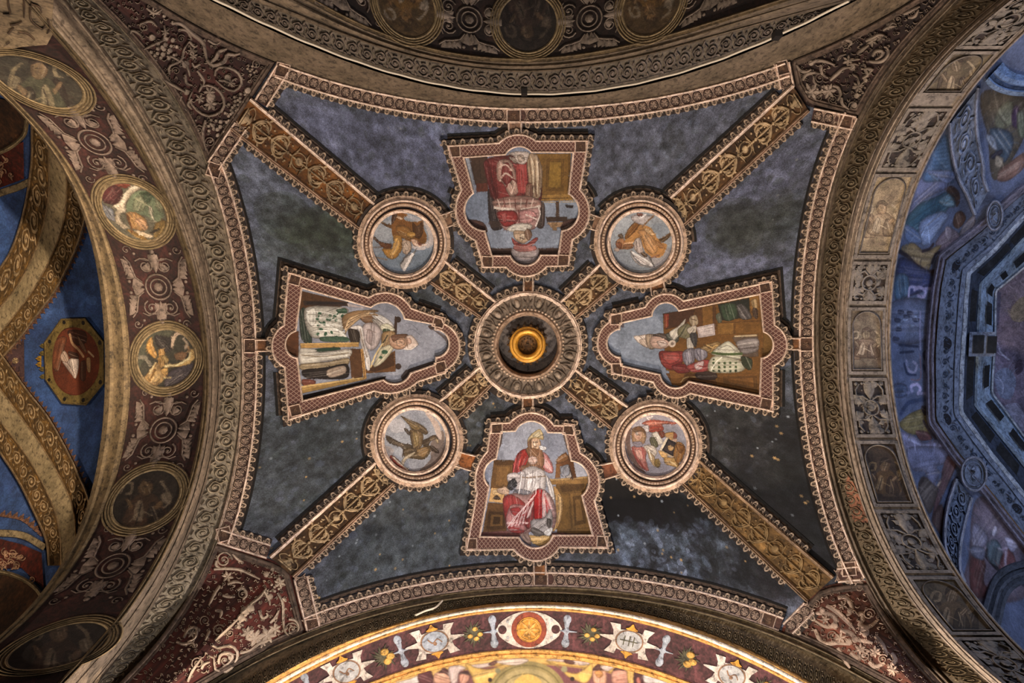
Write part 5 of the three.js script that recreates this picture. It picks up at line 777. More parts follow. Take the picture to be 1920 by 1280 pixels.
function running(ch, map, long, w, m, parent, name, base = 0.005, h = 0.02) { // running foliage scroll, u along, v across -w..w
  const c = new Carving(ch, map, base); let u = w * 1.1, s = 1; c.stroke(resample([[2, 0], [long - 2, 0]], 3), 0.01, 0.01, 0.001);
  while (u < long - w) {
    c.spiral(u, s * w * 0.1, w * 0.68, 1.4, s * Math.PI * 0.5, -s, w * 0.27, h); c.curve([[u - w * 0.9, -s * w * 0.85], [u - w * 0.5, -s * w * 0.3], [u - w * 0.7, s * w * 0.3], [u, s * w * 0.78]], w * 0.16, w * 0.16, h);
    c.leaf(u + w * 0.5, s * w * 0.7, s * 0.3 + 0.2, w * 0.7, w * 0.3, h, s * 0.5); c.leaf(u + w * 0.7, -s * w * 0.5, -s * 1.2, w * 0.5, w * 0.28, h); c.dot(u + w * 0.95, s * w * 0.55, w * 0.13, h); c.leaf(u - w * 0.3, -s * w * 0.75, -0.2 * s, w * 0.6, w * 0.2, h);
    u += w * 1.75; s = -s;
  }
  return part(parent, name, c.build(), m, { kind: 'stuff' });
}
const bandMap = (I, O) => { // u along the middle, v across; both in pixels
  const mid = mixPts(I, O, 0.5), L = [0]; for (let i = 1; i < mid.length; i++) L.push(L[i - 1] + Math.hypot(mid[i][0] - mid[i - 1][0], mid[i][1] - mid[i - 1][1])); const W = Math.hypot(I[mid.length >> 1][0] - O[mid.length >> 1][0], I[mid.length >> 1][1] - O[mid.length >> 1][1]) / 2;
  const f = (u, v) => { let k = 0; while (k < L.length - 2 && L[k + 1] < u) k++; const t = (u - L[k]) / (L[k + 1] - L[k]), a = mixPts([I[k]], [I[k + 1]], t)[0], b = mixPts([O[k]], [O[k + 1]], t)[0]; return mixPts([a], [b], 0.5 + v / (2 * W))[0]; };
  return { f, long: L.at(-1), W };
};

const curves0 = (c, d, list) => list.forEach(l => c.curve(d(...l), 4.4, 2.6, 0.02, 1.2));
// ---- left arch
{
  const t = thing('arch', 'left arch with weathered grey scroll frieze and dark red soffit carrying gold-brown medallions', 'arch', V3(-3.9, EYE + 4.6, 0)); t.userData.kind = 'structure'; delete t.userData.category; t.name = 'wall_left';
  const Y0 = -120, Y1 = 1400, n = 140, l1 = upwards(fL1, Y0, Y1, n), l2 = upwards(fL2, Y0, Y1, n), l3 = upwards(fL3, Y0, Y1, n), l4 = upwards(fL4, Y0, Y1, n), l5 = upwards(fL5, Y0, Y1, n);
  const ch = leaning('x', fL1, y => VAULT.at(fL1(y), y).x, fL2, () => -3.46);
  part(t, 'frieze', loft([0, 0.25, 0.5, 0.75, 1].map(k => lift(mixPts(l1, l2, k), ch))), A.stoneL);
  part(t, 'frieze_fillet', sweep(ch, l1, [[-1, 0.02], ...half(2.6, 0.02, 0.045, 4), [3.2, 0.012], ...half(2.2, 0.015, 0.04, 4).map(([o, h]) => [o + 4, h]), [7, 0.006]].map(([o, h]) => [-o, h])), A.stoneLRelief);
  const b = bandMap(mixPts(l1, l2, 0.16), mixPts(l1, l2, 0.98)); running(ch, b.f, b.long, b.W, A.stoneLRelief, t, 'frieze_relief');
  part(t, 'moulding', band(lift(l2, ch), lift(l3, BL_), ROLL), A.moulding);
  const s0 = lift(l3, BL_), S = [0, 0.2, 0.4, 0.6, 0.8, 1].map(k => lift(mixPts(l3, l4, k), BL_));
  part(t, 'soffit', loft(S), A.redSoffit);
  part(t, 'soffit_fillet', sweep(BL_, l3, [[-9, 0.0], ...half(5, 0.01, 0.04, 4).map(([o, h]) => [o - 8, h]), [-2, 0.012], ...half(4, 0.01, 0.03, 4).map(([o, h]) => [o - 2, h])].map(([o, h]) => [-o - 0, h])), A.mouldingDim);
  part(t, 'inner_moulding', band(lift(l4, BL_), lift(l5, BL_), [[0, 0], [0.1, 0.04], [0.25, 0.06], [0.42, 0.04], [0.48, 0.015], [0.6, 0.015], [0.66, 0.04], [0.8, 0.055], [0.92, 0.03], [1, 0]]), A.mouldingDim);
  part(t, 'back_face', loft([lift(l5, BL_), lift(l5, BL_).map(p => V3(p.x - 0.05, EYE + 4.6 + (p.y - EYE - 4.6) * 1.7 + 0.3, p.z * 1.5))]), A.mouldingDim);
}
// soffit medallions, measured round the arch
function medallion(label, group, ch, u, v, r, paint, m1, m2, anchorUp = false) {
  const T = (a, b) => ch.px(u + a, v + b), circ = q => Array.from({ length: 64 }, (_, i) => { const a = i / 64 * 2 * Math.PI; return T(q * Math.cos(a), q * Math.sin(a)); });
  const c = T(0, 0), t = thing('soffit_medallion', label, 'medallion', ch.at(...c), group), inn = clockwise(circ(r * 0.755));
  const p = new Painter(ch, inn, 384); paint(p, c); p.strokes(7000, 4, 0.25, 3).soften(1.3);
  part(t, 'picture', face(ch, inn, { h: 0.012 }), p.material(0.66));
  const line = (a, b, h0, h1, m, n) => { const R = [0, 0.25, 0.5, 0.75, 1].map(k => { const q = clockwise(circ(r * lerp(a, b, k))); return [...q, q[0]].map(z => ch.at(z[0], z[1], h0 + (h1 - h0) * Math.sin(Math.PI * k))); }); return part(t, n, loft(R), m); };
  line(0.75, 0.835, 0.008, 0.03, m1, 'inner_ring'); line(0.835, 0.89, 0.008, 0.032, m1, 'middle_ring'); line(0.89, 0.95, 0.008, 0.034, m1, 'outer_ring'); line(0.95, 0.965, 0.004, 0.008, m2, 'groove'); line(0.965, 1.02, 0.004, 0.03, m1, 'edge_ring');
  return t;
}
const figurePaint = (bg, robe, skin, light, dark, pose = 0) => (p, c) => { // a half-length painted figure with a curling scroll
  const k = 1 / p.k * p.w / 100, [x, y] = c, q = (c2, ...a) => p.model(c2, P2(...a).map(([m, n]) => [x + (pose === 1 ? -m : m) * k * 0.9, y + (pose === 2 ? -n : n) * k * 0.9])), l = (c2, w, ...a) => p.line(c2, w * k, P2(...a).map(([m, n]) => [x + (pose === 1 ? -m : m) * k * 0.9, y + (pose === 2 ? -n : n) * k * 0.9]));
  p.base(bg); p.speckle(160, dark, 2, 9, null, 0.45); p.x.globalAlpha = 0.72;
  q(dark, -46, 50, -40, 10, -24, -6, -20, 20, -30, 50); q(robe, -44, 50, -34, 20, -20, 14, -16, 50); q(dark, 20, 50, 30, 20, 46, 10, 50, 50); for (let i = 0; i < 6; i++) l(i % 2 ? dark : robe, 2.4, -30 + i * 11, 48, -22 + i * 8, 26, -14 + i * 6, 4);
  q(robe, -34, 44, -26, 6, -10, -8, 12, -8, 28, 10, 36, 46); q(dark, 2, 46, 8, 8, 24, 14, 34, 46); q(light, -24, 34, -14, 4, -4, 12, -8, 40); l(light, 2.2, -28, 40, -10, 22, 10, 30); l(dark, 2, -18, 44, -8, 10); l(light, 2, 20, 40, 12, 14);
  q(skin, -12, -10, -14, -26, -2, -34, 10, -28, 10, -12, 0, -4); q(dark, -14, -20, -12, -34, 2, -40, 14, -30, 8, -26, -4, -30); l(dark, 1.2, -6, -20, 4, -20); q(skin, 14, 14, 26, 4, 30, 10, 20, 20); q(skin, -26, 18, -36, 2, -30, 0, -22, 12);
  l(light, 4.5, -44, -10, -36, -26, -24, -24, -26, -10, -34, -8); l(light, 4, 24, -28, 36, -16, 42, 4, 32, 16); q(light, 26, -6, 40, -10, 42, 8, 30, 8); p.x.globalAlpha = 1;
  p.grain(18, 8, 21 + pose, 1);
};
const atPx = (ch, x, y) => ch.m(x, y);
const U0 = -3.87;
[['second medallion from the top on the left arch, figure in green beneath a cream scroll', 252, 397, (p, c) => {
  const d = det(150, 290, 4.923), f = (k, ...a) => p.model(k, d(...a)), l = (k, w, ...a) => p.line(k, w, d(...a)); p.base('#5a5648');
  f('#4a2020', 180, 340, 250, 270, 340, 270, 400, 330, 380, 420, 300, 450, 220, 430); f('#7d3a2a', 300, 260, 420, 240, 480, 265, 440, 300, 380, 290); f('#6a6d74', 190, 440, 260, 470, 310, 500, 330, 600, 260, 580, 200, 520); f('#b9ac96', 540, 280, 470, 290, 420, 350, 370, 420, 300, 470, 340, 500, 330, 590, 380, 670, 430, 680, 450, 660, 390, 600, 380, 540, 430, 520, 430, 450, 490, 360, 560, 310); l('#d5c9b2', 5, 530, 290, 440, 340, 400, 430, 330, 470); l('#8d7f69', 3, 340, 520, 360, 620, 430, 670);
  f('#667058', 450, 420, 520, 340, 600, 330, 680, 350, 760, 440, 780, 560, 720, 620, 620, 560, 500, 540, 440, 520); f('#83896c', 500, 420, 570, 380, 620, 440, 580, 510, 510, 510); f('#46553f', 600, 360, 680, 370, 650, 420, 600, 430); l('#a5a384', 3, 520, 400, 600, 440, 640, 470); l('#39452f', 4, 560, 360, 640, 345, 690, 370); f('#b8b09a', 640, 480, 670, 490, 690, 580, 720, 620, 690, 610, 660, 560); f('#a07a4c', 440, 540, 520, 530, 620, 600, 600, 690, 520, 690, 460, 640); f('#b88f6a', 520, 600, 590, 590, 640, 660, 590, 690); f('#c8b497', 500, 700, 560, 740, 640, 770, 680, 750, 640, 730, 540, 690); f('#8d6b35', 440, 690, 500, 700, 640, 790, 560, 780); f('#7a6236', 700, 640, 790, 600, 800, 680, 740, 760, 680, 770); l('#2c2419', 4, 660, 720, 730, 680); l('#5a3a20', 4, 450, 560, 480, 700); f('#6e7158', 700, 400, 770, 470, 770, 540, 720, 500);
  p.grain(16, 8, 33, 0.9);
}], ['middle medallion on the left arch, cream-limbed figure above curling drapery', 312, 672, (p, c) => {
  const d = det(190, 550, 4.923), f = (k, ...a) => p.model(k, d(...a)), l = (k, w, ...a) => p.line(k, w, d(...a)); p.base('#3d3a30');
  f('#4a4a3c', 320, 480, 420, 360, 560, 310, 680, 330, 620, 400, 480, 420, 420, 560, 340, 700); f('#2f2a28', 500, 400, 640, 400, 660, 520, 560, 540); f('#4b4449', 640, 720, 860, 640, 800, 780, 640, 860, 580, 860); f('#c0914e', 430, 430, 470, 410, 490, 480, 520, 560, 500, 600, 450, 560, 420, 490); f('#a67f48', 540, 520, 590, 530, 600, 640, 560, 690, 530, 640); f('#b89560', 400, 800, 440, 720, 520, 640, 560, 690, 620, 700, 600, 780, 540, 840, 470, 860); f('#d0ad75', 440, 780, 500, 710, 560, 720, 540, 800, 480, 830); l('#7a5a30', 3, 500, 700, 450, 820); l('#e0c795', 3, 510, 640, 450, 740); f('#c5a56c', 590, 660, 720, 640, 800, 590, 830, 530, 800, 510, 860, 520, 870, 600, 800, 660, 700, 680, 600, 690); l('#e2cf9f', 4, 600, 675, 720, 655, 810, 600, 830, 550); l('#b59f89', 6, 660, 500, 670, 420, 710, 370, 750, 370); l('#8c6f50', 5, 690, 560, 760, 570, 820, 520, 790, 480); f('#7a5c42', 680, 560, 740, 540, 800, 560, 760, 620, 690, 600); l('#9a8a78', 4, 760, 420, 800, 470, 780, 500); l('#7d7566', 7, 350, 590, 410, 590, 460, 660); f('#8f7748', 560, 600, 600, 560, 630, 620, 600, 650); f('#cfa463', 560, 700, 620, 690, 620, 740, 570, 750); l('#d9c08a', 4, 590, 780, 650, 775);
  p.grain(16, 8, 34, 0.9);
}], ['fourth medallion from the top on the left arch, dark bust with curling ribbons', 275, 935, figurePaint('#2e261f', '#4a3324', '#6d5436', '#8a7a66', '#1f1813', 0)], ['topmost medallion on the left arch, dim figures in green and brown', 72, 152, figurePaint('#3f3a30', '#4a4a38', '#8d7454', '#8f8264', '#2a221b', 1)], ['lowest medallion on the left arch, dim bust in a twisted scroll', 112, 1213, figurePaint('#2d2623', '#3d2c26', '#6a5542', '#7d705c', '#1d1714', 0)]]
  .forEach(([label, x, y, paint]) => { const [u, v] = atPx(BL_, x, y); medallion(label, null, BL_, u, v, 0.405, paint, A.medal, A.medalDark); });
// ornament between medallions: a little round boss with paired scrolls, wings and sprays
function grotesque(label, ch, u, v, half1, m, group, long = 0.36) {
  const c0 = ch.px(u, v), t = thing('grotesque', label, 'ornament', ch.at(...c0), group), c = new Carving(ch, (a, b) => ch.px(u + a, v + b), 0.004), W = half1;
  c.ring(0, 0, 0.135, 0.022, 0.02, 30); c.ring(0, 0, 0.085, 0.018, 0.016, 24); c.dot(0, 0, 0.05, 0.03);
  for (const s of [-1, 1]) for (const q of [-1, 1]) {
    c.spiral(q * 0.1, s * 0.225, 0.085, 1.6, Math.PI / 2 - q * 0.4, q * s, 0.02, 0.02); c.curve([[q * 0.02, s * long], [q * 0.04, s * 0.27], [q * 0.12, s * 0.31], [q * 0.2, s * 0.28]], 0.022, 0.014, 0.02);
    c.curve([[q * 0.16, s * 0.05], [q * 0.24, s * 0.12], [q * 0.25, s * 0.24], [q * 0.31, s * 0.33]], 0.014, 0.018, 0.02, 0.008); for (let k = 0; k < 4; k++) c.leaf(q * (0.235 + 0.01 * k), s * (0.1 + 0.055 * k), q > 0 ? s * (0.5 - 0.2 * k) : Math.PI - s * (0.5 - 0.2 * k), 0.075, 0.019, 0.016);
    c.dot(q * 0.19, s * 0.36, 0.018, 0.018); c.dot(q * 0.3, s * 0.06, 0.02, 0.018); c.leaf(q * 0.15, s * 0.02, q > 0 ? s * 0.25 : Math.PI - s * 0.25, 0.12, 0.04, 0.02); c.spiral(q * 0.26, s * 0.4, 0.05, 1.2, 0, -q * s, 0.014, 0.016); c.leaf(q * 0.06, s * 0.17, s * (Math.PI / 2) - q * 0.6, 0.08, 0.03, 0.02);
  }
  for (const s of [-1, 1]) { c.leaf(0, s * 0.15, s * Math.PI / 2, 0.2, 0.045, 0.024); c.dot(0, s * (long + 0.02), 0.03, 0.022); }
  part(t, 'relief', c.build(), m, { kind: 'stuff' }); return t;
}
for (const [x, y, l] of [[178, 267, 'grotesque with round boss on the left arch between its topmost and second medallions'], [297, 538, 'grotesque with round boss on the left arch just above its middle medallion'], [306, 806, 'grotesque with round boss on the left arch just below its middle medallion'], [212, 1060, 'grotesque with round boss on the left arch above its lowest medallion']]) { const [u, v] = BL_.m(x, y); grotesque(l, BL_, u, v, 0.36, A.soffitRelief); }

{ const t = thing('strapwork_plaque', 'beige panel with looped strapwork at the top left, where the left arch meets its pier', 'relief plaque', BL_.at(50, 25)), loop = P2(-60, -60, 104, -60, 98, 42, 100, 62, 88, 84, 40, 88, 0, 96, -60, 108); part(t, 'ground', slab(BL_, clockwise(path(loop, 10)), 0.02), mat('#8d7a60', { k: 1.1 })); const c = new Carving(BL_, undefined, 0.02), d = det(0, 0, 5.333);
  curves0(c, d, [[320, 30, 300, 110, 310, 200, 370, 260, 430, 290, 450, 250], [310, 40, 390, 70, 420, 130], [100, 250, 170, 240, 220, 215], [80, 340, 110, 300, 140, 280], [190, 320, 280, 340, 350, 400], [60, 440, 100, 420], [80, 0, 85, 60, 100, 140, 30, 140], [480, 200, 500, 280, 470, 340], [240, 0, 240, 180]]); part(t, 'strapwork', c.build(), mat('#5b4530', { k: 1.0 }), { kind: 'stuff' }); }

// ---- top arch, dark
{
  const t = thing('wall_top', 'x', 'x', V3(0, EYE + 4.6, 3.2)); t.userData = { kind: 'structure' };
  const n = 130, X0 = 190, X1 = 1790, l1 = across(fT1, X0, X1, n), l2 = across(fT2, X0, X1, n), l1b = shift(l2, 0, 6.5), l3 = across(fT3, X0, X1, n), l4 = across(fT4, X0, X1, n), d0 = x => VAULT.at(x, fT1(x)).z, ch = leaning('z', fT1, d0, fT2, () => 2.99), ch2 = upright('z', 3.02);
  part(t, 'moulding', band(lift(l1, ch), lift(l1b, ch), [[0, 0], [0.08, 0.03], [0.18, 0.035], [0.24, 0.015], [0.32, 0.03], [0.5, 0.055], [0.68, 0.055], [0.82, 0.035], [0.9, 0.03], [1, 0.03], [1, -0.05]]), A.top);
  part(t, 'gap', loft([lift(l1b, ch, -0.05), lift(shift(l2, 0, -1), ch2, -0.03)]), A.gap);
  part(t, 'frieze', loft([0, 0.5, 1].map(k => lift(mixPts(l2, l3, k), ch2))), A.topFrieze);
  const b = bandMap(mixPts(l2, l3, 0.12), mixPts(l2, l3, 0.92)); running(ch2, b.f, b.long, b.W * 0.95, A.topRelief, t, 'frieze_relief', 0.005, 0.03);
  part(t, 'soffit_moulding', band(lift(l3, ch2), lift(l4, BT_), ROLL), A.top);
  const far = l4.map(([x, y]) => { const [, v] = BT_.m(x, y); return BT_.px(4.1, v); });
  part(t, 'soffit', loft([0, 0.25, 0.5, 0.75, 1].map(k => lift(mixPts(l4, far, k), BT_))), A.topSoffit);
  part(t, 'inner_fillet', sweep(BT_, l4, [[1, 0.01], ...half(5, 0.01, 0.035, 4).map(([o, h]) => [-o - 3, h])]), A.mouldingDim);
  const cable = thing('cable', 'thin white cable strung along the ledge of the dark top arch', 'cable', lift([[980, 177]], ch2)[0]), cl = across(fT2, 380, 1610, 140).map(([x, y], i) => [x, y + 0.6 * Math.sin(i * 0.7)]);
  part(cable, 'wire', new THREE.TubeGeometry(new THREE.CatmullRomCurve3(cl.filter(p => p[0] < 981 || p[0] > 992).filter((_, i) => i % 3 === 0).map(p => ch2.at(p[0], p[1], 0.06))), 240, 0.011, 8), M.cable);
  for (const [x, y] of [[983, 173], [1457, 66]]) { const g = new THREE.BoxGeometry(0.07, 0.1, 0.06); const o = ch2.at(x, y, 0.06); g.translate(o.x, o.y, o.z); part(cable, 'clip', g, M.iron); }
}
[['central medallion on the dark top arch, bust of a dim hooded figure', 990, 42, figurePaint('#2a231f', '#3a2d25', '#5c4a37', '#54493d', '#1a1512', 2)], ['left medallion on the dark top arch, ochre figure with a white ribbon', 762, 18, figurePaint('#57442b', '#6d5026', '#846238', '#9a8f82', '#3a2b18', 2)], ['right medallion on the dark top arch, ochre figure beside a pale scroll', 1222, 16, figurePaint('#54422b', '#6b4f2a', '#836440', '#85796a', '#3a2b1a', 2)]]
  .forEach(([label, x, y, paint]) => { const [, v] = BT_.m(x, y); medallion(label, null, BT_, 3.46, v, 0.405, paint, A.medal, A.medalDark); });
for (const [x, y, l] of [[880, 40, 'dim grotesque on the dark top arch left of its central medallion'], [1105, 38, 'dim grotesque on the dark top arch right of its central medallion'], [640, 2, 'dim grotesque at the left end of the dark top arch'], [1330, 6, 'dim grotesque at the right end of the dark top arch']]) { const [, v] = BT_.m(x, y); grotesque(l, BT_, 3.46, v, 0.36, A.topRelief, null, 0.3); }

// ---- right arch
{
  const t = thing('wall_right', 'x', 'x', V3(3.8, EYE + 4.6, 0)); t.userData = { kind: 'structure' };
  const n = 140, Y0 = -110, Y1 = 1400, f3 = y => fR2(y) + 15, l1 = upwards(fR1, Y0, Y1, n), l2 = upwards(fR2, Y0, Y1, n), l3 = upwards(f3, Y0, Y1, n), l4 = upwards(fR4, Y0, Y1, n), ch = leaning('x', fR1, y => VAULT.at(fR1(y), y).x, fR2, () => 3.46);
  part(t, 'frieze', loft([0, 0.25, 0.5, 0.75, 1].map(k => lift(mixPts(l1, l2, k), ch))), A.right);
  part(t, 'frieze_fillet', sweep(ch, l1, [[-1, 0.02], ...half(4, 0.02, 0.05, 4), [5, 0.02], [7, 0.02], ...half(3, 0.02, 0.045, 4).map(([o, h]) => [o + 8, h]), [12, 0.01]].map(([o, h]) => [-o, h])), A.moulding);
  const b = bandMap(mixPts(l1, l2, 0.28), mixPts(l1, l2, 0.86)); running(ch, b.f, b.long, b.W, A.rightRelief, t, 'frieze_relief');
  part(t, 'moulding', band(lift(mixPts(l1, l2, 0.9), ch), lift(l3, BR_), ROLL), A.rightRoll);
  part(t, 'soffit', loft([0, 0.25, 0.5, 0.75, 1].map(k => lift(mixPts(l3, l4, k), BR_))), A.rightSoffit);
  part(t, 'soffit_fillet', sweep(BR_, l4, [[0, -0.3], [0, 0.0], ...half(5, 0.0, 0.035, 4), [6, 0.012], ...half(4, 0.01, 0.03, 4).map(([o, h]) => [o + 6.5, h]), [12, 0]]), A.rightRoll);
  part(t, 'back_face', loft([lift(l4, BR_), lift(l4, BR_).map(p => V3(p.x + 0.05, EYE + 4.6 + (p.y - EYE - 4.6) * 1.7 + 0.3, p.z * 1.5))]), A.mouldingDim);
  const pl = new Carving(BR_, undefined, 0.004); // bare plaster where the frieze has fallen away
  const scar = thing('plaster_scar', 'pinkish bare plaster patch where the right frieze has flaked away', 'plaster patch', ch.at(1605, 940)); part(scar, 'patch', face(ch, P2(1588, 888, 1600, 905, 1612, 930, 1632, 965, 1626, 980, 1600, 978, 1592, 945, 1585, 915), { h: 0.012 }), mat('#b0785c', { k: 1.2 }));
}
const bust = (bg, robe, skin, light, dark) => figurePaint(bg, robe, skin, light, dark, 0);
const Uc = 3.735, Uw = 0.185;
function soffitPanel(label, y0, y1, kind, paint, group) {
  // panels follow the soffit: a across (-Uw .. Uw), b along (-H .. H)
  const H = Uw * 0.9 * (y1 - y0) / 62, T = (a, b) => { const y = lerp(y0, y1, (1 - b / H) / 2), t = (a / Uw + 1) / 2; return [lerp(fR2(y) + 19, fR4(y) - 13, t), y]; }, t = thing(kind ? 'foliage_plaque' : 'niche_painting', label, kind ? 'relief plaque' : 'painting', BR_.at(...T(0, 0)), group);
  const rect = (w, h, n = 7) => { const o = []; for (let i = 0; i < n; i++) o.push(T(-w, lerp(h, -h, i / n))); for (let i = 0; i < n; i++) o.push(T(lerp(-w, w, i / n), -h)); for (let i = 0; i < n; i++) o.push(T(w, lerp(-h, h, i / n))); for (let i = 0; i < n; i++) o.push(T(lerp(w, -w, i / n), h)); return clockwise(o); };
  part(t, 'frame', merge([face(BR_, rect(Uw + 0.012, H + 0.01), { holes: [rect(Uw - 0.018, H - 0.022)], h: 0.026 }), skirt(BR_, rect(Uw - 0.018, H - 0.022), 0.026, 0.0)]), A.rightSoffit);
  if (kind) {
    part(t, 'ground', face(BR_, rect(Uw - 0.018, H - 0.022), { h: 0.003 }), A.rightPanel); const c = new Carving(BR_, T, 0.003);
    c.ring(0, 0, 0.075, 0.022, 0.022, 22); c.dot(0, 0, 0.04, 0.026);
    for (const s of [-1, 1]) for (const q of [-1, 1]) { c.curve([[q * 0.02, s * 0.08], [q * 0.06, s * 0.12], [q * 0.12, s * 0.1], [q * 0.15, s * 0.15], [q * 0.1, s * (H - 0.05)]], 0.022, 0.02, 0.022); c.leaf(q * 0.03, s * (H - 0.1), s * 1.2 * (q > 0 ? 1 : 1), 0.08, 0.03, 0.02); c.dot(q * 0.13, s * (H - 0.05), 0.022, 0.022); c.leaf(q * 0.08, s * 0.05, q > 0 ? s * 0.5 : Math.PI - s * 0.5, 0.08, 0.03, 0.02); c.dot(q * 0.07, s * (H - 0.045), 0.015, 0.018); c.leaf(q * 0.15, s * 0.03, s * 1.5, 0.1, 0.025, 0.02); }
    for (let k = 0; k < 46; k++) { const a = rr(-Uw + 0.035, Uw - 0.035), b = rr(-H + 0.04, H - 0.04); if (k % 3) c.leaf(a, b, rnd() * 6.3, rr(0.03, 0.055), 0.016, 0.015, 0.6); else c.dot(a, b, rr(0.006, 0.011), 0.014); }
    for (const s of [-1, 1]) { c.leaf(0, s * 0.08, s * Math.PI / 2, Math.max(0.05, H - 0.12), 0.05, 0.022); c.curve([[-0.05, s * (H - 0.04)], [0, s * (H - 0.07)], [0.05, s * (H - 0.04)]], 0.02, 0.02, 0.02); }
    part(t, 'relief', c.build(), A.plaqueRelief, { kind: 'stuff' });
  } else {
    const p = new Painter(BR_, rect(Uw, H), 320); paint(p, T(0, 0)); part(t, 'picture', face(BR_, rect(Uw - 0.018, H - 0.022), { h: 0.004 }), p.material(1.2));
    const arch = []; for (let i = 0; i <= 16; i++) { const a = Math.PI * i / 16; arch.push(T((Uw - 0.035) * Math.cos(a), (H - 0.03 - (Uw - 0.035)) + (Uw - 0.035) * Math.sin(a))); } const base = [T(-(Uw - 0.035), -(H - 0.04)), T(Uw - 0.035, -(H - 0.04))]; const nicheLine = [...arch, base[0], base[1]];
    part(t, 'niche_rim', sweep(BR_, clockwise(nicheLine), [[-1.5, 0.004], ...half(3.4, 0.008, 0.03, 4).map(([o, h]) => [o - 1.5, h])], true), A.rightSoffit);
  }
  return t;
}
[[-10, 90, 1, 'topmost carved foliage panel on the right arch'], [98, 178, 0, 'painted bust in oval niche, topmost on the right arch', ['#5a5040', '#554a3a', '#6d5f4b', '#8a7c66', '#3a3128']], [205, 318, 1, 'carved foliage panel on the right arch, second from the top'], [328, 482, 0, 'pale worn bust on the right arch, second from the top', ['#8a7a62', '#84735c', '#937c60', '#a3957f', '#5e5142']], [492, 568, 1, 'square carved foliage panel on the right arch above the middle bust'], [578, 700, 0, 'middle bust on the right arch, round-headed niche with a pale band across the chest', ['#6d6253', '#5d4c3e', '#6f6350', '#a1947f', '#4a3e34']], [710, 818, 1, 'dark carved foliage panel on the right arch below the middle bust'], [828, 948, 0, 'dark bust on the right arch, shadowed niche below the middle', ['#3a2e24', '#45341f', '#5f4a32', '#6d5a40', '#241b14']], [958, 1072, 1, 'blackened carved foliage panel on the right arch, lowest but one'], [1082, 1188, 0, 'lowest painted bust in oval niche on the right arch', ['#4d4335', '#4a3c2a', '#5f4e38', '#7d6d55', '#2d241b']], [1196, 1290, 1, 'lowest carved foliage panel on the right arch']]
  .forEach(([a, b, k, l, c]) => soffitPanel(l, a, b, k, c && bust(...c)));

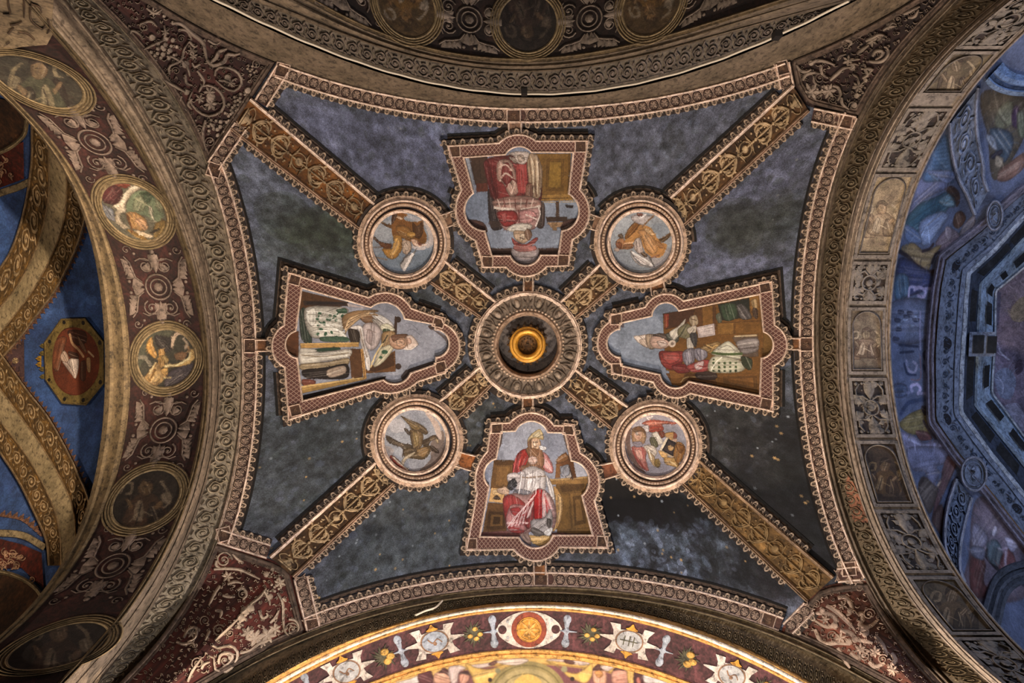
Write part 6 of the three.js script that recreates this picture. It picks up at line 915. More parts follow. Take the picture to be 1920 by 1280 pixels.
// ---- near (bottom) arch, brightly lit
{
  const t = thing('wall_bottom', 'x', 'x', V3(0, EYE + 4.6, -3.2)); t.userData = { kind: 'structure' };
  const n = 130, X0 = 250, X1 = 1730, l1 = across(fB1, X0, X1, n), l2 = across(fB2, X0, X1, n), l3 = across(fB3, X0, X1, n), l4 = across(fB4, X0, X1, n), l5 = shift(l4, 0, 17), ch = leaning('z', fB1, x => VAULT.at(x, fB1(x)).z, fB2, () => -3.1);
  part(t, 'archivolt', loft([0, 0.3, 0.6, 1].map(k => lift(mixPts(l1, l2, k), ch))), A.nearFace);
  part(t, 'archivolt_fillet', sweep(ch, l1, [[1, 0.01], ...half(4, 0.02, 0.045, 4), [8, 0.012], ...half(5, 0.012, 0.04, 4).map(([o, h]) => [o + 9, h])].map(([o, h]) => [o, h])), A.nearFace);
  const b = bandMap(mixPts(l1, l2, 0.5), mixPts(l1, l2, 0.98)); running(ch, b.f, b.long, b.W, A.nearFace, t, 'archivolt_relief', 0.004, 0.02);
  part(t, 'gold_moulding', band(lift(l2, ch), lift(mixPts(l2, l3, 0.35), BB_), [[0, 0], [0.2, 0.03], [0.5, 0.045], [0.8, 0.03], [1, 0.01]]), A.nearGold);
  part(t, 'pale_roll', band(lift(mixPts(l2, l3, 0.35), BB_), lift(mixPts(l2, l3, 0.72), BB_), [[0, 0.01], [0.2, 0.04], [0.5, 0.055], [0.8, 0.04], [1, 0.01]]), A.nearRoll);
  part(t, 'gold_fillet', band(lift(mixPts(l2, l3, 0.72), BB_), lift(l3, BB_), [[0, 0.01], [0.4, 0.035], [0.8, 0.025], [1, 0]]), A.nearGold);
  part(t, 'soffit', loft([0, 0.25, 0.5, 0.75, 1].map(k => lift(mixPts(l3, l4, k), BB_))), A.purple);
  part(t, 'inner_moulding', band(lift(l4, BB_), lift(l5, BB_), [[0, 0], [0.12, 0.03], [0.3, 0.04], [0.42, 0.015], [0.5, 0.012], [0.6, 0.04], [0.8, 0.05], [0.95, 0.03], [1, 0]]), A.nearGold);
  // the painted vault beyond
  const far = l5.map(([x, y]) => { const [, v] = BB_.m(x, y); return BB_.px(-7.2, v); }), reg = [...l5.slice(20, 110), ...shift(l5, 0, 150).slice(20, 110).reverse()], d = det(640, 1100, 5.486), e = det(980, 1100, 5.486);
  const p = new Painter(BB_, reg, 1400); p.base('#71474b'); const f = (c, ...a) => p.model(c, d(...a)), g = (c, ...a) => p.model(c, e(...a));
  p.fill('#c9a763', l5.map(q => [q[0], q[1] - 2]).concat(shift(l5, 0, 12).reverse())); p.line('#8f6f3a', 2, shift(l5, 0, 10).slice(20, 110));
  // grey dome cartouche with yellow strapwork
  p.fill('#8f8256', circle(988, 1300, 74, 40, 62)); p.fill('#a3956a', circle(988, 1304, 62, 40, 52)); p.line('#6d633f', 2.4, circle(988, 1302, 66, 40, 56)); p.line('#6d633f', 2, circle(988, 1306, 52, 40, 44)); p.fill('#c8a95e', P2(965, 1275, 990, 1262, 1015, 1275, 1005, 1290, 975, 1290));
  f('#d8b566', 1280, 780, 1500, 840, 1760, 760, 1800, 790, 1690, 830, 1600, 900, 1520, 990, 1380, 1000, 1330, 900); f('#c9b9b3', 1340, 800, 1480, 780, 1600, 760, 1560, 800, 1420, 830); f('#5b3a38', 1510, 790, 1580, 750, 1620, 760, 1560, 800); f('#d8c9be', 1600, 760, 1800, 730, 1920, 740, 1900, 770, 1800, 800, 1660, 790); p.ball('#7d7a5e', ...d(1610, 858)[0], 5); p.ball('#2c211c', ...d(1528, 950)[0], 4);
  g('#d8b566', 240, 760, 380, 830, 470, 920, 640, 985, 720, 900, 720, 780, 690, 790, 560, 880, 420, 850, 330, 780); g('#c9b9b3', 250, 750, 430, 770, 580, 800, 690, 790, 640, 740, 480, 740, 300, 735); g('#55322f', 430, 745, 530, 760, 520, 790, 450, 780); p.ball('#8a8566', ...e(430, 840)[0], 6); p.ball('#2c211c', ...e(512, 940)[0], 4);
  f('#d9a88f', 950, 900, 1010, 860, 1060, 830, 1120, 900, 1110, 985, 960, 985); f('#4a2a2a', 1000, 880, 1060, 830, 1110, 870, 1120, 920, 1060, 880); f('#d7c6c4', 1100, 830, 1200, 800, 1280, 830, 1210, 880, 1190, 980, 1130, 985); f('#cf9a86', 1215, 900, 1290, 870, 1320, 930, 1280, 985, 1220, 985); f('#43282a', 1210, 880, 1290, 860, 1320, 900, 1260, 890); f('#d6d1d0', 560, 985, 700, 940, 790, 910, 780, 985); f('#5a2f36', 790, 890, 920, 860, 930, 985, 810, 985);
  g('#dba98e', 720, 860, 780, 820, 850, 850, 860, 985, 740, 985); g('#c98f56', 740, 870, 800, 850, 830, 900, 780, 930); g('#4a2c2a', 720, 850, 780, 790, 860, 850, 800, 850); g('#d2c4bf', 800, 810, 950, 790, 920, 840, 860, 860); g('#cf9987', 920, 870, 1000, 830, 1090, 880, 1090, 985, 930, 985); g('#43282a', 930, 850, 1000, 800, 1050, 850, 990, 850); g('#d9b566', 1080, 830, 1160, 850, 1150, 985, 1090, 985); g('#4d2a30', 1160, 850, 1260, 860, 1240, 985, 1150, 985); g('#c7746a', 1170, 940, 1200, 920, 1220, 985, 1180, 985); g('#d6d2d2', 1260, 870, 1420, 920, 1560, 985, 1270, 985);
  for (let i = 0; i < 7; i++) { const x = 560 - i * 70; p.fill(i % 2 ? '#c8a55c' : '#cbbfba', P2(x, 1290 + i * 20, x + 40, 1275 + i * 20, x + 60, 1300 + i * 20, x + 20, 1320 + i * 20)); }
  p.grain(12, 10, 41, 0.7);
  part(t, 'vault_painting', loft([0, 0.08, 0.2, 0.4, 0.7, 1].map(k => lift(mixPts(l5, far, k), BB_))), A.purple);
  part(t, 'painted_ceiling', face(BB_, [...l5.slice(20, 110), ...shift(l5, 0, 140).slice(20, 110).reverse()], { h: 0.012 }), p.strokes(9000, 5, 0.15, 2).soften(1.2).material(0.72));
}
// painted cartouches, bosses, crosses and fruit on the purple soffit
const tang = x => Math.atan2(fB4(x + 4) + fB3(x + 4) - fB4(x - 4) - fB3(x - 4), 16), midB = x => (fB3(x) + fB4(x)) / 2;
function onSoffit(x, dy = 0) { const a = tang(x), y = midB(x) + dy; return { y, map: (u, v) => [x + u * Math.cos(a) - v * Math.sin(a), y + u * Math.sin(a) + v * Math.cos(a)] }; }
{
  const { y, map } = onSoffit(992), t = thing('cartouche', 'central white cartouche with an orange disc in a red ring', 'cartouche', BB_.at(992, y));
  const poly = (l, h, m, n) => part(t, n, slab(BB_, clockwise(l.map(p => map(...p))), h), m);
  const lens = []; for (let i = 0; i <= 20; i++) { const u = -62 + 124 * i / 20; lens.push([u, -34 * Math.pow(Math.cos(u / 62 * Math.PI / 2), 0.62) - 1]); } const lens2 = lens.map(p => [p[0], -p[1]]).reverse();
  poly([...lens, ...lens2.slice(1, -1)], 0.012, A.white, 'plate'); for (const s of [-1, 1]) poly(circle(s * 50, 0, 8, 16), 0.02, A.purple, 'eye');
  poly(circle(0, 0, 33, 40), 0.022, A.brick, 'ring'); poly(circle(0, 0, 23.5, 32), 0.03, A.amber, 'disc'); const c = new Carving(BB_, map, 0.03); for (let i = 0; i < 8; i++) c.leaf(0, 0, i * Math.PI / 4, 19, 5, 0.012); c.ring(0, 0, 20, 2, 0.01, 24); part(t, 'rosette', c.build(), A.nearGold); for (const [u, v] of [[42, 16], [42, -17], [-40, 15], [-40, -15]]) poly(circle(u, v, 3, 10), 0.018, A.greyBlue, 'dot');
}
[[815, 'white cartouche with a pale blue oval, just left of the orange disc', A.paleBlue], [1180, 'white cartouche with dark sprig on its pale oval, just right of the orange disc', A.greyBlue], [650, 'white cartouche at the left end of the purple arch, cut off by the frame', A.greyBlue], [1372, 'white cartouche at the right end of the purple arch, greenish oval', A.greyBlue]].forEach(([x, label, m], i) => {
  const { y, map } = onSoffit(x), t = thing('cartouche', label, 'cartouche', BB_.at(x, y)), poly = (l, h, mm, n) => part(t, n, slab(BB_, clockwise(smooth(l.map(p => map(...p)), 3, true)), h), mm);
  part(t, 'plate', slab(BB_, clockwise(path([[-43, -27], [-23, -28], [-21, -18], [0, -22], [21, -18], [23, -28], [43, -27], [34, -15], [31, 0], [34, 15], [43, 27], [23, 28], [21, 18], [0, 22], [-21, 18], [-23, 28], [-43, 27], [-34, 15], [-31, 0], [-34, -15]].map(p => map(...p)), 5)), 0.014), A.white);
  poly(circle(0, 0, 27, 24, 21), 0.022, A.strapDull ?? M.strapDull, 'oval_rim'); poly(circle(0, 0, 24, 24, 18.5), 0.03, m, 'oval'); for (const s of [-1, 1]) { poly([[-12, s * 22], [-5, s * 26], [0, s * 33], [5, s * 26], [12, s * 22], [0, s * 20]], 0.024, A.amber, 'crest'); poly([[s * 30, -5], [s * 40, -4], [s * 58, 0], [s * 40, 4], [s * 30, 5]], 0.016, A.white, 'spike'); }
  const c = new Carving(BB_, map, 0.03); if (i === 1) { c.stroke([[-18, 0], [16, 0]], 2, 2, 0.006); for (const q of [-10, 0, 8]) c.stroke([[q, -9], [q, 9]], 2.4, 2, 0.006); } else { c.curve([[-12, -6], [-4, 2], [6, -4], [14, 4]], 3, 2, 0.006); c.dot(0, 4, 4, 0.006); } part(t, 'device', c.build(), i === 1 ? A.leafy : M.strapDull);
});
[[925, 'pale blue cross just left of the central cartouche'], [1062, 'pale blue cross just right of the central cartouche'], [752, 'pale blue cross between the two left cartouches'], [1243, 'pale blue cross between the two right cartouches'], [580, 'pale blue cross at the far left of the purple arch']].forEach(([x, label]) => {
  const { y, map } = onSoffit(x), t = thing('cross_ornament', label + ' on the purple arch', 'cross', BB_.at(x, y)), c = new Carving(BB_, map, 0.004);
  for (const s of [-1, 1]) { c.stroke([[0, 0], [0, s * 14], [0, s * 27]], 5, 9, 0.014, 3); c.dot(0, s * 22, 7.6, 0.016, 9); c.stroke([[0, 0], [s * 20, 0]], 5, 1.4, 0.012); } c.dot(0, 0, 6, 0.018); part(t, 'cross', c.build(), A.paleBlue);
});
[[888, 'fruit and leaf cluster left of the central cartouche, small yellow berries'], [1108, 'fruit and leaf cluster right of the central cartouche, three yellow fruits'], [720, 'fruit cluster between the left cartouches, two plump yellow fruits'], [1288, 'fruit cluster between the right cartouches, large yellow fruit'], [1430, 'fruit cluster at the far right of the purple arch']].forEach(([x, label], i) => {
  const { y, map } = onSoffit(x), t = thing('fruit_cluster', label, 'fruit ornament', BB_.at(x, y)), c = new Carving(BB_, map, 0.004); for (let k = 0; k < 22; k++) c.leaf(0, 0, k * 0.29 + i, 16 + (k * 7 % 12), 4.6, 0.012, 0.3); part(t, 'leaves', c.build(), A.leafy, { kind: 'stuff' });
  const big = i > 1 ? 8.4 : 5.6; for (const [u, v] of [[4, -9], [12, 2], [4, 9], [-7, 3]].slice(0, i > 1 ? 3 : 4)) { const f = new Carving(BB_, map, 0.012); f.dot(u, v, big, 0.03, big * 0.82); part(t, 'fruit', f.build(), A.fruit); }
});
{ const ch = upright('z', -3.08), t = thing('loose_strip', 'thin pale crooked strip hanging loose on the dark face of the purple arch', 'loose strip', ch.at(800, 1142, 0.1)); part(t, 'strip', new THREE.TubeGeometry(new THREE.CatmullRomCurve3(P2(779, 1153, 797, 1145, 815, 1139, 829, 1126).map(p => ch.at(p[0], p[1], 0.07))), 24, 0.012, 6), M.cable); }
// ------------------------------------------------------------------ pendentives in the four corners
const ridge = (line, H, W) => (x, y) => { let best = 1e9, s = 0; for (let i = 1; i < line.length; i++) { const [ax, ay] = line[i - 1], [bx, by] = line[i], dx = bx - ax, dy = by - ay, t = Math.max(0, Math.min(1, ((x - ax) * dx + (y - ay) * dy) / (dx * dx + dy * dy))), d = Math.hypot(x - ax - t * dx, y - ay - t * dy); if (d < best) { best = d; s = (i - 1 + t) / (line.length - 1); } } return H * Math.min(1, s * 2.2) * Math.max(0, 1 - best / (W * (0.3 + 0.9 * s))); };
const P_BL = sphere([0, 4.6, 0], 4.55, ridge(P2(540, 1064, 487, 1118, 441, 1160, 398, 1205, 300, 1300, 240, 1360), 0.6, 130)), P_BR = sphere([0, 4.6, 0], 4.55, ridge(P2(1538, 1104, 1603, 1174, 1641, 1210, 1676, 1245, 1740, 1310, 1800, 1370), 0.6, 130));
function pendentive(label, ch, loop, rimLine, draw, mats = {}) {
  const q = clockwise(loop), c0 = q.reduce((s, p) => [s[0] + p[0] / q.length, s[1] + p[1] / q.length], [0, 0]), t = thing('pendentive', label, 'pendentive', ch.at(...c0));
  part(t, 'ground', face(ch, q, { h: 0.002, max: 20 }), mats.ground ?? M.pendentive);
  part(t, 'frame', sweep(ch, path(rimLine, 8, false), [[0, 0.0], [0.5, 0.04], [3, 0.055], [6, 0.05], [8, 0.03], [11, 0.035], [13, 0.003]]), M.pendentiveFrame);
  const c = new Carving(ch, undefined, 0.003); filler(c, offset(q, 14), 320, 9.5); draw(c); part(t, 'grotesque_relief', c.build(), mats.relief ?? M.pendentiveRelief, { kind: 'stuff' });
}
const curves = (c, d, list, w, h = 0.04) => list.forEach(l => c.curve(d(...l), w * 1.15, w * 0.75, h, w * 0.45));
// small leaves and scrolls filling what is left of a panel
function filler(c, loop, n, gap, seedN) { const inside = (x, y) => { let r = false; for (let i = 0, j = loop.length - 1; i < loop.length; j = i++) { const [a, b] = loop[i], [e, f] = loop[j]; if ((b > y) !== (f > y) && x < (e - a) * (y - b) / (f - b) + a) r = !r; } return r; }; const bx = loop.map(p => p[0]), by = loop.map(p => p[1]), pts = []; for (let i = 0; i < n * 20 && pts.length < n; i++) { const x = rr(Math.min(...bx), Math.max(...bx)), y = rr(Math.min(...by), Math.max(...by)); if (y < -20 || y > 1300 || !inside(x, y) || pts.some(p => Math.hypot(p[0] - x, p[1] - y) < gap)) continue; pts.push([x, y]); const k = pts.length % 4, a = rnd() * 6.3; if (k === 0) c.spiral(x, y, gap * 0.42, 1.3, a, rnd() < 0.5 ? 1 : -1, gap * 0.15, 0.03); else if (k === 1) { c.leaf(x, y, a, gap * 0.8, gap * 0.3, 0.03, 0.5); c.leaf(x, y, a + 0.8, gap * 0.7, gap * 0.26, 0.03, 0.5); } else if (k === 2) c.curve([[x - gap * 0.5, y], [x - gap * 0.1, y - gap * 0.3 * Math.sin(a)], [x + gap * 0.2, y + gap * 0.2], [x + gap * 0.5, y - gap * 0.2 * Math.cos(a)]], gap * 0.18, gap * 0.1, 0.03, gap * 0.08); else for (let q = 0; q < 4; q++) c.dot(x + gap * 0.25 * Math.cos(a + q * 1.57), y + gap * 0.25 * Math.sin(a + q * 1.57), gap * 0.13, 0.03); } }
const scatter = (c, d, list, kind) => { for (let i = 0; i < list.length; i += 3) { const [[x, y]] = d(list[i], list[i + 1]), r = list[i + 2]; if (kind === 's') c.spiral(x, y, r, 1.7, i, i % 2 ? 1 : -1, r * 0.24, 0.035); else if (kind === 'f') { for (let k = 0; k < 6; k++) c.leaf(x, y, k * 1.05 + i, r, r * 0.5, 0.035); c.dot(x, y, r * 0.3, 0.04); } else if (kind === 'g') { for (let k = 0; k < 7; k++) c.dot(x + r * Math.cos(k * 2.4) * Math.sqrt(k / 7), y + r * Math.sin(k * 2.4) * Math.sqrt(k / 7), r * 0.26, 0.035); } else c.dot(x, y, r, 0.04); } };
pendentive('dark red pendentive with two oval cartouches, between the left and top arches', VAULT, [...upwards(fL1, 309, -100, 40), ...across(fT1, 190, 517, 30)], [...across(fT1, 190, 515, 24), ...P2(512, 122, 392, 304), ...upwards(fL1, 300, -100, 30)].map(p => p), c => {
  const d = det(200, 0, 4);
  curves(c, d, [[500, 170, 560, 180, 640, 250, 720, 320, 740, 400, 752, 450], [752, 450, 800, 490, 880, 460, 905, 410, 960, 410, 1000, 400], [780, 470, 820, 430, 840, 390, 900, 365], [320, 450, 400, 550, 430, 600, 520, 650, 590, 690]], 6.4, 0.055);
  curves(c, d, [[420, 310, 440, 250, 430, 190], [280, 370, 360, 330, 430, 300], [470, 560, 470, 500, 560, 450, 580, 370, 620, 310], [560, 450, 600, 490, 625, 575], [680, 530, 730, 610, 722, 645], [590, 560, 600, 620, 645, 640], [690, 690, 720, 640, 800, 650, 870, 720, 872, 820, 760, 870, 650, 800, 620, 725, 640, 690], [810, 570, 825, 512, 900, 505, 985, 545, 1012, 620, 960, 680, 880, 655, 820, 600], [840, 600, 900, 610, 960, 650], [740, 900, 720, 1000, 745, 1130], [640, 740, 610, 780, 640, 820], [560, 720, 550, 780, 600, 830], [500, 680, 450, 640, 420, 660], [620, 310, 660, 350, 680, 340], [170, 290, 190, 230, 250, 260, 270, 300], [300, 60, 360, 100, 430, 60], [760, 300, 820, 330, 860, 310], [250, 180, 330, 160, 380, 200], [540, 220, 600, 230, 640, 300], [450, 420, 500, 430, 560, 470], [700, 480, 660, 500, 640, 470]], 4.2, 0.045);
  scatter(c, d, [440, 335, 20, 480, 380, 16, 380, 400, 16, 960, 790, 15, 1000, 735, 14, 930, 855, 14, 850, 950, 18, 780, 930, 14, 640, 920, 10, 1090, 520, 11], 'g'); scatter(c, d, [340, 280, 7, 590, 480, 8, 780, 730, 9, 430, 120, 4, 905, 580, 7, 1060, 680, 8, 600, 690, 6, 500, 170, 5], 'd'); scatter(c, d, [690, 975, 10, 775, 1065, 10, 1125, 480, 10, 520, 530, 8, 560, 290, 8, 1110, 600, 8, 280, 200, 10, 830, 300, 8, 460, 580, 8], 's'); scatter(c, d, [770, 690, 12, 780, 780, 14, 700, 740, 10, 650, 420, 9, 350, 90, 10, 440, 240, 9, 930, 620, 10, 640, 380, 9], 'f');
});
pendentive('dark red pendentive with curling sea-beast scrolls, between the top and right arches', VAULT, [...across(fT1, 1478, 1790, 30), ...upwards(fR1, -80, 220, 34), ...path([...cornerTR].reverse(), 10, false).slice(1, -1)], [...upwards(fR1, -40, 216, 26), ...P2(1600, 216, 1524, 196, 1512, 190, 1494, 160, 1485, 120), ...across(fT1, 1488, 1760, 24)], c => {
  const d = det(1440, 0, 4.922);
  curves(c, d, [[260, 600, 300, 650, 360, 660, 400, 640], [320, 740, 350, 690, 420, 670, 480, 680], [380, 590, 450, 560, 540, 570, 620, 600], [570, 740, 640, 680, 700, 630, 760, 620], [600, 790, 650, 810, 670, 870, 640, 930], [680, 900, 690, 960, 750, 1010], [820, 500, 880, 450, 930, 415], [900, 380, 960, 350, 1040, 320, 1100, 340], [930, 560, 970, 570, 1060, 560, 1110, 500, 1100, 440, 1070, 430], [960, 520, 1000, 470, 1060, 480, 1040, 520, 990, 550], [680, 390, 720, 370, 770, 390, 740, 430], [870, 720, 920, 690, 900, 640, 960, 640, 930, 680], [1060, 280, 1110, 250, 1190, 240], [1100, 270, 1150, 210, 1190, 230], [1250, 130, 1300, 110, 1400, 60], [1290, 160, 1350, 150, 1390, 90], [490, 600, 500, 680, 560, 720]], 5.4, 0.05);
  curves(c, d, [[760, 560, 800, 550, 850, 545], [740, 600, 800, 590, 840, 600], [780, 680, 830, 720, 830, 770], [420, 700, 430, 760, 480, 790], [640, 560, 660, 520, 720, 500], [780, 800, 840, 790, 900, 740]], 3.6); scatter(c, d, [400, 850, 20, 560, 840, 16, 830, 800, 12, 740, 560, 12, 960, 380, 12, 1040, 350, 10], 'f'); scatter(c, d, [820, 880, 6, 800, 970, 7, 400, 580, 6, 900, 740, 5, 940, 640, 5, 780, 620, 7, 1120, 240, 7], 'd'); scatter(c, d, [480, 720, 11, 790, 980, 10, 720, 420, 9, 830, 320, 10, 470, 900, 9, 600, 920, 9, 1200, 180, 10, 1330, 120, 8], 's'); scatter(c, d, [500, 830, 12, 880, 590, 10, 860, 830, 10], 'g');
}, { ground: mat('#3a2220', { k: 1.1, map: wornFine }) });
pendentive('creased red pendentive between the left arch and the purple arch, half in shade', P_BL, [...upwards(fL1, 1400, 1015, 40), ...path([[403, 1015], [506, 1048], [534, 1060], [548, 1074], [576, 1186]], 8, false).slice(1, -1), ...across(fB1, 576, 200, 36)], [...upwards(fL1, 1390, 1020, 30), ...P2(412, 1022, 506, 1053, 530, 1064, 543, 1078, 570, 1180), ...across(fB1, 566, 200, 30)], c => {
  const d = det(300, 980, 4.266);
  curves(c, d, [[430, 370, 520, 365, 640, 375, 720, 410, 800, 450], [450, 300, 450, 340, 480, 360], [580, 250, 620, 290, 660, 310], [480, 500, 440, 560, 390, 660], [540, 490, 600, 470, 650, 480], [500, 580, 560, 590, 600, 590], [620, 540, 660, 520, 690, 580, 660, 610], [440, 700, 490, 710, 480, 760], [190, 920, 230, 850, 290, 840, 280, 920, 220, 950], [130, 950, 190, 970, 260, 960, 280, 1000], [400, 860, 360, 940], [940, 560, 980, 640, 985, 780, 1000, 870, 1040, 910], [1030, 770, 1080, 780, 1110, 830, 1080, 890, 1030, 880], [720, 650, 800, 590, 850, 520], [830, 540, 870, 610, 880, 660], [790, 700, 820, 760, 860, 740, 850, 720], [420, 980, 460, 1000, 560, 980, 620, 1040, 600, 1120, 520, 1190, 440, 1170, 430, 1080, 390, 1060], [470, 1130, 480, 1060, 540, 1040, 580, 1060, 560, 1110, 500, 1150], [640, 1040, 720, 1020, 800, 960, 880, 930], [440, 940, 540, 850, 620, 770], [220, 1270, 260, 1180, 330, 1080], [330, 1170, 350, 1130, 400, 1110], [880, 800, 920, 760, 950, 700], [980, 600, 1010, 630], [900, 980, 960, 950, 1010, 930]], 4.6, 0.045);
  scatter(c, d, [860, 900, 18, 760, 920, 18, 820, 960, 12, 700, 880, 14, 920, 850, 13, 960, 480, 12, 540, 430, 12, 250, 880, 10], 'f'); scatter(c, d, [510, 295, 16, 1060, 850, 14, 660, 570, 10, 520, 1100, 14, 470, 860, 12, 300, 1120, 12, 560, 880, 9, 360, 780, 10], 's'); scatter(c, d, [640, 790, 12, 700, 720, 14, 950, 440, 10, 930, 500, 12, 860, 560, 8, 900, 400, 8], 'g'); scatter(c, d, [680, 700, 8, 650, 760, 8, 720, 680, 8, 630, 830, 5, 880, 590, 6, 560, 1080, 5, 850, 410, 6, 900, 370, 5], 'd');
}, { ground: mat('#6b3129', { k: 1.4, map: wornFine }), relief: mat('#c0ad98', { k: 1.5 }) });
pendentive('creased pendentive with pale worn strapwork, between the purple and right arches', P_BR, [...across(fB1, 1790, 1465, 34), ...path([[1465, 1173], [1538, 1100], [1561, 1095], [1615, 1087]], 8, false).slice(1, -1), ...upwards(fR1, 1087, 1400, 40)], [...across(fB1, 1760, 1470, 28), ...P2(1474, 1172, 1536, 1108, 1558, 1100, 1606, 1094), ...upwards(fR1, 1094, 1390, 30)], c => {
  const d = det(1430, 980, 4.267);
  curves(c, d, [[510, 660, 580, 700, 680, 790, 740, 860], [400, 740, 460, 720, 560, 740, 590, 790, 540, 830, 460, 810, 410, 770], [600, 600, 650, 590, 700, 640, 710, 710, 670, 740], [760, 740, 790, 720, 800, 760, 780, 820, 850, 830, 930, 770], [380, 690, 440, 600, 500, 570], [300, 720, 330, 700, 360, 690], [420, 850, 480, 960, 600, 960, 700, 970], [620, 860, 700, 880, 760, 930, 880, 960], [780, 860, 830, 850, 840, 900], [700, 1040, 760, 1080, 820, 1050, 850, 1020], [850, 1110, 900, 1150, 980, 1120], [730, 490, 770, 470, 800, 510, 770, 540], [600, 1000, 650, 1090, 700, 1160], [900, 900, 960, 980, 1000, 1060], [1030, 1040, 1060, 1100, 1000, 1160]], 6.5, 0.024);
  scatter(c, d, [330, 760, 12, 500, 770, 10, 620, 920, 12, 780, 1010, 12, 900, 1030, 12, 640, 660, 9, 1040, 1180, 12], 'f'); scatter(c, d, [850, 730, 12, 770, 515, 10, 820, 1060, 13, 430, 650, 9, 960, 1090, 10, 560, 900, 10], 's'); scatter(c, d, [580, 820, 7, 690, 950, 7, 480, 700, 6, 820, 890, 6, 700, 700, 6, 740, 930, 7], 'd');
}, { ground: mat('#7d4a3b', { k: 1.4, map: wornFine }), relief: mat('#c3aa97', { k: 1.45 }) });

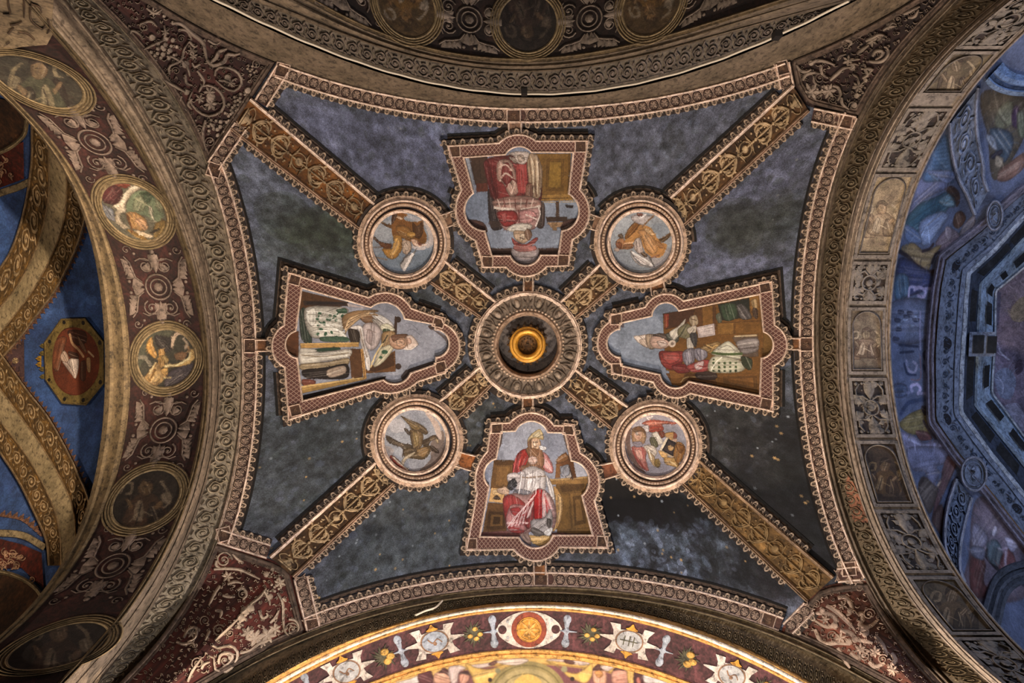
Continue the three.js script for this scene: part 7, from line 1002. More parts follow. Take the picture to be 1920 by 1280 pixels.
// ------------------------------------------------------------------ left bay: deep blue vault with broad ornamented ribs
{
  const SV = sphere([-7.5, 4.6, 0], 4.5), d6 = det(0, 460, 5.333);
  const loop = P2(-120, 100, 60, 120, 170, 250, 250, 420, 270, 660, 250, 860, 210, 1000, 120, 1130, -120, 1200), p = new Painter(SV, loop, 900); p.base('#2c436f'); p.speckle(500, '#1d2c50', 4, 22, null, 0.35); p.speckle(300, '#4a68a0', 3, 14, null, 0.3);
  p.grain(20, 12, 61, 1); structure('ceiling_left', face(SV, loop, { max: 24 }), p.material(1.35));
  const B = { plain: mat('#a08e6c', { k: 1.35 }), fil: mat('#c2a67e', { k: 1.35 }), orn: mat('#c2a67c', { k: 1.3 }), ground: mat('#94733f', { k: 1.15, map: wornFine }), edge: mat('#9a6f58', { k: 1.1 }), red: mat('#7d2d1e', { k: 1.1, map: wornFine }), cream: mat('#d3a888', { k: 1.1 }), brown: mat('#5a3a22', { map: wornFine }) };
  function broadRib(label, E) { // E: four traced lines from the blue field inwards
    const t = thing('bay_rib', label, 'vault rib', SV.at(...E[1][4])), R = E.map(l => resample(smooth(l, 6), 60)), m = (k, a, b) => mixPts(R[a], R[b], k);
    const row = (pts, h) => lift(pts, SV, h), strip = (a, b, h) => loft([0, 0.5, 1].map(k => row(mixPts(a, b, k), h)));
    part(t, 'plain_band', merge([loft([row(R[1], 0.0), row(R[1], 0.12), row(m(0.5, 1, 2), 0.14), row(R[2], 0.12), row(R[2], 0)])]), B.plain);
    for (const [a, b, n] of [[0, 1, 'outer'], [2, 3, 'inner']]) {
      part(t, 'ornament_band', strip(R[a], R[b], 0.07), B.ground);
      const bm = bandMap(m(0.14, a, b), m(0.86, a, b)); running(SV, bm.f, bm.long, bm.W, B.orn, t, 'foliage_relief', 0.07, 0.03);
      const lines = [[R[a], a === 0 ? -1 : 1], [R[b], 1]]; for (const [l] of lines) part(t, 'fillet', sweep(SV, l, [[-2.4, 0.05], ...half(4.8, 0.08, 0.13, 4).map(([o, h]) => [o - 2.4, h]), [2.4, 0.05]]), B.fil);
    }
    for (const [l, s] of [[R[0], 0], [R[3], 1]]) { part(t, 'edge', sweep(SV, l, (s === (label.includes('upper') ? 1 : 1) ? [[-4, 0.06], [-4, 0]] : [[4, 0.06], [4, 0]])), B.edge); }
    return t;
  }
  const up = [P2(60, 200, 60, 260, 60, 292, 52, 360, 40, 415, 20, 471, -6, 512, -40, 560), P2(92, 230, 92, 300, 92, 360, 84, 415, 66, 471, 30, 540, -8, 586, -50, 640), P2(122, 260, 122, 300, 124, 360, 118, 415, 99, 471, 60, 545, 0, 624, -40, 676), P2(160, 290, 161, 340, 162, 390, 156, 420, 144, 460, 105, 540, 71, 587, 37, 632, 4, 670, -30, 712)];
  const low = [P2(-40, 790, 0, 848, 35, 902, 63, 958, 87, 1014, 92, 1060), P2(-40, 735, 0, 789, 58, 867, 103, 958, 113, 1005, 116, 1060), P2(-30, 690, 37, 780, 77, 836, 122, 916, 138, 963, 141, 1003, 140, 1050), P2(-26, 628, 5, 670, 50, 732, 91, 785, 131, 857, 143, 883, 164, 930, 171, 975, 172, 1020)];
  broadRib('beige ornamented rib curving up across the blue bay, above the octagonal medallion', up); broadRib('beige ornamented rib curving down across the blue bay, below the octagonal medallion, half in shade', low);
  // stepped trefoil edging of the ribs on the blue
  const trim = (label, line, side) => { const t = thing('jagged_border', label, 'border', SV.at(...line[1])), l = smooth(line, 6); part(t, 'strip', sweep(SV, l, [[0, 0.02], [side * 5, 0.02], [side * 5, 0]]), B.edge); for (const [x, y, a] of along(offset(l, side * 7, false), 12, false)) piece(t, 'tooth', toothGeo, B.edge, SV, x, y, a + (side > 0 ? Math.PI : 0), 10, 0.012); };
  const toothGeo = flatPiece(c => { c.plate([[-0.4, -0.4], [0.4, -0.4], [0.3, 0.1], [0.12, 0.15], [0, 0.45], [-0.12, 0.15], [-0.3, 0.1]], 0.15); });
  trim('jagged brown edging along the upper rib of the blue bay', up[3].slice(2, 9), -1); trim('jagged brown edging along the lower rib of the blue bay', low[3].slice(1, 7), -1); trim('jagged edging along the lower left end of the blue bay', P2(0, 968, 40, 976, 80, 1006), -1);
  // octagonal medallion
  const o = thing('octagonal_medallion', 'octagonal gilt medallion on the blue bay vault, hand holding a white paper on red-brown', 'medallion', SV.at(138, 678)), oct = clockwise(path(P2(114, 597, 160, 596, 195, 640, 196, 718, 162, 760, 116, 757, 84, 712, 82, 642), 7)), inn = clockwise(smooth(P2(120, 617, 145, 614, 168, 626, 184, 655, 184, 700, 168, 728, 145, 741, 120, 735, 102, 712, 98, 678, 104, 640), 6, true));
  const q = new Painter(SV, oct, 384), D = (c, ...a) => q.model(c, d6(...a)); q.base('#5e2c19'); D('#3f1f14', 700, 850, 860, 860, 880, 960, 800, 1000, 720, 930); D('#6f4029', 560, 960, 680, 920, 640, 1100, 600, 1250, 540, 1200); D('#b59a88', 620, 1100, 660, 1050, 700, 1110, 700, 1180, 640, 1160); D('#d3c2b8', 690, 1180, 720, 1130, 800, 1130, 800, 1240, 770, 1330, 720, 1270); D('#b8a196', 640, 1160, 700, 1180, 760, 1290, 740, 1300, 670, 1210); q.line('#a4805f', 4, d6(715, 890, 740, 980, 800, 1040, 850, 1110)); D('#6b4834', 790, 900, 860, 1000, 880, 1080, 820, 1010); D('#3c2218', 700, 1060, 790, 1080, 800, 1130, 720, 1120); q.line('#a58a6c', 3, d6(900, 1060, 950, 1110)); D('#a18058', 880, 1130, 920, 1130, 920, 1260, 890, 1250); D('#422418', 820, 1180, 870, 1160, 870, 1340, 820, 1330); q.grain(16, 9, 71, 0.8);
  part(o, 'picture', face(SV, inn, { h: 0.03 }), q.material(1.15)); part(o, 'frame', merge([face(SV, oct, { holes: [inn], h: 0.07 }), skirt(SV, oct, 0.07, 0), skirt(SV, inn, 0.07, 0.03)]), mat('#8f7a42', { k: 1.1 })); part(o, 'frame_edge', sweep(SV, oct, half(4, 0.07, 0.095, 4), true), mat('#a38b52', { k: 1.1 }));
  for (const [x, y] of P2(120, 604, 156, 605, 93, 640, 187, 642, 188, 716, 156, 750, 121, 748, 92, 712)) piece(o, 'hole', discGeo, M.iron, SV, x, y, 0, 6, 0.071);
  const yel = mat('#d3a02e', { k: 1.1 }); for (const [x, y] of P2(79, 648, 78, 662, 78, 692, 79, 706)) piece(o, 'tooth', toothGeo, mat('#94803f'), SV, x, y, -Math.PI / 2, 11, 0.03); for (const [x, y] of P2(73, 672, 73, 683)) piece(o, 'yellow_tooth', toothGeo, yel, SV, x, y, -Math.PI / 2, 13, 0.035);
  const k = thing('keystone', 'small mauve triangle with a rosette where the two ribs of the blue bay meet', 'keystone', SV.at(32, 674)); part(k, 'ground', face(SV, P2(8, 670, 45, 634, 46, 716), { h: 0.02 }), mat('#5d4446', { k: 1.1 })); piece(k, 'rosette', flowerGeo[0], B.fil, SV, 29, 676, 0, 14, 0.025);
  // red scroll panels and the dark openings at the ends of the bay
  const redPanel = (label, loop, band) => { const t = thing('scroll_painting', label, 'painted panel', SV.at(...loop[1])), c = new Carving(SV, undefined, 0.03); part(t, 'ground', slab(SV, clockwise(path(loop, 8)), 0.028), B.red); const n = loop.length, cx = loop.reduce((a, b) => a + b[0] / n, 0), cy = loop.reduce((a, b) => a + b[1] / n, 0); for (let i = 0; i < 16; i++) { const p0 = loop[i % n], t0 = rr(0.15, 0.7), x = lerp(cx, p0[0], t0), y = lerp(cy, p0[1], t0); c.spiral(x, y, rr(5, 9), 1.3, rnd() * 6, rnd() < 0.5 ? 1 : -1, 2.6, 0.02); c.leaf(x, y, rnd() * 6.3, 12, 4, 0.02); } part(t, 'scrolls', c.build(), B.cream, { kind: 'stuff' }); part(t, 'beige_band', sweep(SV, smooth(band, 6), [[-7, 0.0], [-6, 0.05], [0, 0.06], [6, 0.05], [7, 0]]), B.plain); };
  redPanel('red panel with cream scrolls at the upper end of the blue bay', P2(-60, 300, -20, 290, 44, 266, 45, 335, 0, 352, -60, 370), P2(-60, 388, 0, 362, 36, 350, 60, 338)); redPanel('red panel with cream scrolls at the lower end of the blue bay', P2(-60, 1020, 0, 1010, 40, 1020, 78, 1036, 82, 1104, 40, 1064, 0, 1066, -60, 1076), P2(-60, 1000, 0, 999, 44, 1004, 84, 1026));
  const arch = (label, loop, m) => { const t = thing('arch_head', label, 'arch', SV.at(...loop[0]), null); part(t, 'reveal', slab(SV, clockwise(path(loop, 8)), 0.05), B.brown); part(t, 'rim', sweep(SV, smooth(loop.slice(0, 5), 6), half(9, 0.05, 0.12).map(([o, h]) => [o - 4.5, h])), m); };
  arch('dark brown arch head above the upper red scroll panel', P2(-60, 296, 0, 285, 30, 268, 46, 250, 50, 225, 20, 190, -60, 170), B.plain); arch('shadowed brown arch head beneath the lower red scroll panel', P2(-60, 1074, 0, 1072, 44, 1086, 70, 1106, 84, 1130, 60, 1180, -60, 1200), B.plain);
}

// ------------------------------------------------------------------ right bay: octagonal cupola lit by blue daylight
{
  const SV = sphere([7.3, 4.6, 0], 4.6), d3 = det(1660, 60, 4.573), d4 = det(1660, 320, 4.573), d5 = det(1660, 580, 4.573), d6 = det(1660, 840, 4.573);
  const loop = P2(1640, 420, 1700, 220, 1800, 80, 2060, -20, 2060, 1300, 1860, 1260, 1700, 1080, 1640, 860, 1610, 640), p = new Painter(SV, loop, 1400); p.base('#4d5468');
  const L = (d, c, w, ...a) => p.line(c, w, d(...a)), f = (d, c, ...a) => p.model(c, d(...a));
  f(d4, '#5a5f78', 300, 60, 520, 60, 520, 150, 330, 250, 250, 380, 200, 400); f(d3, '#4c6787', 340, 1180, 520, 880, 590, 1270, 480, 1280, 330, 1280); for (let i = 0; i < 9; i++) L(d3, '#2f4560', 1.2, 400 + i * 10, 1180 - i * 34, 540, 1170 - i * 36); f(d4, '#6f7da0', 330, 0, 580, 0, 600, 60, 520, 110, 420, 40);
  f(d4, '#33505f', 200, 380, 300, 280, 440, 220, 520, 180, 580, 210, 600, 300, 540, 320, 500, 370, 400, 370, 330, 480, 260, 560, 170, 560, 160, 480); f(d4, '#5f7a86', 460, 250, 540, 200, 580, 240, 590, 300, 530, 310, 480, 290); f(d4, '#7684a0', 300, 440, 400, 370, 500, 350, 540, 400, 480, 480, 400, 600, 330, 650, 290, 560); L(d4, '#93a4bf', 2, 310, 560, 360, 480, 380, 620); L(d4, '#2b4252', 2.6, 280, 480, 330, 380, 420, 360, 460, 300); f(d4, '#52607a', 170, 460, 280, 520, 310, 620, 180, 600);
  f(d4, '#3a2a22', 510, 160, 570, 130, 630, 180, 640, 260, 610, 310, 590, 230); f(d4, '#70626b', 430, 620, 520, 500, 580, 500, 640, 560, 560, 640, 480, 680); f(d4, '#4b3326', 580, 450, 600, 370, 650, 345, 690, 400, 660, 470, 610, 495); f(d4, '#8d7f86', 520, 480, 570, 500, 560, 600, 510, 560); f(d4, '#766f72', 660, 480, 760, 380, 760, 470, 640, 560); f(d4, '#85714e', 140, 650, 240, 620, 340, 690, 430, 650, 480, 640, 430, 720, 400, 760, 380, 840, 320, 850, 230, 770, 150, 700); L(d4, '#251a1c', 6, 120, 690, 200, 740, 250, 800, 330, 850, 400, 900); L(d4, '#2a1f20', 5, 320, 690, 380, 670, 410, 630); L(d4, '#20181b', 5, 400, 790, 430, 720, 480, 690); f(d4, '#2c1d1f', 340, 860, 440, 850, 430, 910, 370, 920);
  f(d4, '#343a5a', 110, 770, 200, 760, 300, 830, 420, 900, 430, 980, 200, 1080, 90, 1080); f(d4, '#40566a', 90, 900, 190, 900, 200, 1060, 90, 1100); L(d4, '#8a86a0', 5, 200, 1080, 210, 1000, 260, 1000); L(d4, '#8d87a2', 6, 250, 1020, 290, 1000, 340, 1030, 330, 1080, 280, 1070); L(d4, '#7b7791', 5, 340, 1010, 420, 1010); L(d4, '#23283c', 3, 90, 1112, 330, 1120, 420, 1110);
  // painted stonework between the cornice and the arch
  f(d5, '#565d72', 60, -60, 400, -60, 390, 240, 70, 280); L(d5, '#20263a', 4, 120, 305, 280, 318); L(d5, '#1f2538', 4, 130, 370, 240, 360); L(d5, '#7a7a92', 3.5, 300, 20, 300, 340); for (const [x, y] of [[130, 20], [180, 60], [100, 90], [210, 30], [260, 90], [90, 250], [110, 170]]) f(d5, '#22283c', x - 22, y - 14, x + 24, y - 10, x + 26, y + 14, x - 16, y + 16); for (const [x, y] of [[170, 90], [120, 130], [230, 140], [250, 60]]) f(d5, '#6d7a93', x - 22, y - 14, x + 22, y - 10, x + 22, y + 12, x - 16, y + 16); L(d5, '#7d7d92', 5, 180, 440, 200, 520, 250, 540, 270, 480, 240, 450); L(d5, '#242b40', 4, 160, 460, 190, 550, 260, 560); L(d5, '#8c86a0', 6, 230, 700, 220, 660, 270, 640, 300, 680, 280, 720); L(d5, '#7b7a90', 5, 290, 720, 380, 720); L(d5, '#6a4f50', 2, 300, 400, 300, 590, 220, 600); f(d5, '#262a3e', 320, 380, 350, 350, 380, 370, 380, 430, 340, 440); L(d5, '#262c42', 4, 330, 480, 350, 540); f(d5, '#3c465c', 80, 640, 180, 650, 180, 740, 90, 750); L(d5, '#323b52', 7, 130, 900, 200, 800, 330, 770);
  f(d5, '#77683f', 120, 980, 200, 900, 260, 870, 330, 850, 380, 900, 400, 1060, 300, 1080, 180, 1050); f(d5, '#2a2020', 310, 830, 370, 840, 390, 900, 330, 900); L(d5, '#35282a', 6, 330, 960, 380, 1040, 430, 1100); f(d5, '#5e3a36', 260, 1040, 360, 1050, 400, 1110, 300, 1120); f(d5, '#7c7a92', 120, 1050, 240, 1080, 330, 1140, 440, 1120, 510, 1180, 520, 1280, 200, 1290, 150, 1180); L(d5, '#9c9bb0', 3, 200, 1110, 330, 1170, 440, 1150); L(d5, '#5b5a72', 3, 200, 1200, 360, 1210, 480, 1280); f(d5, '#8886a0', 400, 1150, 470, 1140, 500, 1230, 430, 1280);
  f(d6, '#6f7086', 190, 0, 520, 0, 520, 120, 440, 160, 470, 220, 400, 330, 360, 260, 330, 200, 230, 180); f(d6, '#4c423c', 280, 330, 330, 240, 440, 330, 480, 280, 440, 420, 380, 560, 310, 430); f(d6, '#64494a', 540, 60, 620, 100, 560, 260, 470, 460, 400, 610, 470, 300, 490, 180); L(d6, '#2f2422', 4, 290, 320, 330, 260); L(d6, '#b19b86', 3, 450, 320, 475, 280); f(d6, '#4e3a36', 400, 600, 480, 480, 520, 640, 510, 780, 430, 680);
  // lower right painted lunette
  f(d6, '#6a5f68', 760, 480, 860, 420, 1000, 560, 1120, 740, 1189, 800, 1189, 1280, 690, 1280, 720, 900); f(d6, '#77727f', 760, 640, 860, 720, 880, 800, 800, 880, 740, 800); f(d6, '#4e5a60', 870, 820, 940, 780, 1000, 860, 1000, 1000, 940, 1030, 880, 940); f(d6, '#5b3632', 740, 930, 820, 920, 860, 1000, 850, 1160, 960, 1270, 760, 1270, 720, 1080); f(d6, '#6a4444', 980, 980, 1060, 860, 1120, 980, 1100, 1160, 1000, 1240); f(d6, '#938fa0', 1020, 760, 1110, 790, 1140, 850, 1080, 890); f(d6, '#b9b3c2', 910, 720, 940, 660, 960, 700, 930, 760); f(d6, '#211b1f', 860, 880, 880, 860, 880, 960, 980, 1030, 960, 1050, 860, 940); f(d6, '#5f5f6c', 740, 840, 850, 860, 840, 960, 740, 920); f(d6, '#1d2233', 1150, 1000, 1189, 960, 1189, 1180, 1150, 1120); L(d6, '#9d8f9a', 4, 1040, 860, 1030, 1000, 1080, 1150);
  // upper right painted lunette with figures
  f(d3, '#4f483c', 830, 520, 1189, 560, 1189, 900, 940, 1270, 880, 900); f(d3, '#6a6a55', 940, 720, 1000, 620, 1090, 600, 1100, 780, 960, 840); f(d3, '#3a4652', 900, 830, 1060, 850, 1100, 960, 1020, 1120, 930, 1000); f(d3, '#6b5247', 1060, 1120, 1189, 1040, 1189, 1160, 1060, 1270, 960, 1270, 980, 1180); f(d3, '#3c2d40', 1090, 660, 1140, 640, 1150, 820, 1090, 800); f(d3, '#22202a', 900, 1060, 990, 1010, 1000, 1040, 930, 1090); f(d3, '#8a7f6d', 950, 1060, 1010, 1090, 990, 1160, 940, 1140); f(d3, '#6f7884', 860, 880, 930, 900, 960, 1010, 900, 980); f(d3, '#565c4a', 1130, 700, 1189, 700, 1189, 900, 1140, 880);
  p.strokes(9000, 14, 0.3, 7).soften(1.2).grain(17, 14, 81, 0.9); const skin = p.material(1.5);
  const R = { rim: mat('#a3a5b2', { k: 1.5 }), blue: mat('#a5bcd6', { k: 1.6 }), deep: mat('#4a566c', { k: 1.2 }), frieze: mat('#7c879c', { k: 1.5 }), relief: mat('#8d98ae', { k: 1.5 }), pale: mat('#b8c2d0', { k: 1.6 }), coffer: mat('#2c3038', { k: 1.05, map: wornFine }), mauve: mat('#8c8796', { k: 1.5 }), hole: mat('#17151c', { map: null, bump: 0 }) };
  // octagon rings, each higher than the last
  const r1 = P2(1990, 300, 1905, 366, 1835, 429, 1767, 482, 1756, 539, 1749, 600, 1745, 667, 1746, 730, 1747, 790, 1791, 853, 1850, 923, 1903, 991, 1990, 1100), r2 = P2(1990, 352, 1920, 407, 1868, 466, 1817, 512, 1812, 560, 1810, 600, 1807, 640, 1804, 689, 1803, 730, 1802, 772, 1857, 849, 1900, 901, 1990, 1020), r3 = P2(1990, 385, 1920, 451, 1880, 494, 1841, 534, 1839, 570, 1837, 598, 1836, 630, 1835, 667, 1833, 712, 1832, 759, 1870, 805, 1911, 855, 1990, 960), r4 = P2(1990, 440, 1920, 501, 1893, 524, 1867, 545, 1866, 580, 1866, 610, 1865, 646, 1863, 676, 1861, 706, 1860, 737, 1890, 777, 1920, 818, 1990, 905);
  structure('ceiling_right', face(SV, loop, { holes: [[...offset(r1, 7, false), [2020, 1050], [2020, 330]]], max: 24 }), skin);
  const hgt = [-0.02, -0.35, -0.75, -1.15], row = (l, h) => resample(l, 90).map(q => SV.at(q[0], q[1], h));
  const t = thing('octagonal_cornice', 'octagonal stepped cornice ringing the blue-lit cupola on the right', 'cornice', SV.at(1748, 660));
  part(t, 'outer_moulding', loft([[-6, 0], [-6, 0.06], [-2, 0.09], [1, 0.05], [3, 0.05], [6, 0.08], [9, 0.03], [11, -0.02]].map(([o, h]) => { const l = offset(resample(r1, 90), o, false); return l.map(q => SV.at(q[0], q[1], h)); })), R.mauve);
  part(t, 'frieze', loft([0.16, 0.5, 0.84].map(k => mixPts(resample(r1, 90), resample(r2, 90), k).map(q => SV.at(q[0], q[1], lerp(-0.02, -0.3, k))))), R.frieze);
  part(t, 'dentil_band', loft([[0.74, 0], [0.76, 0.04], [0.9, 0.05], [0.93, 0.0]].map(([k, h]) => mixPts(resample(r1, 90), resample(r2, 90), k).map(q => SV.at(q[0], q[1], lerp(-0.02, -0.3, k) + h)))), R.relief);
  part(t, 'white_fillet', loft([[-4, -0.3], [-4, -0.24], [0, -0.22], [4, -0.24], [5, -0.4]].map(([o, h]) => offset(resample(r2, 90), o, false).map(q => SV.at(q[0], q[1], h)))), R.pale);
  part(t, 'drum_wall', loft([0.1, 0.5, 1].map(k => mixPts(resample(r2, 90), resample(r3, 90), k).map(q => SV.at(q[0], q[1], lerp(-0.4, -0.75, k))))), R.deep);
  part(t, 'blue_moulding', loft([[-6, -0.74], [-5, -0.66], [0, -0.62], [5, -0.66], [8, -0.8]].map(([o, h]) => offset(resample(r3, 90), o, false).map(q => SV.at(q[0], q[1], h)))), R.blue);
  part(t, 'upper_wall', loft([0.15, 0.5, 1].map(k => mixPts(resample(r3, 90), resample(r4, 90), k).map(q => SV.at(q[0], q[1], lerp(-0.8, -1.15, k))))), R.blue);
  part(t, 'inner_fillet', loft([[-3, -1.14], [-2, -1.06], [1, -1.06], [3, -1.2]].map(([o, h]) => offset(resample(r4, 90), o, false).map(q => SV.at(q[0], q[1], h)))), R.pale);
  const R1 = resample(r1, 90), R2 = resample(r2, 90), R3 = resample(r3, 90), R4 = resample(r4, 90);
  { const c = new Carving(SV, undefined, 0); const at = (u, v) => { const i = Math.max(0, Math.min(88.9, u)), k = Math.floor(i), a = mixPts([R1[k]], [R1[k + 1]], i - k)[0], b = mixPts([R2[k]], [R2[k + 1]], i - k)[0]; return mixPts([a], [b], v)[0]; }; for (let u = 2; u < 88; u += 2.1) { c.base = lerp(-0.02, -0.3, 0.45) + 0.01; const [x, y] = at(u, 0.45); c.spiral(x, y, 7, 1.2, u, Math.floor(u) % 2 ? 1 : -1, 2.4, 0.02); const [x2, y2] = at(u + 1, 0.3); c.leaf(x2, y2, u * 1.7, 9, 3.4, 0.02); const [x3, y3] = at(u + 1, 0.6); c.leaf(x3, y3, u * 2.3, 9, 3.4, 0.02); } part(t, 'frieze_scrolls', c.build(), R.deep, { kind: 'stuff' }); }
  for (const [x, y] of P2(1792, 497, 1776, 644, 1775, 786, 1907, 953)) { const k = 0.45; piece(t, 'oculus', discGeo, R.hole, SV, x, y, 0, 17, lerp(-0.02, -0.3, k) + 0.02); }
  const quad4 = (A, B, u0, u1, v0, v1) => { const at = (u, v) => { const k = Math.min(88, Math.floor(u)), a = mixPts([A[k]], [A[k + 1]], u - k)[0], b = mixPts([B[k]], [B[k + 1]], u - k)[0]; return mixPts([a], [b], v)[0]; }; return clockwise(path([at(u0, v0), at((u0 + u1) / 2, v0), at(u1, v0), at(u1, v1), at((u0 + u1) / 2, v1), at(u0, v1)], 8)); };
  const idx = (A, y) => { let b = 0, e = 1e9; A.forEach((q, i) => { const d = Math.abs(q[1] - y); if (d < e) { e = d; b = i; } }); return b; };
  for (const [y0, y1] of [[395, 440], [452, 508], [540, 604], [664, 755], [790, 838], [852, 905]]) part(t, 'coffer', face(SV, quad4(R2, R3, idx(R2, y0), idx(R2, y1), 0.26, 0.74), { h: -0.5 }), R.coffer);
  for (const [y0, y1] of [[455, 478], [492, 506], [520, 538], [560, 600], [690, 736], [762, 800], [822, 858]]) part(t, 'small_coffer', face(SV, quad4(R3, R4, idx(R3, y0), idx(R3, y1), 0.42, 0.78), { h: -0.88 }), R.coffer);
  { const b = thing('bracket', 'dark square bracket breaking the left side of the octagonal cornice', 'bracket', SV.at(1835, 645, -0.5)), blk = (l, h, m, n) => part(b, n, slab(SV, clockwise(path(l, 6)), h, { base: h - 0.3 }), m); blk(P2(1818, 622, 1866, 622, 1864, 668, 1816, 668), -0.42, R.frieze, 'block'); blk(P2(1826, 628, 1846, 628, 1844, 662, 1824, 662), -0.4, R.coffer, 'panel'); blk(P2(1852, 630, 1870, 630, 1868, 662, 1850, 662), -0.4, R.coffer, 'panel'); }
  // sky painted inside the octagon
  const DEEP = { ...SV, at: (x, y, h = 0) => SV.at(x, y, h - 1.25) }, inside = [...R4, [1995, 905], [1995, 440]], q = new Painter(DEEP, inside, 512); q.base('#5d586c'); q.speckle(220, '#746d80', 6, 26, null, 0.5); q.speckle(160, '#474558', 6, 22, null, 0.5); q.fill('#69738c', d5(940, 560, 1040, 500, 1120, 600, 1080, 760, 980, 740)); q.fill('#7c8098', d5(1000, 850, 1120, 800, 1189, 900, 1189, 1040, 1080, 960)); q.fill('#3c3444', d5(1110, 480, 1160, 420, 1189, 500, 1130, 560)); q.line('#8f90a6', 4, d5(960, 290, 1000, 380, 1060, 430)); q.line('#8a93ad', 3, d5(960, 560, 1010, 650, 1000, 720)); q.fill('#6f6a62', d4(1080, 1180, 1189, 1080, 1189, 1280, 1090, 1280)); q.grain(20, 8, 91, 1);
  const up = q.strokes(3000, 14, 0.3, 2).material(1.4); part(t, 'painted_sky', face(DEEP, inside), up);
  // painted ribs running down from the octagon's corners, with oval medallions
  const bayRib = (label, a, b) => { const A0 = resample(smooth(a, 6), 40), B0 = resample(smooth(b, 6), 40), g = thing('bay_rib', label, 'vault rib', SV.at(...A0[20])); part(g, 'band', loft([0, 0.5, 1].map(k => mixPts(A0, B0, k).map(z => SV.at(z[0], z[1], 0.05)))), R.frieze); for (const l of [A0, B0]) part(g, 'fillet', sweep(SV, l, [[-4, 0], ...half(8, 0.05, 0.1).map(([o, h]) => [o - 4, h]), [4, 0]]), R.rim); const bm = bandMap(mixPts(A0, B0, 0.15), mixPts(A0, B0, 0.85)); running(SV, bm.f, bm.long, bm.W, R.relief, g, 'foliage_relief', 0.05, 0.035); };
  bayRib('violet-grey painted rib above the octagonal cornice, beside the upper lunette', d3(560, 780, 560, 900, 590, 1100, 640, 1280).concat(d4(700, 200, 770, 380)), d3(800, 480, 780, 640, 790, 900, 840, 1160).concat(d4(840, 60, 880, 180))); bayRib('violet-grey painted rib below the octagonal cornice, beside the lower lunette', d6(610, 260, 540, 480, 510, 700, 520, 860, 560, 960), d6(740, 420, 680, 640, 640, 850, 640, 1040, 680, 1150));
  const oval = (label, x, y, rx, ry, a) => { const g = thing('oval_medallion', label, 'medallion', SV.at(x, y)); part(g, 'ground', slab(SV, clockwise(circle(x, y, rx * 0.8, 32, ry * 0.8, a)), 0.08), R.frieze); part(g, 'rim', sweep(SV, clockwise(circle(x, y, rx, 40, ry, a)), half(6, 0.06, 0.13), true), R.rim); part(g, 'inner_rim', sweep(SV, clockwise(circle(x, y, rx * 0.7, 36, ry * 0.7, a)), half(3, 0.08, 0.11), true), R.relief); const c = new Carving(SV, (u, v) => [x + u, y + v], 0.08); c.curve([[-4, -10], [4, -4], [-3, 4], [4, 12]], 5, 3, 0.04); c.dot(1, -11, 5, 0.05); part(g, 'profile', c.build(), R.relief); };
  oval('oval grey medallion at the upper corner of the octagonal cornice', 1865, 404, 17, 30, 0.05); oval('round grey medallion with a profile head at the lower corner of the octagonal cornice', 1826, 888, 26, 34, -0.1);
  // window bay at the top: pale blue stepped arch with a dark opening
  { const g = thing('stepped_arch', 'pale blue stepped window arch at the upper right, daylight on its mouldings', 'window arch', SV.at(1885, 155)); const A0 = smooth(d3(850, 430, 900, 480, 980, 520, 1080, 545, 1189, 550, 1400, 530), 6), B0 = smooth(d3(1080, 180, 1110, 230, 1160, 270, 1220, 285, 1320, 290, 1400, 280), 6), a = resample(A0, 50), b = resample(B0, 50); part(g, 'soffit', loft([[0, 0], [0.02, 0.1], [0.14, 0.14], [0.2, 0.05], [0.3, 0.03], [0.36, 0.1], [0.5, 0.08], [0.56, 0.02], [0.62, -0.02], [0.9, -0.15], [1, -0.2]].map(([k, h]) => mixPts(a, b, k).map(z => SV.at(z[0], z[1], h + 0.05)))), mat('#8fa6c8', { k: 1.3 })); part(g, 'opening', face(SV, clockwise([...b, [1990, 60], [1900, 60]]), { h: -0.1 }), mat('#1c2b4d', { k: 1.1 })); }
  { const g = thing('stepped_arch', 'dim grey stepped arch head at the lower right', 'window arch', SV.at(1900, 1090)); const a = resample(smooth(P2(1840, 1140, 1862, 1080, 1890, 1058, 1990, 1040), 6), 40), b = resample(smooth(P2(1880, 1180, 1896, 1120, 1920, 1100, 1990, 1090), 6), 40); part(g, 'soffit', loft([[0, 0], [0.05, 0.08], [0.2, 0.1], [0.3, 0.03], [0.45, 0.08], [0.6, 0.03], [0.75, 0.06], [1, -0.1]].map(([k, h]) => mixPts(a, b, k).map(z => SV.at(z[0], z[1], h + 0.03)))), mat('#5f6470', { k: 1.1 })); }
}

// tall windows in the side walls of the right bay, out of the picture: the blue daylight comes from here
for (const [i, sg] of [[1, 1], [2, -1]]) {
  const X = 7.6, Y = 5.2, Z = 4.7 * sg, t = new THREE.Group(); t.name = `window_${i}`; t.position.set(X, Y, Z); t.userData.kind = 'structure'; scene.add(t);
  const w = 3.4, h = 3.6, bx = (a, b, c, x, y, z, n, m) => { const g = new THREE.BoxGeometry(a, b, c); g.translate(X + x, Y + y, Z + z * sg); return part(t, n, g, m); };
  bx(w, h, 0.03, 0, 0, 0.02, 'pane', new THREE.MeshStandardMaterial({ color: 0x101418, emissive: DAY.color, emissiveIntensity: 1.2 })).castShadow = false;
  for (const [a, b, x, y] of [[w + 0.2, 0.12, 0, h / 2], [w + 0.2, 0.12, 0, -h / 2], [0.12, h, -w / 2, 0], [0.12, h, w / 2, 0], [0.05, h, 0, 0], [w, 0.05, 0, 0.6], [w, 0.05, 0, -0.6]]) bx(a, b, 0.1, x, y, -0.02, 'window_frame', M.iron);
  const l = new THREE.RectAreaLight(DAY.color, DAY.power[i - 1], w * 0.98, h * 0.98); l.position.set(0, 0, -0.14 * sg); t.add(l); l.lookAt(X, Y, Z - 10 * sg);
}

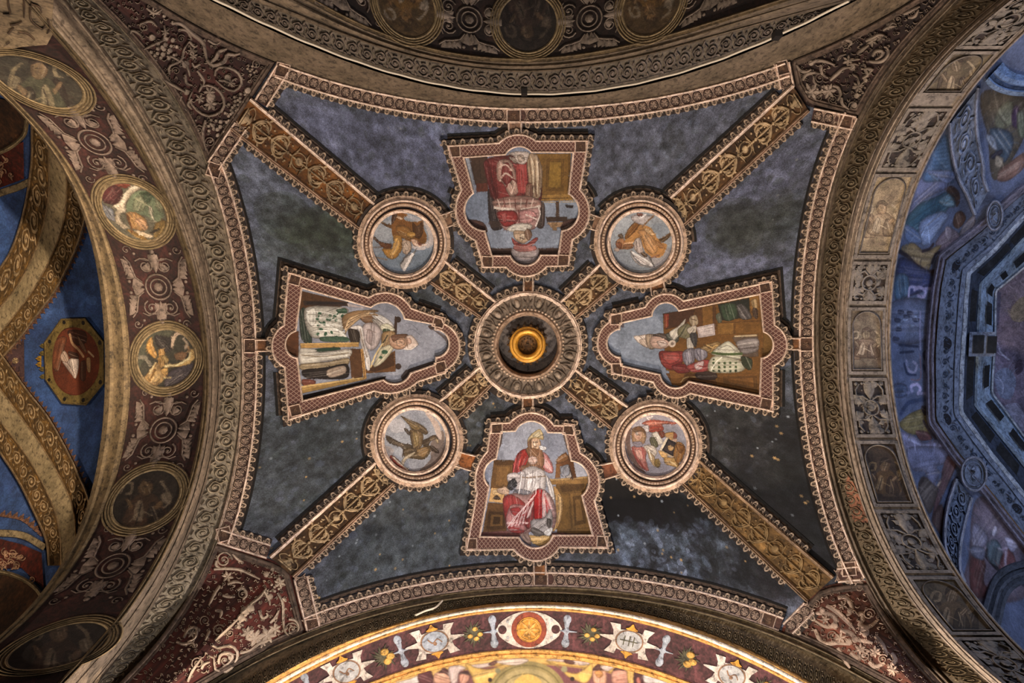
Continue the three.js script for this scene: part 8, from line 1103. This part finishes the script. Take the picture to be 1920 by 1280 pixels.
// ------------------------------------------------------------------ the building below and around: floor, piers, outer walls
{
  const box = (x0, x1, y0, y1, z0, z1) => { const g = new THREE.BoxGeometry(x1 - x0, y1 - y0, z1 - z0); g.translate((x0 + x1) / 2, (y0 + y1) / 2, (z0 + z1) / 2); return g; };
  const stone = mat('#8a7a68', { k: 1.0, map: plasterTone }), tile = mat('#7a6a5c', { map: plasterTone });
  structure('floor', box(-12, 12, -0.3, 0, -10, 10), tile);
  structure('wall_outer_left', box(-12.4, -12, 0, 13, -10, 10), stone); structure('wall_outer_right', box(12, 12.4, 0, 13, -10, 10), stone); structure('wall_outer_top', box(-12.4, 12.4, 0, 13, 10, 10.4), stone); structure('wall_outer_bottom', box(-12.4, 12.4, 0, 13, -10.4, -10), stone);
  structure('roof', box(-12.4, 12.4, 13, 13.4, -10.4, 10.4), stone);
  for (const sx of [-1, 1]) for (const sz of [-1, 1]) { const g = sx < 0 ? box(-4.7, -3.5, 0, 5.4, Math.min(sz * 3.05, sz * 4.3), Math.max(sz * 3.05, sz * 4.3)) : box(3.5, 4.7, 0, 5.4, Math.min(sz * 3.05, sz * 4.3), Math.max(sz * 3.05, sz * 4.3)); structure('pillar', g, stone); }
}
// ------------------------------------------------------------------ lamps and added fill lights
for (const [name, pos, color, power, label, aim, wide] of LAMPS) {
  const t = thing(name, label, 'lamp', V3(...pos));
  const body = new THREE.CylinderGeometry(0.1, 0.13, 0.12, 24, 1, true); body.translate(pos[0], pos[1] - 0.03, pos[2]); part(t, 'housing', body, M.iron);
  const back = new THREE.CylinderGeometry(0.1, 0.1, 0.02, 24); back.translate(pos[0], pos[1] - 0.1, pos[2]); part(t, 'base', back, M.iron);
  const bulb = new THREE.CylinderGeometry(0.095, 0.095, 0.01, 24); bulb.translate(pos[0], pos[1], pos[2]); const bm = new THREE.MeshStandardMaterial({ color: 0x111111, emissive: color, emissiveIntensity: 4 }); part(t, 'lamp_glass', bulb, bm).castShadow = false;
  const l = aim ? new THREE.SpotLight(color, power, 0, wide, 0.25, 2) : new THREE.PointLight(color, power, 0, 2); if (aim) { l.target.position.set(aim[0] - pos[0], aim[1] - pos[1], aim[2] - pos[2]); t.add(l.target); } l.position.set(0, 0.06, 0); l.castShadow = true; l.shadow.radius = 4; t.add(l);
}
renderer.render(scene, camera);
